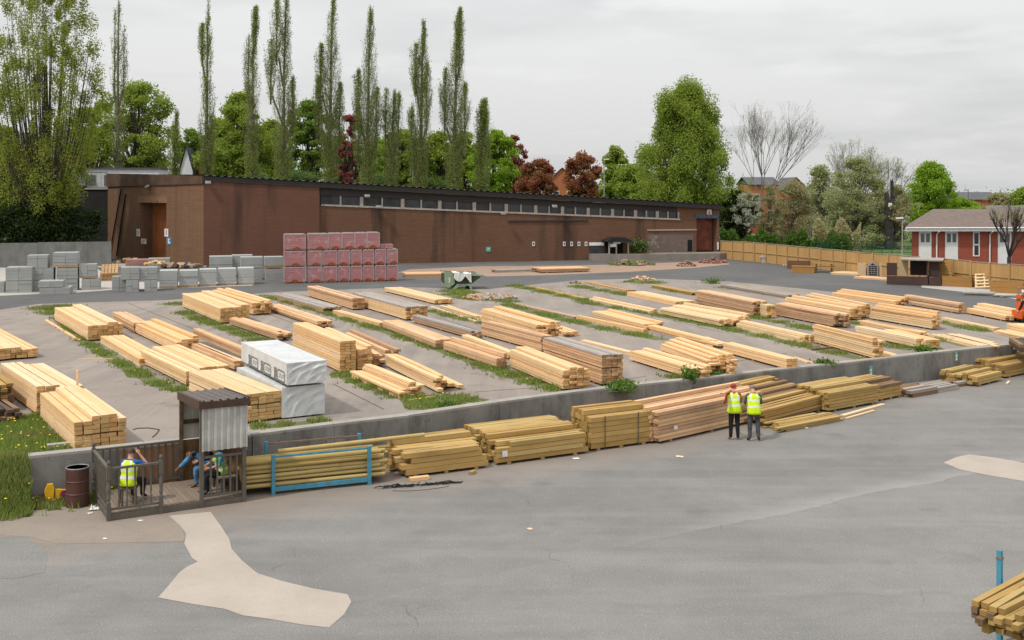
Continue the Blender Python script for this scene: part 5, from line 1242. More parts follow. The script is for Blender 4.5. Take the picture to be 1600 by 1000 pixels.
def redmat():
    m, t, b = newmat('red_brick_pack', .4, 0, .5)
    co = t.n.new('ShaderNodeVectorMath'); co.operation = 'ADD'; t.link(t.coord(), co.inputs[0]); rv = t.n.new('ShaderNodeCombineXYZ'); rq = t.math('MULTIPLY', t.new('ShaderNodeObjectInfo').outputs['Random'], 41.); t.link(rq, rv.inputs[0]); t.link(rq, rv.inputs[1]); t.link(rv.outputs[0], co.inputs[1]); co = co.outputs[0]
    mp = t.n.new('ShaderNodeMapping'); t.link(co, mp.inputs[0]); mp.inputs['Scale'].default_value = (1.2, 1.2, 9.)
    col = t.mix(t.remap(t.noise(mp.outputs[0], 1., 3), .35, .65), (.42, .185, .185), (.34, .145, .145))
    w = t.n.new('ShaderNodeTexWave'); w.bands_direction = 'Z'; w.inputs['Scale'].default_value = 2.0; w.inputs['Distortion'].default_value = .4; t.link(co, w.inputs['Vector'])
    col = t.mix(t.remap(w.outputs['Fac'], .0, .25, .35, 0), col, (.12, .04, .04))
    col = t.mix(t.remap(t.noise(co, 3., 5), .55, .72, 0, .55), col, (.52, .40, .40))
    t.link(col, b.inputs['Base Color']); return m
REDB = redmat(); REDC = plain('red_brick_bare', (.30, .075, .03), .85, .25, 8.)
def redpack(x0, x1, vt, vb, lab, base=None):
    yb = base or vb; A = P((x0+x1)/2, yb, 1.0); sc = F/A.y; w = (x1-x0)/sc-.03; h = (vb-vt)/sc-.02; zb = 1.0+(yb-vb)/sc+(.006 if base else 0); dep = 1.05
    root = thing('brick_pack', lab, 'brick pack', A+Vector((0, dep/2, zb-1.0)), WRZ, 'red brick packs in shrink wrap')
    m = MB(); r = .05; rr = random.Random(lab)
    poly = [(-w/2, .10), (w/2, .10), (w/2, h-.05), (w/2-.06, h), (-w/2+.06, h), (-w/2, h-.05)]
    m.prism(poly, -dep/2, dep/2, lambda a, b, d: Vector((a, d, b))); m.build('brick_block', REDB, root)
    m = MB()
    for a, b in (((-w/2-.004, .1), (-w/2-.004, h-.05)), ((w/2+.004, .1), (w/2+.004, h-.05)), ((-w/2, h-.03), (w/2, h-.03))):
        m.bar((a[0], -dep/2-.008, a[1]), (b[0], -dep/2-.008, b[1]), .06 if a[0] == b[0] else .02, .02 if a[0] == b[0] else .09)
    m.box(-w/2+.06, w/2-.06, -dep/2+.02, dep/2-.02, h+.003, h+.018); m.build('wrapping', SHRINK, root)
    m = MB(); q = w*rr.uniform(-.05, .15); m.prism([(q+.30*math.cos(math.pi*k/8), .04+.22*math.sin(math.pi*k/8)) for k in range(9)], -dep/2-.014, -dep/2-.003, lambda a, b, d: Vector((a, d, b))); m.build('bare_bricks', REDC, root)
    m = MB(); m.box(-w/2, w/2, -dep/2+.02, dep/2, .055, .095)
    for x in (-w/2+.08, 0, w/2-.08): m.box(x-.05, x+.05, -dep/2+.03, dep/2-.02, .004, .053)
    m.build('pallet', PAL, root)
bot = [441, 477, 501, 524, 544, 563, 582, 601, 619]; btm = lambda x: lerp(443, 439, (x-441)/178)
names = ['first', 'second', 'third', 'fourth', 'fifth', 'sixth', 'seventh', 'last']
for i in range(8):
    x0, x1 = bot[i], bot[i+1]; b = btm((x0+x1)/2)
    redpack(x0+(1 if i else 0), x1-(3 if i == 0 else .6), b-25.5, b, f'red wrapped brick pack in the bottom row, {names[i]} from the left')
    redpack(x0+(1 if i else 0), x1-(3 if i == 0 else .6), b-50.5, b-25.7, f'red wrapped brick pack in the middle row, {names[i]} from the left', base=b)
for i, (x0, x1) in enumerate(((441, 474), (478, 509.5), (510, 531.5), (532, 551.5), (552, 570.5), (571, 590))):
    b = btm((x0+x1)/2); redpack(x0, x1, b-77, b-51, f'red wrapped brick pack in the top row, {["first","second","third","fourth","fifth","last"][i]} from the left', base=b)
sb = P(602, btm(602), 1.0); sc_ = F/sb.y
m = MB()
for k in range(3): m.box(-.5+k*.33, -.19+k*.33, -.4, .4, 0, .30)
tag(m.build('brick_layer', REDB, None, sb+Vector((0, .5, 50.8/sc_+.02)), WRZ), 'low half pack of bricks lying on the right end of the middle row', 'brick pack')
# wooden pallets and clutter by the end door
for k in range(4):
    p = P(162, 440, 1.0); tag(pallet_mesh(1.25, 1.0, .14).build('pallet', PAL, None, p+Vector((.05*(k % 2), 1.0, .15*k)), WRZ+.05*k), 'brown wooden pallet in the pile between the grey block packs', 'pallet', 'pallets piled between the block packs')
m = pallet_mesh(1.2, 1.0, .14); o = m.build('pallet', PAL, None, P(160, 440, 1.0)+Vector((0, 1.5, .75)), WRZ); o.rotation_euler = (R(38), 0, WRZ); tag(o, 'brown wooden pallet tilted on top of the pallet pile', 'pallet')
blockpack(190, 232, 406, 416, 'low pink block stack before the orange brown door', mat=concrete('pink_block', (.42, .25, .21), (.33, .18, .16)), split=False, group='clutter before the end door')
blockpack(226, 262, 404, 418, 'low grey block stack topped with yellow offcuts before the end door', mat=BLK, split=False, group='clutter before the end door')
heap(246, 413, 1.1, .3, 'yellow offcuts lying around the low grey blocks by the end door', [WOODS['pine'][0], WOODS['treatpale'][0]], 50, z=1.6)
heap(283, 418, 2.2, .3, 'scrap boards and slates on the ground at the warehouse corner', [WOODS['grey'][0], WOODS['dark'][0], WOODS['rough'][0]], 90)
heap(203, 411, 1.4, .5, 'scrap wood leaning at the left of the end door', [WOODS['pine'][0], WOODS['brown'][0]], 40)
# ---------------------------------------------------------------- green skip with a white sheet
SKG = plain('skip_green', (.25, .33, .22), .6, .2, 2., c2=(.19, .25, .16)); SKG_SHADE = plain('skip_green_shaded', (.05, .065, .045), .7, .3, 3.)  # tray's dark green has the shade of its tapered underside painted in
sk = P(722, 452.5, 1.0); ss = F/sk.y
skp = thing('skip', 'green steel tipping skip with a white sheet hanging over its dark front', 'skip', sk, WRZ-.05)
k_ = lambda px: px/ss
W2, HH = k_(56), k_(27)
m = MB()  # body: tray tapering to the right front
prof = [(-k_(26), HH*.9), (-k_(27), k_(12)), (-k_(20), k_(5)), (-k_(12), k_(9.2)), (k_(16), k_(9.2)), (k_(29.5), HH*.70), (k_(29.5), HH*.74)]
m.prism(prof, 0.02, 1.78, lambda a, b, d: Vector((a, d, b)))
m.build('tray', SKG_SHADE, skp)
m = MB(); m.prism([(-k_(28), HH), (-k_(28), k_(7)), (-k_(22), k_(3)), (-k_(12), k_(9)), (-k_(12), k_(20)), (-k_(17), HH)], -.05, -.01, lambda a, b, d: Vector((a, d, b))); m.build('side_plate', SKG, skp)
m = MB(); m.bar((-k_(28), .02, HH), (k_(30), .02, HH*.8), .09, .09); m.bar((-k_(28), 1.8, HH), (k_(30), 1.8, HH*.8), .09, .09); m.bar((k_(30), 0, HH*.8), (k_(30), 1.8, HH*.8), .09, .09); m.build('rim', SKG, skp)
m = MB(); m.prism([(-k_(16), 0), (-k_(8), k_(9)), (k_(14), k_(9)), (k_(16), 0), (k_(13), 0), (k_(11), k_(6)), (-k_(6), k_(6)), (-k_(12), 0)], -.06, 1.7, lambda a, b, d: Vector((a, d, b))); m.build('foot_frame', SKG, skp)
text3d('number', '3', k_(11), WHITE, skp, (-k_(23.5), -.056, k_(11.5)))
m = MB(); rr = random.Random(2); n = 12; vs = []
for i in range(n+1):
    for j in range(7):
        u_, v_ = i/n, j/6; x = lerp(-k_(14), k_(14), u_); drop = k_(3+11*abs(math.sin(u_*4.3+.4)))
        y = 1.0-1.12*min(1, v_*1.5); z = HH*.9-.12*u_+.05*math.sin(u_*9) - (max(0, v_-.66)/.34)*drop+rr.gauss(0, .02)
        vs.append((x+rr.gauss(0, .02), y-.06+rr.gauss(0, .015), z+.12))
m.add(vs, [(i*7+j, (i+1)*7+j, (i+1)*7+j+1, i*7+j+1) for i in range(n) for j in range(6)]); tag(m.build('sheeting', PAPER, None, sk, WRZ-.05), 'crumpled white plastic sheet hanging over the edge of the green skip', 'plastic sheet')
# ---------------------------------------------------------------- close board fence and everything before it
FEN = wood('fence_board', (.42, .25, .095), (.50, .31, .13), dirt=(.3, .18, .08), dirt_amt=.3); FENP = wood('fence_post', (.40, .245, .10), (.48, .30, .13)); FCAP = plain('fence_cap', (.36, .31, .25), .9, .2, 3.)
line = [P(1127, 404.5), P(1200, 411.5), P(1337, 428), P(1392, 434), P(1500, 446.5), P(1610, 459)]
fence = thing('fence', 'long golden close board fence along the back right edge of the yard', 'fence', line[0])
segs = []
tot = [0]
for a, b in zip(line, line[1:]): tot.append(tot[-1]+(b-a).length)
def along(s):
    for i in range(len(line)-1):
        if s <= tot[i+1] or i == len(line)-2:
            return line[i].lerp(line[i+1], (s-tot[i])/(tot[i+1]-tot[i]))-line[0]
NP = 22; FHt = 1.78
rr = random.Random(4)
for i in range(NP):
    s0, s1_ = tot[-1]*i/NP, tot[-1]*(i+1)/NP; a, b = along(s0), along(s1_); d = (b-a).normalized(); nb = Vector((-d.y, d.x, 0)); L = (b-a).length
    if nb.y < 0: nb = -nb
    m = MB(); k = int(L/.115); top = FHt+rr.gauss(0, .03)
    for j in range(k):
        x = L*(j+.5)/k; c = a+d*x; m.obox(c+nb*.05+Vector((0, 0, top/2)), d*(L/k/2-.004), nb*.009, (0, 0, top/2-.02+rr.gauss(0, .004)))
    m.build('panel', FEN, fence)
    m = MB(); m.bar(a+Vector((0, 0, top+.02))+nb*.05, b+Vector((0, 0, top+.02))+nb*.05, .10, .035); m.build('capping', FCAP, fence)
    m = MB(); m.bar(a+d*.06+Vector((0, 0, top*.50)), b-d*.06+Vector((0, 0, top*.50)), .05, .06); m.build('rail', FENP, fence)
    m = MB(); m.box(-.055, .055, -.055, .055, 0, FHt+.05); o = m.build('post', FENP, fence, a, math.atan2(d.y, d.x))
BOX = wood('planter_wood', (.30, .155, .045), (.38, .205, .065)); BOXD = wood('box_dark', (.13, .065, .035), (.18, .09, .05)); DKB = wood('dark_stained', (.045, .028, .026), (.075, .045, .040)); OSB = wood('sheet_ply', (.50, .365, .20), (.56, .42, .25))
def openbox(name, lab, cat, u0, u1, vt, vb, mat, dep=.9, rz=-.5, inner=DARK, rows=2, lid=False):
    A = P((u0+u1)/2, vb); sc = F/A.y; w = (u1-u0)/sc; h = (vb-vt)/sc; root = thing(name, lab, cat, A+Vector((0, dep/2, 0)), rz)
    hb = h/rows
    for nm, x0, x1, y0, y1 in (('front', -w/2, w/2, -dep/2, -dep/2+.05), ('back', -w/2, w/2, dep/2-.05, dep/2), ('side', -w/2, -w/2+.05, -dep/2+.052, dep/2-.052), ('side', w/2-.05, w/2, -dep/2+.052, dep/2-.052)):
        m = MB()
        for r in range(rows): m.box(x0, x1, y0, y1, r*hb+.004, (r+1)*hb-.006)
        m.build(nm, mat, root)
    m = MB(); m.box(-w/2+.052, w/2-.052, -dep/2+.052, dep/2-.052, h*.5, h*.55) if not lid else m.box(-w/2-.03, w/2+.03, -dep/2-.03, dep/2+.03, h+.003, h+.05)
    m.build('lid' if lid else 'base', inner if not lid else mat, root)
    return root
openbox('planter', 'dark brown open wooden box at the left of the junk before the fence', 'planter', 1233, 1267, 408, 420.5, BOXD, .8, -.35)
openbox('planter', 'golden brown low planter box before the dark brown box', 'planter', 1240, 1274, 417, 426.5, BOX, .7, -.35, lid=True)
openbox('planter', 'golden brown planter box under the leaning brown panel', 'planter', 1481, 1525, 432, 448.5, BOX, 1.1, -.6, SOIL)
openbox('planter', 'golden brown planter box at the right edge behind the forklift', 'planter', 1558, 1606, 441, 458.5, BOX, 1.2, -.6, SOIL)
# picnic table
pt = P(1290, 426); t = thing('picnic_table', 'small brown picnic table before the fence between planter and plywood boards', 'picnic table', pt+Vector((0, .5, 0)), -.35)
m = MB(); [m.box(-.85, .85, -.35+i*.15, -.22+i*.15, .70, .74) for i in range(5)]; m.build('tabletop', BOX, t)
for y in (-.65, .65): m = MB(); m.box(-.85, .85, y-.13, y+.13, .42, .46); m.build('bench_seat', BOX, t)
for x in (-.6, .6):
    m = MB(); m.bar((x, -.7, 0), (x, -.2, .69), .05, .09); m.bar((x, .7, 0), (x, .2, .69), .05, .09); m.bar((x, -.7, .38), (x, .7, .38), .05, .09); m.build('leg_frame', BOXD, t)
S('pale', (1298, 425.5), 429, (1345, 428), (1292, 422), 'low pale boards on the ground before the fence beside the picnic table', rag=.1, bear=False, group='boards by the fence', bh=.06)
S('pink', (1333, 432), 435, (1392, 436), (1328, 429), 'low brown pink boards on the ground before the plywood crate', rag=.1, bear=False, group='boards by the fence', bh=.06)
# plywood crate with kennel front
cr = P(1365, 432); sc = F/cr.y; c_ = thing('plywood_screen', 'pair of pale plywood boards standing before the fence either side of the small kennel', 'plywood boards', cr, -.42)
m = MB(); m.box(-1.2, -.58, 0, .04, .02, 1.05); m.build('board', OSB, c_); m = MB(); m.box(.42, 1.25, 0, .04, .02, 1.08); m.build('board', OSB, c_); m = MB(); m.box(-1.2, 1.25, .3, .34, .02, .8); m.build('board', OSB, c_)
kn = thing('kennel', 'small grey barred wooden kennel with a pointed top between plywood boards', 'kennel', cr+Vector((-.1, -.1, 0)), -.42)
m = MB(); m.prism([(-.42, .02), (.42, .02), (.42, .85), (0, 1.25), (-.42, .85)], .02, .6, lambda a, b, d: Vector((a, d, b))); m.build('body', WOODS['grey'][0], kn)
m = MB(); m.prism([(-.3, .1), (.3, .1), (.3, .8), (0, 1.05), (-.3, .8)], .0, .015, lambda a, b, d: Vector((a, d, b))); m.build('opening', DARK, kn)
m = MB(); [m.box(-.3, .3, -.025, -.003, .2+i*.16, .24+i*.16) for i in range(5)]; [m.box(-.1+i*.2-.012, -.1+i*.2+.012, -.04, -.027, .1, .9) for i in range(2)]; m.build('grille', WOODS['grey'][0], kn)
# dark stained open shelter frame
dk = P(1432, 446); dks = thing('display_shed', 'dark brown open garden shelter with grey flat roof before the fence', 'garden shelter', dk, -.42)
for nm, x0, x1, y0, y1, z0, z1, ma in (('front_board', -2.0, .75, -.02, .04, .02, .62, DKB), ('side_wall', .70, .76, .05, 1.8, .02, .62, DKB), ('post', .68, .78, -.06, .04, .62, 1.75, DKB), ('back_wall', -.55, .7, 1.75, 1.8, .6, 1.75, DKB), ('wall_panel', -2.0, -1.3, .02, .07, .65, 1.55, DKB), ('ply_panel', -1.25, -.62, .9, .95, .6, 1.95, OSB), ('end_panel', .8, 1.5, .2, .26, .62, 1.72, DKB), ('low_wall', .82, 1.6, -.02, .04, .02, .6, DKB)):
    m = MB(); m.box(x0, x1, y0, y1, z0, z1); m.build(nm, ma, dks)
m = MB(); m.box(-1.1, 1.75, -.25, 2.2, 1.77, 1.86); m.build('roof', COPE, dks)
LB = P(1438, 444.5); m = MB(); m.bar((0, -.1, .02), (.55, .15, .85), .10, .05); tag(m.build('leaning_board', WOODS['pale'][0], None, LB+Vector((-.05, -.35, 0))), 'pale board leaning against the dark garden shelter', 'board')
bpn = P(1478, 447); m = MB(); [m.obox((0, 0, .1+i*.2+.0), (.42, 0, 0), (0, .03, .0), (0, .01, .097)) for i in range(9)]; o = m.build('slatted_panel', BOX, None, bpn+Vector((.1, .2, 0))); o.rotation_euler = (R(-6), R(-4), -.7); tag(o, 'brown slatted panel standing upright left of the planter box', 'panel')
pl = MB(); [pl.box(-.6, .6, -.5+i*.235, -.4+i*.235, .1, .125) for i in range(5)]; [pl.box(x-.05, x+.05, -.5, .54, .0, .098) for x in (-.55, 0, .55)]
o = pl.build('pallet', WOODS['pale'][0], None, P(1541, 451.5)+Vector((0, .25, .5))); o.rotation_euler = (R(62), R(-5), -.5); tag(o, 'pale wooden pallet leaning on the fence between two planter boxes', 'pallet')
m = MB(); m.box(-.9, .9, -.6, .6, .12, .2); m.box(-.8, .8, -.5, .5, .0, .118); tag(m.build('paving_slab', COPE, None, P(1530, 461), -.5), 'flat grey slab lying on blocks before the leaning pallet', 'slab')
m = MB(); [m.tube([(-.9+.2*i, -.6, .05+.04*(i % 3)), (.9, .5-.12*i, .06+.03*(i % 2))], .03, 6) for i in range(8)]; tag(m.build('scrap_metal', STEEL, None, P(1570, 464), -.4), 'tangle of grey scrap metal on the asphalt behind the forklift', 'scrap metal')
# white slabs and posts near the warehouse
for u, v, du, dv, lab in ((1134, 403, 4, -14, 'white concrete post leaning on the fence near the warehouse, left one'), (1158, 404, 8, -15, 'white concrete post leaning on the fence near the warehouse, right one')):
    p = P(u, v); sc = F/p.y; m = MB(); m.bar((0, 0, .02), (du/sc, .9, -dv/sc), .22, .12); tag(m.build('concrete_post', STONE, None, p), lab, 'concrete post')
m = MB(); m.box(-1.1, .9, -.3, .3, .5, .62); m.box(-.9, -.6, -.25, .25, 0, .498); m.box(.4, .7, -.25, .25, 0, .498); tag(m.build('stone_bench', STONE, None, P(1206, 411), -.3), 'white stone bench standing before the fence', 'bench')
crumple('litter', 'white bag on the ground between the leaning posts and the stone bench', P(1186, 408.5), .6, PAPER)
crumple('litter', 'small white bag before the dark brown box by the fence', P(1226, 415), .3, PAPER)
crumple('litter', 'white cup standing at the corner of the right planter box', P(1556, 452), .3, PAPER)
# ---------------------------------------------------------------- forklift with its driver, at the right edge
ORG = plain('orange_paint', (.62, .11, .015), .45, .1, 3.); RUBBER = plain('tyre_rubber', (.02, .02, .02), .9, .2, 5.)
fk = P(1586, 506); fsx = F/fk.y
fl = thing('forklift', 'orange forklift truck cut by the right edge behind the stacked boards', 'forklift', fk+Vector((1.25, .75, 0)), .15); fl.scale = (.84, .84, .84)
m = MB(); m.prism([(-1.05, .25), (1.2, .25), (1.2, .85), (.3, .85), (.25, .65), (-.5, .65), (-.55, .75), (-1.05, .72)], -.5, .5, lambda a, b, d: Vector((a, d, b))); m.build('chassis', ORG, fl)
m = MB(); m.box(-.72, .25, .1, .56, .72, 1.62); m.build('battery_cover', ORG, fl)
for x in (-.7, .75):
    for y in (-.52, .52):
        m = MB(); m.tube([(x, y-.11, .28), (x, y+.11, .28)], .28, 16); w_ = m.build('wheel', RUBBER, fl); m = MB(); m.tube([(x, y-.125, .28), (x, y+.125, .28)], .13, 12); m.build('rim', STEEL, w_)
m = MB()
for x in (1.1, 1.28):
    for y in (-.32, .32): m.box(x-.05, x+.05, y-.05, y+.05, .1, 2.3)
m.build('mast', STEEL, fl)
for y in (-.25, .25): m = MB(); m.box(1.34, 2.4, y-.06, y+.06, .12, .17); m.build('fork', STEEL, fl)
m = MB()
for x in (-.7, .95):
    for y in (-.46, .46): m.bar((x, y, .8), (x*.85, y, 2.05), .05, .05)
for i in range(6): m.box(-.62+i*.28, -.56+i*.28, -.48, .48, 2.05, 2.09)
m.build('overhead_guard', STEEL, fl)
m = MB(); m.box(-.68, .2, .02, .09, 1.62, 1.75); m.build('cowl', STEEL, fl)
m = MB(); m.lathe([(.06, 0), (.09, .04), (.09, .14), (.05, .2), (.001, .21)], (-.5, .2, 1.75), 10); m.build('beacon', WHITE, fl)
m = MB(); m.box(-.2, .25, -.28, .28, .66, .8); m.build('seat', BLACKP, fl)
text3d('lettering', 'STILL', .26, WHITE, fl, (-.32, .094, 1.18))
person('person', 'person in a yellow hi-vis vest bending forward beside the orange forklift at the right edge', P(1597, 508)+Vector((.42, -.15, 0)), R(70), mirror(STAND, spine=(0, .14, 1.08), chest=(0, .34, 1.17), neck=(0, .46, 1.22), head=(0, .58, 1.25), face=(0, .68, 1.17), shL=(-.185, .40, 1.19), shR=(.185, .40, 1.19), elL=(-.22, .48, .92), elR=(.22, .48, .92), wrL=(-.15, .60, .72), wrR=(.15, .60, .72)),
       dict(top=BLACK, trousers=BLACK, shoe=SHOE, hips=1), dict(mat=HIVIS, low=(0, -.02, -.06)), dict(mat=HAIRB), group='driver at the forklift')
# ---------------------------------------------------------------- near rack with sleepers, bottom right corner
o_ = Vector((7.25, 17.3, 0)); ex_ = Vector((.756, .655, 0)); ey_ = Vector((.655, -.756, 0)); rz_ = math.atan2(ex_.y, ex_.x)
nr = thing('timber_rack', 'blue steel rack in the near right corner carrying olive battens', 'rack', o_, rz_)
for x, y, z in ((1.35, .12, 1.58), (1.35, -1.35, 1.58), (.62, -.62, .72), (3.4, .12, 1.58), (3.4, -1.35, 1.58)):
    m = MB(); m.box(x-.038, x+.038, y-.038, y+.038, 0, z); m.build('upright', BLUE, nr)
for x in (.62, 3.4): m = MB(); m.box(x-.05, x+.05, -1.4, .0, .50, .60); m.build('cross_beam', BLUE, nr)
m = MB(); m.box(1.30, 1.40, .07, .17, 1.44, 1.47); m.build('clamp', RUSTY, nr)
rr = random.Random(21)
bt = thing('batten_stack', 'olive and yellow battens with ragged ends stacked in the near right corner', 'timber stack', o_+Vector((0, 0, .61)), rz_, 'timber in the near rack')
for r in range(5):
    for c in range(9):
        if r == 4 and c in (4, 7): continue
        if r == 3 and c == 6: continue
        x0 = rr.gauss(.0, .10)+(.25 if r < 2 else 0)+(.1 if c > 5 else 0); k_ = rr.choice(['treatpale', 'treated', 'treatpale', 'pine'] if r == 4 else ['treated', 'treatpale', 'treated', 'brown'])
        y = -(.07+c*.145)+rr.gauss(0, .012)
        o = one_board('board', WOODS[k_], bt, (x0, 4.2+rr.gauss(0, .1), y, .05+r*.098, rr.uniform(.10, .128), .088, rr.gauss(0, .02), rr.gauss(0, .02)))
        if r >= 3: o.rotation_euler.z = rr.gauss(0, .012)
# ---------------------------------------------------------------- bungalow on the right
RBR = brick('bungalow_brick', (.32, .078, .045), (.27, .066, .04), (.26, .12, .09), (.2, .055, .035), .35); TILE = plain('roof_tile', (.165, .125, .105), .85, .2, 2.5, c2=(.13, .10, .088)); UPVC = plain('white_upvc', (.72, .72, .70), .4, .05, 2.); GLW, t_, b_ = newmat('window_glass', .1, 0, .6); b_.inputs['Base Color'].default_value = (.10, .11, .115, 1)
BY = 92.0; X_ = lambda u: (u-800)*BY/F; Z_ = lambda v: H-(v-VH)*BY/F
bg = thing('bungalow', 'red brick bungalow with brown hipped roof and white panels behind the fence', 'bungalow', (X_(1425), BY, 1.0))
lx = lambda u: X_(u)-X_(1425); lz = lambda v: Z_(v)-1.0
BW, BDp = 17.0, 9.0; ez0 = lz(361)
SK = .40*BDp; m = MB(); m.prism([(0, 0), (BW, 0), (BW+SK, BDp), (SK, BDp)], -.05, ez0, lambda a, b, d: Vector((a, b, d))); m.build('wall', RBR, bg)
e0, rzz = lz(355), lz(326.5); ov = lx(1411); rs = lx(1458); rzz = H-(326.5-VH)*(BY+BDp/2)/F-1.0
m = MB(); ym = BDp/2; A_, B_, C_, D2 = (ov, -.6, e0), (BW+.6, -.6, e0), (BW+.6+SK, BDp+.6, e0), (ov+SK*1.1, BDp+.6, e0); r1, r2 = (rs+.42*ym*.0+ym*rs*0+((1458-800)/F*ym), ym, rzz), (BW-3+SK/2, ym, rzz)
m.add([A_, B_, C_, D2, r1, r2], [(0, 1, 5, 4), (1, 2, 5), (2, 3, 4, 5), (3, 0, 4)]); m.build('roof', TILE, bg)
m = MB(); m.box(ov, BW+.6, -.62, -.56, ez0+.0, e0-.005); m.box(ov+.05, BW+.58, -.55, -.005, ez0+.02, ez0+.05); m.build('fascia', UPVC, bg)
m = MB(); m.tube([(ov, -.68, e0-.04), (BW+.6, -.68, e0-.04)], .06, 8); m.build('gutter', UPVC, bg)
for u in (1463, 1546):
    m = MB(); m.tube([(lx(u), -.62, ez0), (lx(u), -.08, ez0-.3), (lx(u), -.08, 0)], .06, 8); m.build('downpipe', UPVC, bg)
for u0, u1 in ((1435.5, 1455), (1476.5, 1496.5), (1559, 1580)):
    m = MB(); m.box(lx(u0), lx(u1), -.05, -.004, .02, ez0); p = m.build('door_panel', UPVC, bg)
    mid = (lx(u0)+lx(u1))/2; w = lx(u1)-lx(u0)
    for k in (-1, 1):
        m = MB(); c = mid+k*w*.21; m.box(c-w*.15, c+w*.15, -.065, -.053, lz(378.5), lz(364.5)); m.build('pane', GLW, p)
        m = MB(); c0, c1, z0_, z1_ = c-w*.19, c+w*.19, lz(379.5), lz(364); m.box(c0, c0+.04, -.075, -.053, z0_, z1_); m.box(c1-.04, c1, -.075, -.053, z0_, z1_); m.box(c0+.041, c1-.041, -.075, -.053, z1_-.04, z1_); m.box(c0+.041, c1-.041, -.075, -.053, z0_, z0_+.04); m.build('frame', UPVC, p)
m = MB(); m.box(lx(1520), lx(1530.5), -.05, -.004, lz(400.5), lz(362)); p = m.build('window', UPVC, bg)
for a, b in ((398.5, 383.5), (381, 364)): m = MB(); m.box(lx(1522), lx(1528.5), -.065, -.053, lz(a), lz(b)); m.build('pane', GLASSD, p)
m = MB(); m.box(lx(1461), lx(1468), -.25, -.004, lz(407), lz(404)); m.build('wall_lamp', UPVC, bg)
m = MB(); m.box(lx(1560)+1.6, BW+.3, ym-.2, ym+1.5, rzz-.1, rzz+.28); m.build('roof_light_box', COPE, bg)
# street lamps
LPM = plain('lamp_post_grey', (.38, .39, .38), .5, .15, 3.)
def lamp(u, vt, vb, Y, lab, arm=.5, mat=None, w=.07, sgn=-1):
    z1 = H-(vt-VH)*Y/F; r = thing('street_lamp', lab, 'street lamp', ((u-800)*Y/F, Y, 1.0), 0, None); h = z1-1
    m = MB(); m.tube([(0, 0, 0), (0, 0, 1.2), (0, 0, 1.25), (0, 0, h)], [w*1.3, w*1.3, w, w*.7], 8); m.build('pole', mat or LPM, r)
    m = MB(); m.obox((sgn*arm*.5, 0, h+.02), (arm*.6, 0, .02), (0, .13, 0), (0, 0, .07)); m.build('lantern', WHITE if mat is None else mat, r)
lamp(1410, 341, 402, 100, 'grey street lamp with a white lantern left of the bungalow', .5)
lamp(944, 249, 312, 150, 'tall grey street lamp behind the warehouse roof between the trees', .6, sgn=1)
lamp(645, 233, 300, 160, 'thin tall grey pole behind the warehouse roof among the poplars', .3)
lamp(1266, 322, 386, 135, 'thin grey street lamp with a flat lantern before the blossoming trees', 1.1)
lamp(1508, 288, 320, 300, 'distant pale street lamp on the skyline right of the bright green tree', 1.2, sgn=1); lamp(1513, 297, 320, 260, 'distant dark street lamp on the skyline beside the pale one', .9, mat=FASC)
# ---------------------------------------------------------------- trees
def leafmat(name, a, b_, c, tr=.48, scale=.35):
    m, t, b = newmat(name, .65, 0, .2)
    r = t.new('ShaderNodeNewGeometry').outputs['Random Per Island']
    col = t.mix(r, a, b_); col = t.mix(t.remap(t.noise(t.coord(), scale, 3), .42, .62, 0, .75), col, c)
    t.link(col, b.inputs['Base Color'])
    d = t.n.new('ShaderNodeBsdfTranslucent'); t.link(col, d.inputs[0])
    mx = t.n.new('ShaderNodeMixShader'); mx.inputs[0].default_value = tr
    t.link(b.outputs[0], mx.inputs[1]); t.link(d.outputs[0], mx.inputs[2]); t.link(mx.outputs[0], t.n['Material Output'].inputs[0])
    return m
LM = dict(green=leafmat('leaf_green', (.215, .30, .036), (.31, .40, .07), (.25, .315, .045)),
          bright=leafmat('leaf_bright', (0.202, 0.338, 0.021), (0.299, 0.455, 0.046), (0.247, 0.377, 0.029)),
          deep=leafmat('leaf_deep', (.15, .245, .034), (.22, .325, .055), (.19, .27, .042)),
          red=leafmat('leaf_copper', (.29, .10, .055), (.38, .14, .075), (.28, .17, .065)),
          redp=leafmat('leaf_red', (.30, .08, .075), (.38, .12, .10), (.24, .09, .06)),
          poplar=leafmat('leaf_poplar', (.215, .285, .06), (.31, .375, .10), (.235, .285, .05)),
          young=leafmat('leaf_young', (.22, .285, .035), (.34, .39, .07), (.25, .28, .05)),
          willow=leafmat('leaf_willow', (.34, .36, .16), (.48, .48, .28), (.25, .29, .10)),
          brownish=leafmat('leaf_brownish', (.33, .28, .14), (.43, .38, .22), (.30, .33, .14)),
          dark=leafmat('leaf_dark', (0.022, 0.042, 0.012), (0.045, 0.070, 0.018), (0.035, 0.055, 0.014)),
          hedge=leafmat('leaf_hedge', (0.054, 0.114, 0.014), (0.096, 0.168, 0.024), (0.072, 0.138, 0.019)),
          shrub=leafmat('leaf_shrub', (0.156, 0.234, 0.065), (0.234, 0.325, 0.098), (0.130, 0.208, 0.065)),
          white=leafmat('leaf_blossom', (0.450, 0.450, 0.360), (0.600, 0.600, 0.500), (0.180, 0.220, 0.090)))
BARK = plain('bark', (.075, .062, .05), .95, .35, 3.); BARKL = plain('bark_pale', (.18, .16, .14), .95, .3, 2.); TWIG = plain('twig', (.17, .16, .10), .95, .2, 2.)
def pr(prof, t):
    for (t0, w0), (t1, w1) in zip(prof, prof[1:]):
        if t <= t1: return w0+(w1-w0)*(t-t0)/max(1e-6, t1-t0)
    return prof[-1][1]
ROUND = [(0, .45), (.15, .8), (.35, 1.), (.6, .95), (.8, .72), (.93, .42), (1, .08)]
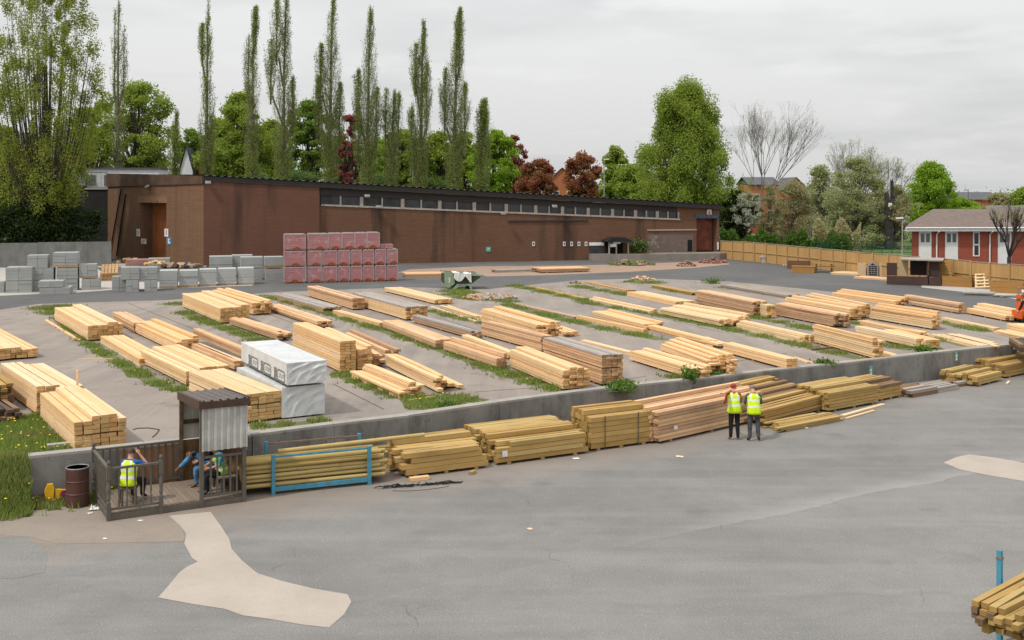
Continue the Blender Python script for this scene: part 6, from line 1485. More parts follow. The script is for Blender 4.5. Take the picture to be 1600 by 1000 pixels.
def tubes_np(segs, n=4):
    """segs: list of (p0, p1, r0, r1) -> quads"""
    if not segs: return np.zeros((0, 3))
    A = np.array([s[0] for s in segs], float); B = np.array([s[1] for s in segs], float); r0 = np.array([s[2] for s in segs])[:, None]; r1 = np.array([s[3] for s in segs])[:, None]
    d = B-A; d /= np.maximum(np.linalg.norm(d, axis=1), 1e-6)[:, None]
    ref = np.where(np.abs(d[:, 2:3]) < .9, np.array([[0, 0, 1.]]), np.array([[1., 0, 0]]))
    x = np.cross(d, ref); x /= np.linalg.norm(x, axis=1)[:, None]; y = np.cross(d, x); out = []
    for k in range(n):
        a, b = 2*math.pi*k/n, 2*math.pi*(k+1)/n
        ca, sa, cb, sb_ = math.cos(a), math.sin(a), math.cos(b), math.sin(b)
        out.append(np.stack([A+(x*ca+y*sa)*r0, A+(x*cb+y*sb_)*r0, B+(x*cb+y*sb_)*r1, B+(x*ca+y*sa)*r1], 1))
    return np.concatenate(out).reshape(-1, 3)
def finish(name, lab, cat, base, leaf, segs, lm, bark, group, extra=None):
    root = thing(name, lab, cat, base, 0, group)
    if len(segs): npmesh('trunk', tubes_np(segs, 5), 4, bark, root)
    if leaf is not None and len(leaf): npmesh('crown', leaf, 4, lm, root)
    return root
def broad(name, lab, u, vt, vb, hw, Y, lm='green', prof=ROUND, n=9000, nc=70, s=.16, clump=.20, z0=1.0, cb=.22, lean=0., group=None, bark=BARK, asym=None, up=0., depth=.85, lim=.5, cat='tree', wide=False):
    """u: picture column of the trunk; vt, vb: rows of crown top and foot of the crown; hw: half width in the picture"""
    x = (u-800)*Y/F; zt = H-(vt-VH)*Y/F-z0; zc = H-(vb-VH)*Y/F-z0; Rw = hw*Y/F; hc = zt-zc
    cs = []; tries = 0; nc = int(nc*1.5); n = int(n*2.1); s = s*.72
    ph = rng.random(4)*6.283
    while len(cs) < nc and tries < 4000:
        tries += 1; t = rng.random(); a = rng.random()*6.283; w = pr(prof, t)*(1. if wide else .92+.17*math.sin(2*a+4.5*t+ph[0])+.13*math.sin(9*t+3*a+ph[1])+.09*math.sin(17*t+ph[2])); q = rng.random()**.5
        cx = Rw*w*q*math.cos(a)
        if asym: cx *= asym[0] if cx < 0 else asym[1]
        cy = Rw*w*q*math.sin(a)*depth
        rad = clump*Rw*(.5+1.05*rng.random()**1.3)
        cs.append((cx*(1-clump*.5)+lean*t*Rw, cy*(1-clump*.5), zc+hc*min(t, .985), rad))
    segs = []; tr = max(.12, .022*zt); p = (0., 0., 0.); top = (lean*Rw*.4, 0., zc+hc*.55)
    K = 5
    pts = [(lean*Rw*.4*(i/K)**2+rng.normal(0, .01)*zt*.4*(i > 0), rng.normal(0, .01)*zt*.3*(i > 0), (zc+hc*.6)*i/K) for i in range(K+1)]
    for i in range(K): segs.append((pts[i], pts[i+1], tr*(1-.75*i/K), tr*(1-.75*(i+1)/K)))
    for c in cs:
        if rng.random() > lim: continue
        j = min(K, max(1, int(K*min(.99, max(.2, (c[2]*.55)/(zc+hc*.6)))))); b = np.array(pts[j]); e = np.array(c[:3]); mdl = b+(e-b)*.5+np.array((0, 0, -.06*hc))*rng.random()
        if wide: b = np.array((c[0]*.18, c[1]*.2, zt*.08+rng.random()*zt*.1)); mdl = b+(e-b)*np.array((.62, .62, .5))
        r_ = tr*(.28 if not wide else .13); segs += [(b, mdl, r_, r_*.6), (mdl, e, r_*.6, r_*.15)]
    per = n//len(cs); P_ = []
    for c in cs:
        g = rng.normal(0, 1, (per, 3)); g /= np.maximum(np.linalg.norm(g, axis=1), .3)[:, None]; g *= (rng.random(per)**.45)[:, None]
        P_.append(np.array(c[:3])+g*np.array((c[3], c[3], c[3]*(.7+up))))
    P_ = np.concatenate(P_)
    # stray sprays outside the clumps
    k = len(P_)//9; idx = rng.integers(0, len(P_), k); P_[idx] += rng.normal(0, clump*Rw*.32, (k, 3))
    return finish(name, lab, cat, (x, Y, z0), quads(P_, s*1.15 if Y < 130 else s*Y/120), segs, LM[lm], bark, group)
def spire(leafs, segs, cx, cy, z0, z1, w, nb, per, tr, bend=0., sparse=.5, low=.0):
    h = z1-z0
    ax = lambda t: np.array((cx+bend*t*t*w, cy, z0+h*t))
    K = 8
    for i in range(K): segs.append((ax(i/K), ax((i+1)/K), tr*(1-.9*i/K), tr*(1-.9*(i+1)/K)))
    nb = int(nb*1.9); w *= 1.5
    for _ in range(nb):
        t = rng.random()**.9*.96; a = rng.random()*6.283; sh = (.55+.45*math.sin(min(1, t*1.6)*1.57)) * max(.06, 1-max(0, t-.30)/.72)**.95
        out = w*sh*(.45+.65*rng.random()); L = min(h*(1.02-t), out*rng.uniform(2.2, 4.2)+.5); b = ax(t)
        d = np.array((math.cos(a)*out, math.sin(a)*out, 0)); e = b+d+np.array((0, 0, L)); mdl = b+d*.75+np.array((0, 0, L*.4))
        r = max(.014, tr*.10*(1-t)); segs += [(b, mdl, r, r*.7), (mdl, e, r*.7, .008)]
        m_ = int(per*.82*(1-sparse*t)*rng.uniform(.3, 1.6)); q = rng.random(m_)[:, None]**.8
        pts = np.where(q < .4, b+(mdl-b)*q/.4, mdl+(e-mdl)*(q-.4)/.6)+rng.normal(0, .09+.03*w, (m_, 3))
        leafs.append(pts)
def poplar(lab, u, vt, hw, Y, lobes=(), vb=300, nb=190, per=46, sparse=.62, z0=1.0, lm='poplar', bend=.3, s=.078):
    x = (u-800)*Y/F; zt = H-(vt-VH)*Y/F-z0; w = hw*Y/F; zb = 5.
    leafs = []; segs = [((0, 0, 0), (0, 0, zb), .42, .36)]
    spire(leafs, segs, 0, 0, zb*.6, zt, w*.86, nb, per, .34, bend, sparse)
    for du, lvt, lvb, lhw in lobes:
        lz1 = H-(lvt-VH)*Y/F-z0; lz0 = H-(lvb-VH)*Y/F-z0; segs.append(((0, 0, lz0-3.5), (du*Y/F*.8, 0, lz0), .14, .12)); spire(leafs, segs, du*Y/F, rng.normal(0, .4), lz0-1, lz1, lhw*Y/F, nb//4+8, per, .12, bend*.5, sparse)
    # dense ivy and shoots low on the stem
    m_ = int(nb*per*.55); g = rng.normal(0, 1, (m_, 3)); g /= np.maximum(np.linalg.norm(g, axis=1), .35)[:, None]; hh = (zt*.22)
    low = g*np.array((w*.8, w*.8, hh))*(rng.random(m_)**.5)[:, None]+np.array((0, 0, hh+2.)); leafs.append(low)
    return finish('poplar_tree', lab, 'poplar', (x, Y, z0), quads(np.concatenate(leafs), s), segs, LM[lm], TWIG, 'row of tall poplars behind the warehouse')
poplar('slim poplar farthest left of the row behind the warehouse with a bare top', 322, -8, 13, 134, ((-9, 36, 90, 6), (8, 180, 260, 8)), nb=150)
poplar('poplar second in the row, forked top above the round green tree', 393, 14, 14, 135, ((-8, 55, 150, 7), (5, 10, 60, 6)), nb=150)
poplar('broad poplar with a lower spire on its left side, third in the row', 442, -12, 18, 134, ((-21, 62, 150, 9), (14, 120, 200, 7), (-8, 2, 90, 9)), nb=200)
poplar('tall dense poplar left of the red leaved tree', 515, -14, 18, 136, ((-14, 70, 150, 8), (-18, 120, 210, 8), (15, 130, 220, 8)), nb=220, sparse=.55)
poplar('tall poplar right of the red leaved tree with two side spires', 574, 8, 17, 137, ((-16, 110, 190, 8), (14, 138, 230, 9), (-14, 165, 250, 8)), nb=220)
poplar('half height poplar with a dead leader between two tall ones', 612, 140, 13, 138, ((-9, 140, 210, 7), (10, 146, 220, 7)), nb=130)
poplar('tall poplar with a slim top, seventh of the row', 657, 28, 16, 139, ((-14, 165, 260, 8), (-8, 70, 140, 8), (10, 100, 200, 8)), nb=200, sparse=.5)
poplar('tall poplar with forked bare top, last of the high ones', 710, 18, 18, 140, ((-15, 108, 200, 8), (8, 14, 110, 8), (16, 130, 230, 9)), nb=220, sparse=.5)
poplar('short pointed poplar at the right end of the row', 753, 156, 15, 141, ((0, 156, 260, 10),), nb=170, per=60, sparse=.3, lm='poplar')
x_ = 0
# left: thin pollarded poplar and the big many stemmed tree
poplar('nearly bare thin poplar standing at the left corner of the warehouse', 183, -5, 14, 128, ((10, 40, 140, 6), (-8, 10, 130, 5)), nb=110, per=18, sparse=.5, bend=.2)
poplar('short ivy clad pollard stump left of the white gabled house', 272, 172, 10, 140, (), nb=110, per=80, sparse=.55)
def multistem(lab, u, Y, vt, hw, z0, stems, lm, nb, per, s, group=None, bark=BARK, name='tree', cat='tree'):
    leafs = []; segs = []
    x = (u-800)*Y/F; zt = H-(vt-VH)*Y/F-z0
    for du, k, w in stems:
        b = (du*.25*Y/F, rng.normal(0, .5), 0); ks = np.array((du*Y/F*.75, rng.normal(0, 1.5), zt*.42))
        segs.append((b, ks, .26, .16)); spire(leafs, segs, ks[0], ks[1], ks[2]-zt*.12, zt*k, w*Y/F, nb, per, .16, du*.010, .55)
    return finish(name, lab, cat, (x, Y, z0), quads(np.concatenate(leafs), s), segs, LM[lm], bark, group)
big_left = broad('tree', 'big many stemmed tree with thin yellow green leaves at the left edge', 70, -45, 322, 93, 100, 'young', [(0, .55), (.2, .85), (.45, 1.), (.7, .95), (.88, .72), (1, .35)], n=34000, nc=230, s=.108, clump=.115, lim=.35, up=1.3, depth=.8, wide=True)
broad('tree', 'round bright green tree behind the thin poplar at the warehouse corner', 215, 132, 285, 72, 150, 'green', n=15000, nc=85, s=.19, clump=.2, lim=.8)
broad('tree', 'dark green tree filling in behind the railing at the left', 140, 170, 300, 52, 128, 'green', n=9000, nc=60, s=.17, clump=.22, z0=4.0)
broad('tree', 'low leafy tree at the far left edge over the dark bank', 8, 200, 330, 45, 104, 'young', n=6000, nc=45, s=.14, clump=.24, z0=3.0)
broad('shrub', 'sprawling yellow green sapling on the dark bank at the left', 62, 258, 352, 60, 103, 'poplar', n=6500, nc=80, s=.12, clump=.17, z0=2.4, cat='shrub', up=.5)
broad('shrub', 'dark evergreen shrub mass on top of the grey wall at the left', 62, 318, 388, 100, 99.5, 'dark', [(0, .9), (.4, 1), (.8, .8), (1, .3)], n=16000, nc=120, s=.17, clump=.16, z0=1.4, depth=.16, cat='shrub')
# behind the roof
broad('tree', 'rounded yellow green tree behind the second and third poplars', 375, 150, 300, 58, 165, 'green', n=17000, nc=90, s=.2, clump=.2, lim=.4)
broad('tree', 'darker rounded green tree behind the third and fourth poplars', 482, 162, 305, 46, 170, 'deep', n=13000, nc=75, s=.2, clump=.2, lim=.4)
broad('tree', 'slim red leaved tree between two tall poplars', 546, 182, 300, 28, 160, 'redp', n=5000, nc=46, s=.17, clump=.22, lim=1.)
broad('tree', 'green tree behind the half height poplar', 625, 205, 305, 42, 165, 'green', n=10000, nc=65, s=.2, clump=.22)
broad('tree', 'green tree between the seventh and eighth poplars', 685, 208, 305, 36, 168, 'green', n=9000, nc=60, s=.2, clump=.22)
broad('tree', 'fresh green tree around the short pointed poplar', 775, 204, 310, 42, 165, 'bright', n=11000, nc=70, s=.19, clump=.22)
broad('tree', 'copper red tree poking up right of the fresh green tree', 803, 214, 305, 24, 172, 'redp', n=4500, nc=45, s=.18, clump=.24, lim=.9)
broad('tree', 'copper red round tree left of the brick gable', 838, 250, 312, 36, 160, 'red', n=9000, nc=60, s=.18, clump=.22)
broad('tree', 'copper red round tree right of the brick gable', 908, 242, 318, 36, 158, 'red', n=10000, nc=60, s=.18, clump=.22)
broad('tree', 'green tree left of the largest tree beside the street lamp', 955, 232, 318, 34, 170, 'green', n=9000, nc=60, s=.19, clump=.22, lean=.2)
BIG = [(0, .62), (.12, .90), (.3, 1.0), (.5, .86), (.68, .72), (.82, .58), (.92, .40), (1, .12)]
broad('tree', 'largest tree, a dense wide green one behind the right end of the warehouse', 1075, 138, 352, 103, 128, 'green', BIG, n=56000, nc=230, s=.14, clump=.15, lean=.0, asym=(1.0, .95), up=.55, lim=.3)
broad('tree', 'dark bush with white blossom beside the right corner of the warehouse', 1150, 300, 382, 38, 124, 'dark', n=7000, nc=50, s=.16, clump=.22)
broad('shrub', 'white blossoming branches at the right side of the largest tree', 1168, 300, 350, 28, 122, 'white', n=1800, nc=34, s=.12, clump=.2, cat='shrub')
WIL = [(0, .75), (.2, 1), (.5, .95), (.75, .75), (.92, .45), (1, .1)]
broad('tree', 'brownish green blossoming tree left of the flat lantern lamp', 1238, 285, 388, 44, 135, 'brownish', WIL, n=8500, nc=80, s=.13, clump=.22, lim=1., bark=BARKL)
broad('tree', 'thin budding tree screening the orange brick apartment block', 1202, 290, 385, 30, 132, 'brownish', WIL, n=3000, nc=60, s=.12, clump=.22, lim=1., bark=BARKL)
broad('tree', 'pale silvery green tree behind the flat lantern lamp', 1285, 262, 372, 44, 150, 'willow', WIL, n=8500, nc=80, s=.15, clump=.22, lim=1., bark=BARKL)
broad('tree', 'large pale blossoming tree left of the dark brick tower', 1340, 250, 400, 66, 128, 'willow', WIL, n=20000, nc=150, s=.125, clump=.17, lim=1., bark=BARKL)
broad('tree', 'brown budding tree between the dark brick tower and the bungalow', 1398, 292, 398, 36, 126, 'brownish', WIL, n=7000, nc=70, s=.125, clump=.2, lim=1., bark=BARKL)
broad('tree', 'bright lime green tree behind the left end of the bungalow', 1458, 258, 360, 56, 140, 'bright', [(0, .7), (.25, 1.0), (.5, .88), (.75, .62), (.92, .36), (1, .1)], n=22000, nc=110, s=.15, clump=.18, lean=-.05)
broad('tree', 'low bright green bush line right of the lime green tree', 1500, 312, 352, 36, 145, 'bright', n=7000, nc=45, s=.16, clump=.24)
broad('tree', 'olive green tree behind the bungalow roof', 1560, 306, 345, 30, 170, 'brownish', n=6000, nc=45, s=.18, clump=.24)
broad('tree', 'light green tree at the right edge behind the bungalow roof', 1598, 298, 345, 28, 168, 'green', n=6000, nc=45, s=.18, clump=.24)
def baretree(lab, u, vb, vt, hw, Y, nseed=5, dep=4, lm='young', bark=BARK, k0=.25, ls=.05, stems=5, spread=.5):
    x = (u-800)*Y/F; zt = H-(vt-VH)*Y/F-1.; w = hw*Y/F; segs = []; tips = []
    def grow(p, d, L, r, dep):
        e = p+d*L; segs.append((p, e, r, r*.72))
        if dep == 0: tips.append(e); return
        for _ in range(3 if dep > 1 else 3):
            nd = d+np.clip(rng.normal(0, .33, 3), -.5, .5)*np.array((.85, .85, .5)); nd[2] = abs(nd[2])*.9+.28; nd /= np.linalg.norm(nd); grow(e, nd, L*rng.uniform(.55, .9), r*.58, dep-1)
    for k in range(stems):
        d = np.array((rng.normal(0, spread), rng.normal(0, .4), 1.)); d /= np.linalg.norm(d); grow(np.array((0, 0, zt*k0)), d, zt*.24, .09 if dep < 5 else .085, dep)
    segs.append(((0, 0, 0), (0, 0, zt*(k0+.01)), .2, .16))
    tp = np.array(tips); m_ = quads(tp+rng.normal(0, .08, tp.shape), ls)
    return finish('tree', lab, 'tree', (x, Y, 1.0), m_, segs, LM[lm], bark, None)
baretree('bare grey tree right of the largest tree', 1190, 390, 192, 52, 160, dep=5, lm='brownish', bark=BARKL, k0=.30, ls=.07, stems=8, spread=.24)
baretree('bare twiggy tree rising behind the pale blossoming trees', 1322, 390, 240, 60, 168, dep=5, lm='willow', bark=BARKL, k0=.25, ls=.09, stems=7, spread=.5)
baretree('second bare twiggy tree behind the dark turret', 1375, 390, 248, 60, 172, dep=5, lm='willow', bark=BARKL, k0=.25, ls=.09, stems=6, spread=.45)
baretree('bare budding tree before the white panels of the bungalow', 1577, 425, 318, 55, 86)
for u, vt, hw, Y, lm, lab in ((300, 205, 30, 180, 'deep', 'green tree behind the slim first poplar'), (345, 190, 34, 175, 'green', 'green tree left of the rounded yellow green one'), (425, 190, 34, 178, 'green', 'green tree between the third poplar and the rounded yellow green one'), (530, 215, 30, 182, 'deep', 'green tree showing between the red leaved tree and the fourth poplar'), (590, 222, 34, 180, 'bright', 'fresh green tree showing behind the fifth poplar'), (655, 222, 34, 180, 'bright', 'fresh green tree behind the seventh poplar'), (725, 212, 34, 178, 'green', 'green tree behind the eighth poplar'), (990, 262, 34, 165, 'green', 'small green tree at the left foot of the largest tree')):
    broad('tree', lab, u, vt, 318, hw*1.15, Y, lm, n=9000, nc=60, s=.21, clump=.28)
# low shrubs showing over the roof edge, hedge behind the fence
for u, vt, hw, lab in ((405, 272, 38, 'pale green shrub showing over the roof, left of three'), (470, 270, 40, 'pale green shrub showing over the roof below the darker tree'), (590, 276, 42, 'pale green shrub showing over the roof between the poplars'), (668, 280, 40, 'pale green shrub showing over the roof at the thin pole')):
    broad('shrub', lab, u, vt, 312, hw, 143, 'shrub', [(0, .9), (.5, 1), (.85, .7), (1, .2)], n=4500, nc=40, s=.15, clump=.25, z0=4., cat='shrub', group='shrubs behind the warehouse roof')
hg = []
for _ in range(9000):
    t = rng.random(); u = lerp(1120, 1330, t); Y = lerp(118, 106, t)+rng.normal(0, .6); hg.append(((u-800)*Y/F, Y, 1.0+rng.random()**.7*(2.2+.5*math.sin(t*23)+.3*math.sin(t*61))))
hg = np.array(hg); c0 = hg.mean(0); c0[2] = 1.0
tag(npmesh('hedge', quads(hg-c0, .14), 4, LM['hedge'], None, c0), 'dark green hedge running along behind the golden fence', 'hedge')
hg = []
for _ in range(5000):
    t = rng.random(); u = lerp(1270, 1345, t); Y = 118+rng.normal(0, .8); hg.append(((u-800)*Y/F, Y, 1.0+rng.random()**.7*(3.+.8*math.sin(t*13))))
hg = np.array(hg); c0 = hg.mean(0); c0[2] = 1.0
tag(npmesh('shrub', quads(hg-c0, .14), 4, LM['brownish'], None, c0), 'rounded olive shrub before the trunks of the blossoming trees', 'shrub')
# far wood closing the horizon
fw = []
for _ in range(60000):
    x = rng.uniform(-330, 420); t = rng.random(); fw.append((x, 340+rng.normal(0, 9), 1.0+t**.8*(4+1.5*math.sin(x*.05)+2*math.sin(x*.17+1)+1.5*math.sin(x*.41))))
kind(npmesh('woods', quads(np.array(fw), .32), 4, LM['deep']), 'stuff', 'distant belt of green trees closing the view')
# ---------------------------------------------------------------- buildings and walls behind
OBR = brick('orange_brick', (.40, .13, .05), (.34, .11, .045), (.30, .18, .12), (.28, .10, .045), .3); SLATE = plain('slate_roof', (.10, .105, .115), .8, .2, 1.); RENDER = plain('white_render', (.62, .63, .64), .8, .06, 1.)
def house(lab, u0, u1, ve, vr, Y, wallm, roofm, dep=9., z0=1.0, gable=False, win=(), cat='house', name='house', vb=None):
    x0, x1 = (u0-800)*Y/F, (u1-800)*Y/F; ez = H-(ve-VH)*Y/F-z0; rz = H-(vr-VH)*Y/F-z0; w = x1-x0
    r = thing(name, lab, cat, (x0, Y, z0)); m = MB()
    m.box(0, w, 0, dep, 0, ez)
    if gable: m.prism([(0, ez), (w, ez), (w/2, rz)], 0, dep, lambda a, b, d: Vector((a, d, b)))
    m.build('wall', wallm, r); m = MB()
    if gable:
        for a, b in (((-.3, ez-.2), (w/2, rz+.05)), ((w+.3, ez-.2), (w/2, rz+.05))):
            m.add([(a[0], -.3, a[1]+.1), (a[0], dep+.3, a[1]+.1), (b[0], dep+.3, b[1]+.1), (b[0], -.3, b[1]+.1)], [(0, 1, 2, 3)])
    else:
        m.add([(-.4, -.4, ez-.05), (w+.4, -.4, ez-.05), (w+.4, dep/2, rz), (-.4, dep/2, rz), (-.4, dep+.4, ez-.05), (w+.4, dep+.4, ez-.05)], [(0, 1, 2, 3), (3, 2, 5, 4)]); m.add([(0, 0, ez-.06), (0, dep, ez-.06), (0, dep/2, rz-.1)], [(0, 1, 2)]); m.add([(w, 0, ez-.06), (w, dep, ez-.06), (w, dep/2, rz-.1)], [(0, 1, 2)])
    m.build('roof', roofm, r)
    for (fx, fz, ww, wh_) in win:
        m = MB(); m.box(w*fx-ww/2, w*fx+ww/2, -.06, -.004, ez*fz-wh_/2, ez*fz+wh_/2); f_ = m.build('window', UPVC, r); m = MB(); m.box(w*fx-ww/2+.1, w*fx+ww/2-.1, -.09, -.064, ez*fz-wh_/2+.1, ez*fz+wh_/2-.1); m.build('pane', GLASSD, f_)
    return r
house('white gabled house with grey slate roof seen left of the poplars', 281, 301, 268, 231, 175, RENDER, SLATE, 8., gable=True)
house('red brick house end with slate roof beside the white gable', 301.5, 330, 252, 233, 177, OBR, SLATE, 8.)
house('orange brick house with a pointed gable between the copper red trees', 853, 905, 287, 263, 200, OBR, SLATE, 9., gable=True, win=((.3, .75, 1.2, 1.4), (.72, .75, 1.2, 1.4)))
house('orange brick apartment block behind the bare grey tree', 1172, 1216, 288, 276, 185, OBR, SLATE, 10., win=((.2, .35, 1.2, 1.5), (.2, .7, 1.2, 1.5), (.8, .35, 1.2, 1.5), (.8, .7, 1.2, 1.5)))
house('orange brick house with a grey gable behind the pale blossoming trees', 1226, 1262, 296, 278, 190, OBR, SLATE, 10., gable=True, win=((.3, .6, 1.2, 1.5),))
house('long low distant shed with a grey roof on the skyline at the right', 1504, 1567, 311.5, 300, 300, RBR, SLATE, 18., name='shed', cat='shed')
house('brown brick house with grey roof half hidden by the big left tree', -10, 24, 226, 204, 140, OBR, SLATE, 9., z0=7.6, win=((.6, .5, 1.2, 1.5),))
house('brick house behind the crown of the big left tree', 85, 112, 222, 202, 150, OBR, SLATE, 9., z0=7.6)
# tower with mast
tx = thing('clock_tower', 'dark square turret with a thin white mast behind the blossoming trees', 'tower', ((1389-800)*125/F, 125, 1.0)); tw = .40
DST = plain('dark_stone', (.05, .045, .042), .9, .3, 2.)
zt_ = lambda v: H-(v-VH)*125/F-1
m = MB(); m.box(-tw, tw, -tw, tw, 0, zt_(312)); m.build('tower_body', DST, tx)
for x, v in ((-.28, 303), (.28, 284)):
    for y in (-.28, .28): m = MB(); m.box(x-.12, x+.12, y-.12, y+.12, zt_(312), zt_(v)); m.add([(x-.12, y-.12, zt_(v)), (x+.12, y-.12, zt_(v)), (x+.12, y+.12, zt_(v)), (x-.12, y+.12, zt_(v)), (x, y, zt_(v)+.4)], [(0, 1, 4), (1, 2, 4), (2, 3, 4), (3, 0, 4)]); m.build('pinnacle', DST, tx)
m = MB(); m.box(-.2, .2, -tw-.03, -tw-.004, zt_(323), zt_(317)); m.build('tower_sign', WHITE, tx)
m = MB(); m.tube([(.1, 0, zt_(312)), (.1, 0, zt_(243))], .03, 6); m.build('mast', WHITE, tx)
# long low brick wall with white coping, car, green mesh fence on the lawn
a, b = Vector(((1160-800)*172/F, 172, 1)), Vector(((1345-800)*176/F, 176, 1)); d = (b-a).normalized(); L = (b-a).length
r = thing('garden_wall', 'low red brick wall with a white coping behind the lawn', 'wall', a, math.atan2(d.y, d.x)); m = MB(); m.box(0, L, 0, .3, 0, 1.55); m.build('wall_body', RBR, r); m = MB(); m.box(-.05, L, -.06, .36, 1.553, 1.75); m.build('coping', COPE, r)
CARW = plain('car_white', (.72, .73, .74), .25, .03, 1., spec=.6); CARD = plain('car_dark', (.02, .022, .025), .3, .1, 1., spec=.6)
def car(lab, u, Y, mat, rz=0., s=1.):
    r = thing('parked_car', lab, 'car', ((u-800)*Y/F, Y, 1.01), rz); r.scale = (s, s, s)
    m = MB(); n = 9
    prof = [(-2.05, .35), (-2.1, .75), (-1.95, .95), (-1.2, 1.02), (-.55, 1.42), (.75, 1.46), (1.55, 1.05), (2.05, .92), (2.1, .5), (2.0, .32)]
    m.prism(prof, -.82, .82, lambda a, b, d_: Vector((a, d_, b))); m.build('car_body', mat, r)
    m = MB(); m.prism([(-1.02, 1.03), (-.5, 1.37), (.7, 1.41), (1.3, 1.06)], -.835, .835, lambda a, b, d_: Vector((a, d_, b))); m.build('side_window', GLASSD, r)
    for x in (-1.3, 1.3):
        for y in (-.8, .8): m = MB(); m.tube([(x, y-.1, .32), (x, y+.1, .32)], .32, 14); w_ = m.build('wheel', RUBBER, r); m = MB(); m.tube([(x, y-.11, .32), (x, y+.11, .32)], .2, 10); m.build('rim', STEEL, w_)
    for y in (-.6, .6): m = MB(); m.box(-2.14, -2.06, y-.16, y+.16, .68, .82); m.build('headlight', WHITE, r)
car('white hatchback parked behind the fence beside the warehouse corner', 1149, 165, CARW, .1); car('dark car parked in the shade left of the white hatchback', 1130, 163, CARD, .2)
GM = plain('green_mesh_fence', (.02, .09, .06), .6, .2, 3.)
gf = thing('mesh_fence', 'dark green mesh fence on the lawn behind the golden fence', 'fence', ((1268-800)*106/F, 106, 1.0)); Lg = (1425-1268)*106/F
for i in range(11): m = MB(); m.box(Lg*i/10-.03, Lg*i/10+.03, -.03, .03, 0, 1.9); m.build('post', GM, gf)
m = MB()
for i in range(90): m.box(Lg*i/90-.008, Lg*i/90+.008, .035, .045, .1, 1.8)
for z in (.12, .7, 1.3, 1.78): m.box(0, Lg, .046, .06, z-.02, z+.02)
m.build('mesh', GM, gf)
# left: low grey wall, bank, high dark wall with railing, street above
GW = wallmat('old_grey_wall', (.20, .20, .185), (.15, .15, .14), (.085, .085, .08)); DW = wallmat('blackened_wall', (.036, .034, .033), (.026, .025, .025), (.015, .015, .015), .4)
a, b = P(-60, 419), P(174, 415.5); d = (b-a).normalized(); L = (b-a).length; r = thing('garden_wall', 'low grey concrete wall behind the block packs at the left', 'wall', a, math.atan2(d.y, d.x))
for i in range(4): m = MB(); m.box(L*i/4+.01, L*(i+1)/4-.01, 0, .3, -.05, (419-380)*a.y/F+(-.04 if i < 2 else .0)); m.build('wall_panel', GW, r)
m = MB(); xs = np.linspace(-62, -40.6, 24); vs = []
for i, x in enumerate(xs):
    for j, (y, z) in enumerate(((b.y+.25, 2.7), (100.5, 3.0), (103.5, 3.6), (107.2, 4.4))): k9 = min(1, (-40.2-x)/6); vs.append((x, y, 1.0+(z-1+.25*math.sin(i*1.3+j))*k9))
m.add(vs, [(i*4+j, (i+1)*4+j, (i+1)*4+j+1, i*4+j+1) for i in range(23) for j in range(3)]); kind(m.build('embankment', SOIL), 'structure')
zq = lambda v, Y: H-(v-VH)*Y/F
r = thing('retaining_wall', 'high blackened retaining wall left of the warehouse below the railing', 'wall', (0, 0, 0)); m = MB(); xs_ = lambda u, Y: (u-800)*Y/F
m.prism([(-75, 1), (xs_(168, 110), 1), (xs_(168, 110), zq(296, 110)), (xs_(133, 110), zq(296, 110)), (xs_(133, 110), zq(290, 110)), (xs_(112, 110), zq(290, 110)), (xs_(92, 110), zq(316, 110)), (-75, zq(316, 110))], 110, 110.5, lambda a, b, d: Vector((a, d, b))); m.build('wall_face', DW, r)
m = MB(); m.box(xs_(133, 110), xs_(168, 110)+.2, 109.9, 110.6, zq(296, 110)+.003, zq(293.5, 110)); m.build('coping', STONE, r)
m = MB(); m.add([(-120, 110.5, 7.55), (-43.2, 110.5, 7.55), (-47, 121, 7.55), (-47, 300, 7.55), (-120, 300, 7.55)], [(0, 1, 2, 3, 4)]); kind(m.build('street', ASPH_UP), 'structure')
rl = thing('railing', 'grey steel railing on top of the high blackened wall', 'railing', (xs_(95, 110.2), 110.2, zq(296, 110)+.0)); Lr = xs_(168, 110.2)-xs_(95, 110.2)
IRON = plain('railing_steel', (.10, .115, .12), .6, .2, 3.); m = MB(); m.box(0, Lr, -.03, .03, 1.72, 1.78); m.box(0, Lr, -.03, .03, .2, .25); m.build('rail', IRON, rl)
for i in range(36): m = MB(); x = Lr*(i+.5)/36; m.box(x-.02, x+.02, -.02, .02, .1, 1.78); m.build('bar', IRON, rl)
m = MB(); m.box(0, 9.5, 0, 3, 0, 2.7); r = thing('garage', 'long low white building behind the railing at the left', 'building', (xs_(120, 126), 126, 7.56)); m.build('wall', RENDER, r); m = MB(); m.box(-.2, 9.7, -.2, 3.2, 2.703, 2.85); m.build('roof', SLATE, r)
for i in range(4): m = MB(); m.box(1+i*2.2, 2.2+i*2.2, -.05, -.004, .8, 2.0); m.build('window', GLW, r)
r = thing('footbridge', 'dark green parapet at the far left edge above the bank', 'parapet', (xs_(-30, 109), 109, zq(300, 109))); m = MB(); m.box(0, 3.9, 0, .2, .2, 1.3); m.build('panel', GM, r); m = MB(); m.box(0, 3.9, -.05, .25, 1.9, 2.0); [m.box(i*.9, i*.9+.08, .05, .13, 1.3, 1.9) for i in range(5)]; m.build('rail', GM, r)
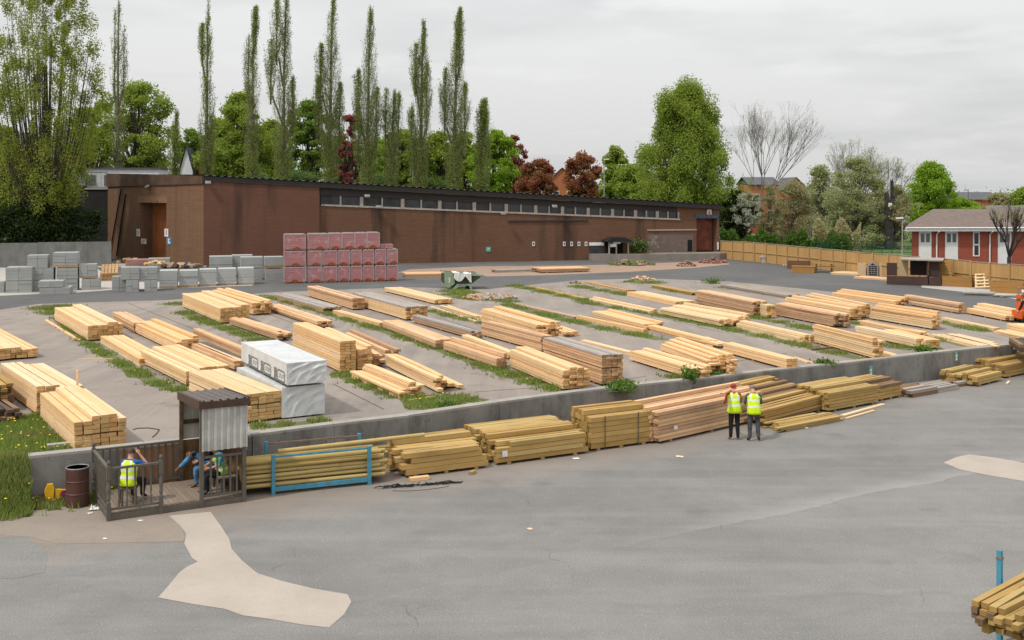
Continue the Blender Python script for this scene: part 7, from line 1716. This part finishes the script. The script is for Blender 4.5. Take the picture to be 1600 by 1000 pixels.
# ---------------------------------------------------------------- sky, sun, camera
ELEV = R(54); SDIR = Vector((-.80, -.60, 0)).normalized()
w = bpy.data.worlds.new('World'); SC.world = w; w.use_nodes = True
T = NT(w); bgd = T.n['Background']
sky = T.n.new('ShaderNodeTexSky'); sky.sky_type = 'NISHITA'; sky.sun_disc = False; sky.sun_elevation = ELEV; sky.sun_rotation = math.atan2(SDIR.x, SDIR.y); sky.air_density = 1.; sky.dust_density = 2.
co = T.n.new('ShaderNodeTexCoord').outputs['Generated']
sx = T.n.new('ShaderNodeSeparateXYZ'); T.link(co, sx.inputs[0])
zz = T.math('MAXIMUM', T.math('ADD', sx.outputs[2], .11), .05)
cm = T.n.new('ShaderNodeCombineXYZ'); T.link(T.math('DIVIDE', sx.outputs[0], zz), cm.inputs[0]); T.link(T.math('DIVIDE', sx.outputs[1], zz), cm.inputs[1]); cm.inputs[2].default_value = 3.3
def cloudn(scale, det, off, sy=1.):
    mp = T.n.new('ShaderNodeMapping'); T.link(cm.outputs[0], mp.inputs[0]); mp.inputs['Location'].default_value = off; mp.inputs['Scale'].default_value = (scale, scale*sy, 1)
    return T.noise(mp.outputs[0], 1., det, .5)
n1 = cloudn(.75, 5, (2., 5., 0)); n2 = cloudn(1.9, 5, (7., 1., 0))
EL = T.remap(sx.outputs[2], 0., .9, 0, 1)
CLB = T.mix(EL, (7.4, 7.4, 7.28), (15.2, 15.2, 15.2))       # cloud veil, brighter overhead
GREYC_ = T.mix(EL, (5.95, 6.02, 6.02), (12.8, 12.9, 13.1))
col = T.mix(T.remap(n1, .47, .66, 0, .9), CLB, GREYC_)
WHT = T.mix(EL, (7.9, 7.9, 7.8), (16., 16., 16.))
col = T.mix(T.remap(n2, .56, .70, 0, .8), col, WHT)
lowb = T.remap(sx.outputs[2], .0, .10, .35, 0)
col = T.mix(lowb, col, (6.3, 6.45, 6.6))
fin = T.mix(.92, sky.outputs[0], col)
T.link(fin, bgd.inputs[0]); bgd.inputs[1].default_value = .1
sl = bpy.data.lights.new('sun', 'SUN'); sl.energy = 2.5; sl.angle = R(3.5); sl.color = (1., .955, .88)
so = bpy.data.objects.new('sun', sl); COL.objects.link(so)
sd_ = (SDIR*math.cos(ELEV)+Vector((0, 0, math.sin(ELEV))))
so.rotation_euler = sd_.to_track_quat('Z', 'Y').to_euler()
cam = bpy.data.cameras.new('camera'); co_ = bpy.data.objects.new('camera', cam); COL.objects.link(co_)
co_.location = (0, 0, H); co_.rotation_euler = (R(90), 0, 0); cam.sensor_fit = 'HORIZONTAL'; cam.sensor_width = 36; cam.lens = 36*F/1600; cam.shift_y = -200/1600; cam.clip_start = .1; cam.clip_end = 6000
SC.camera = co_
SC.view_settings.view_transform = 'Standard'; SC.view_settings.look = 'None'; SC.view_settings.exposure = 0; SC.view_settings.gamma = 1
SC.cycles.max_bounces = 6; SC.cycles.diffuse_bounces = 3; SC.cycles.transparent_max_bounces = 4; SC.cycles.use_denoising = True
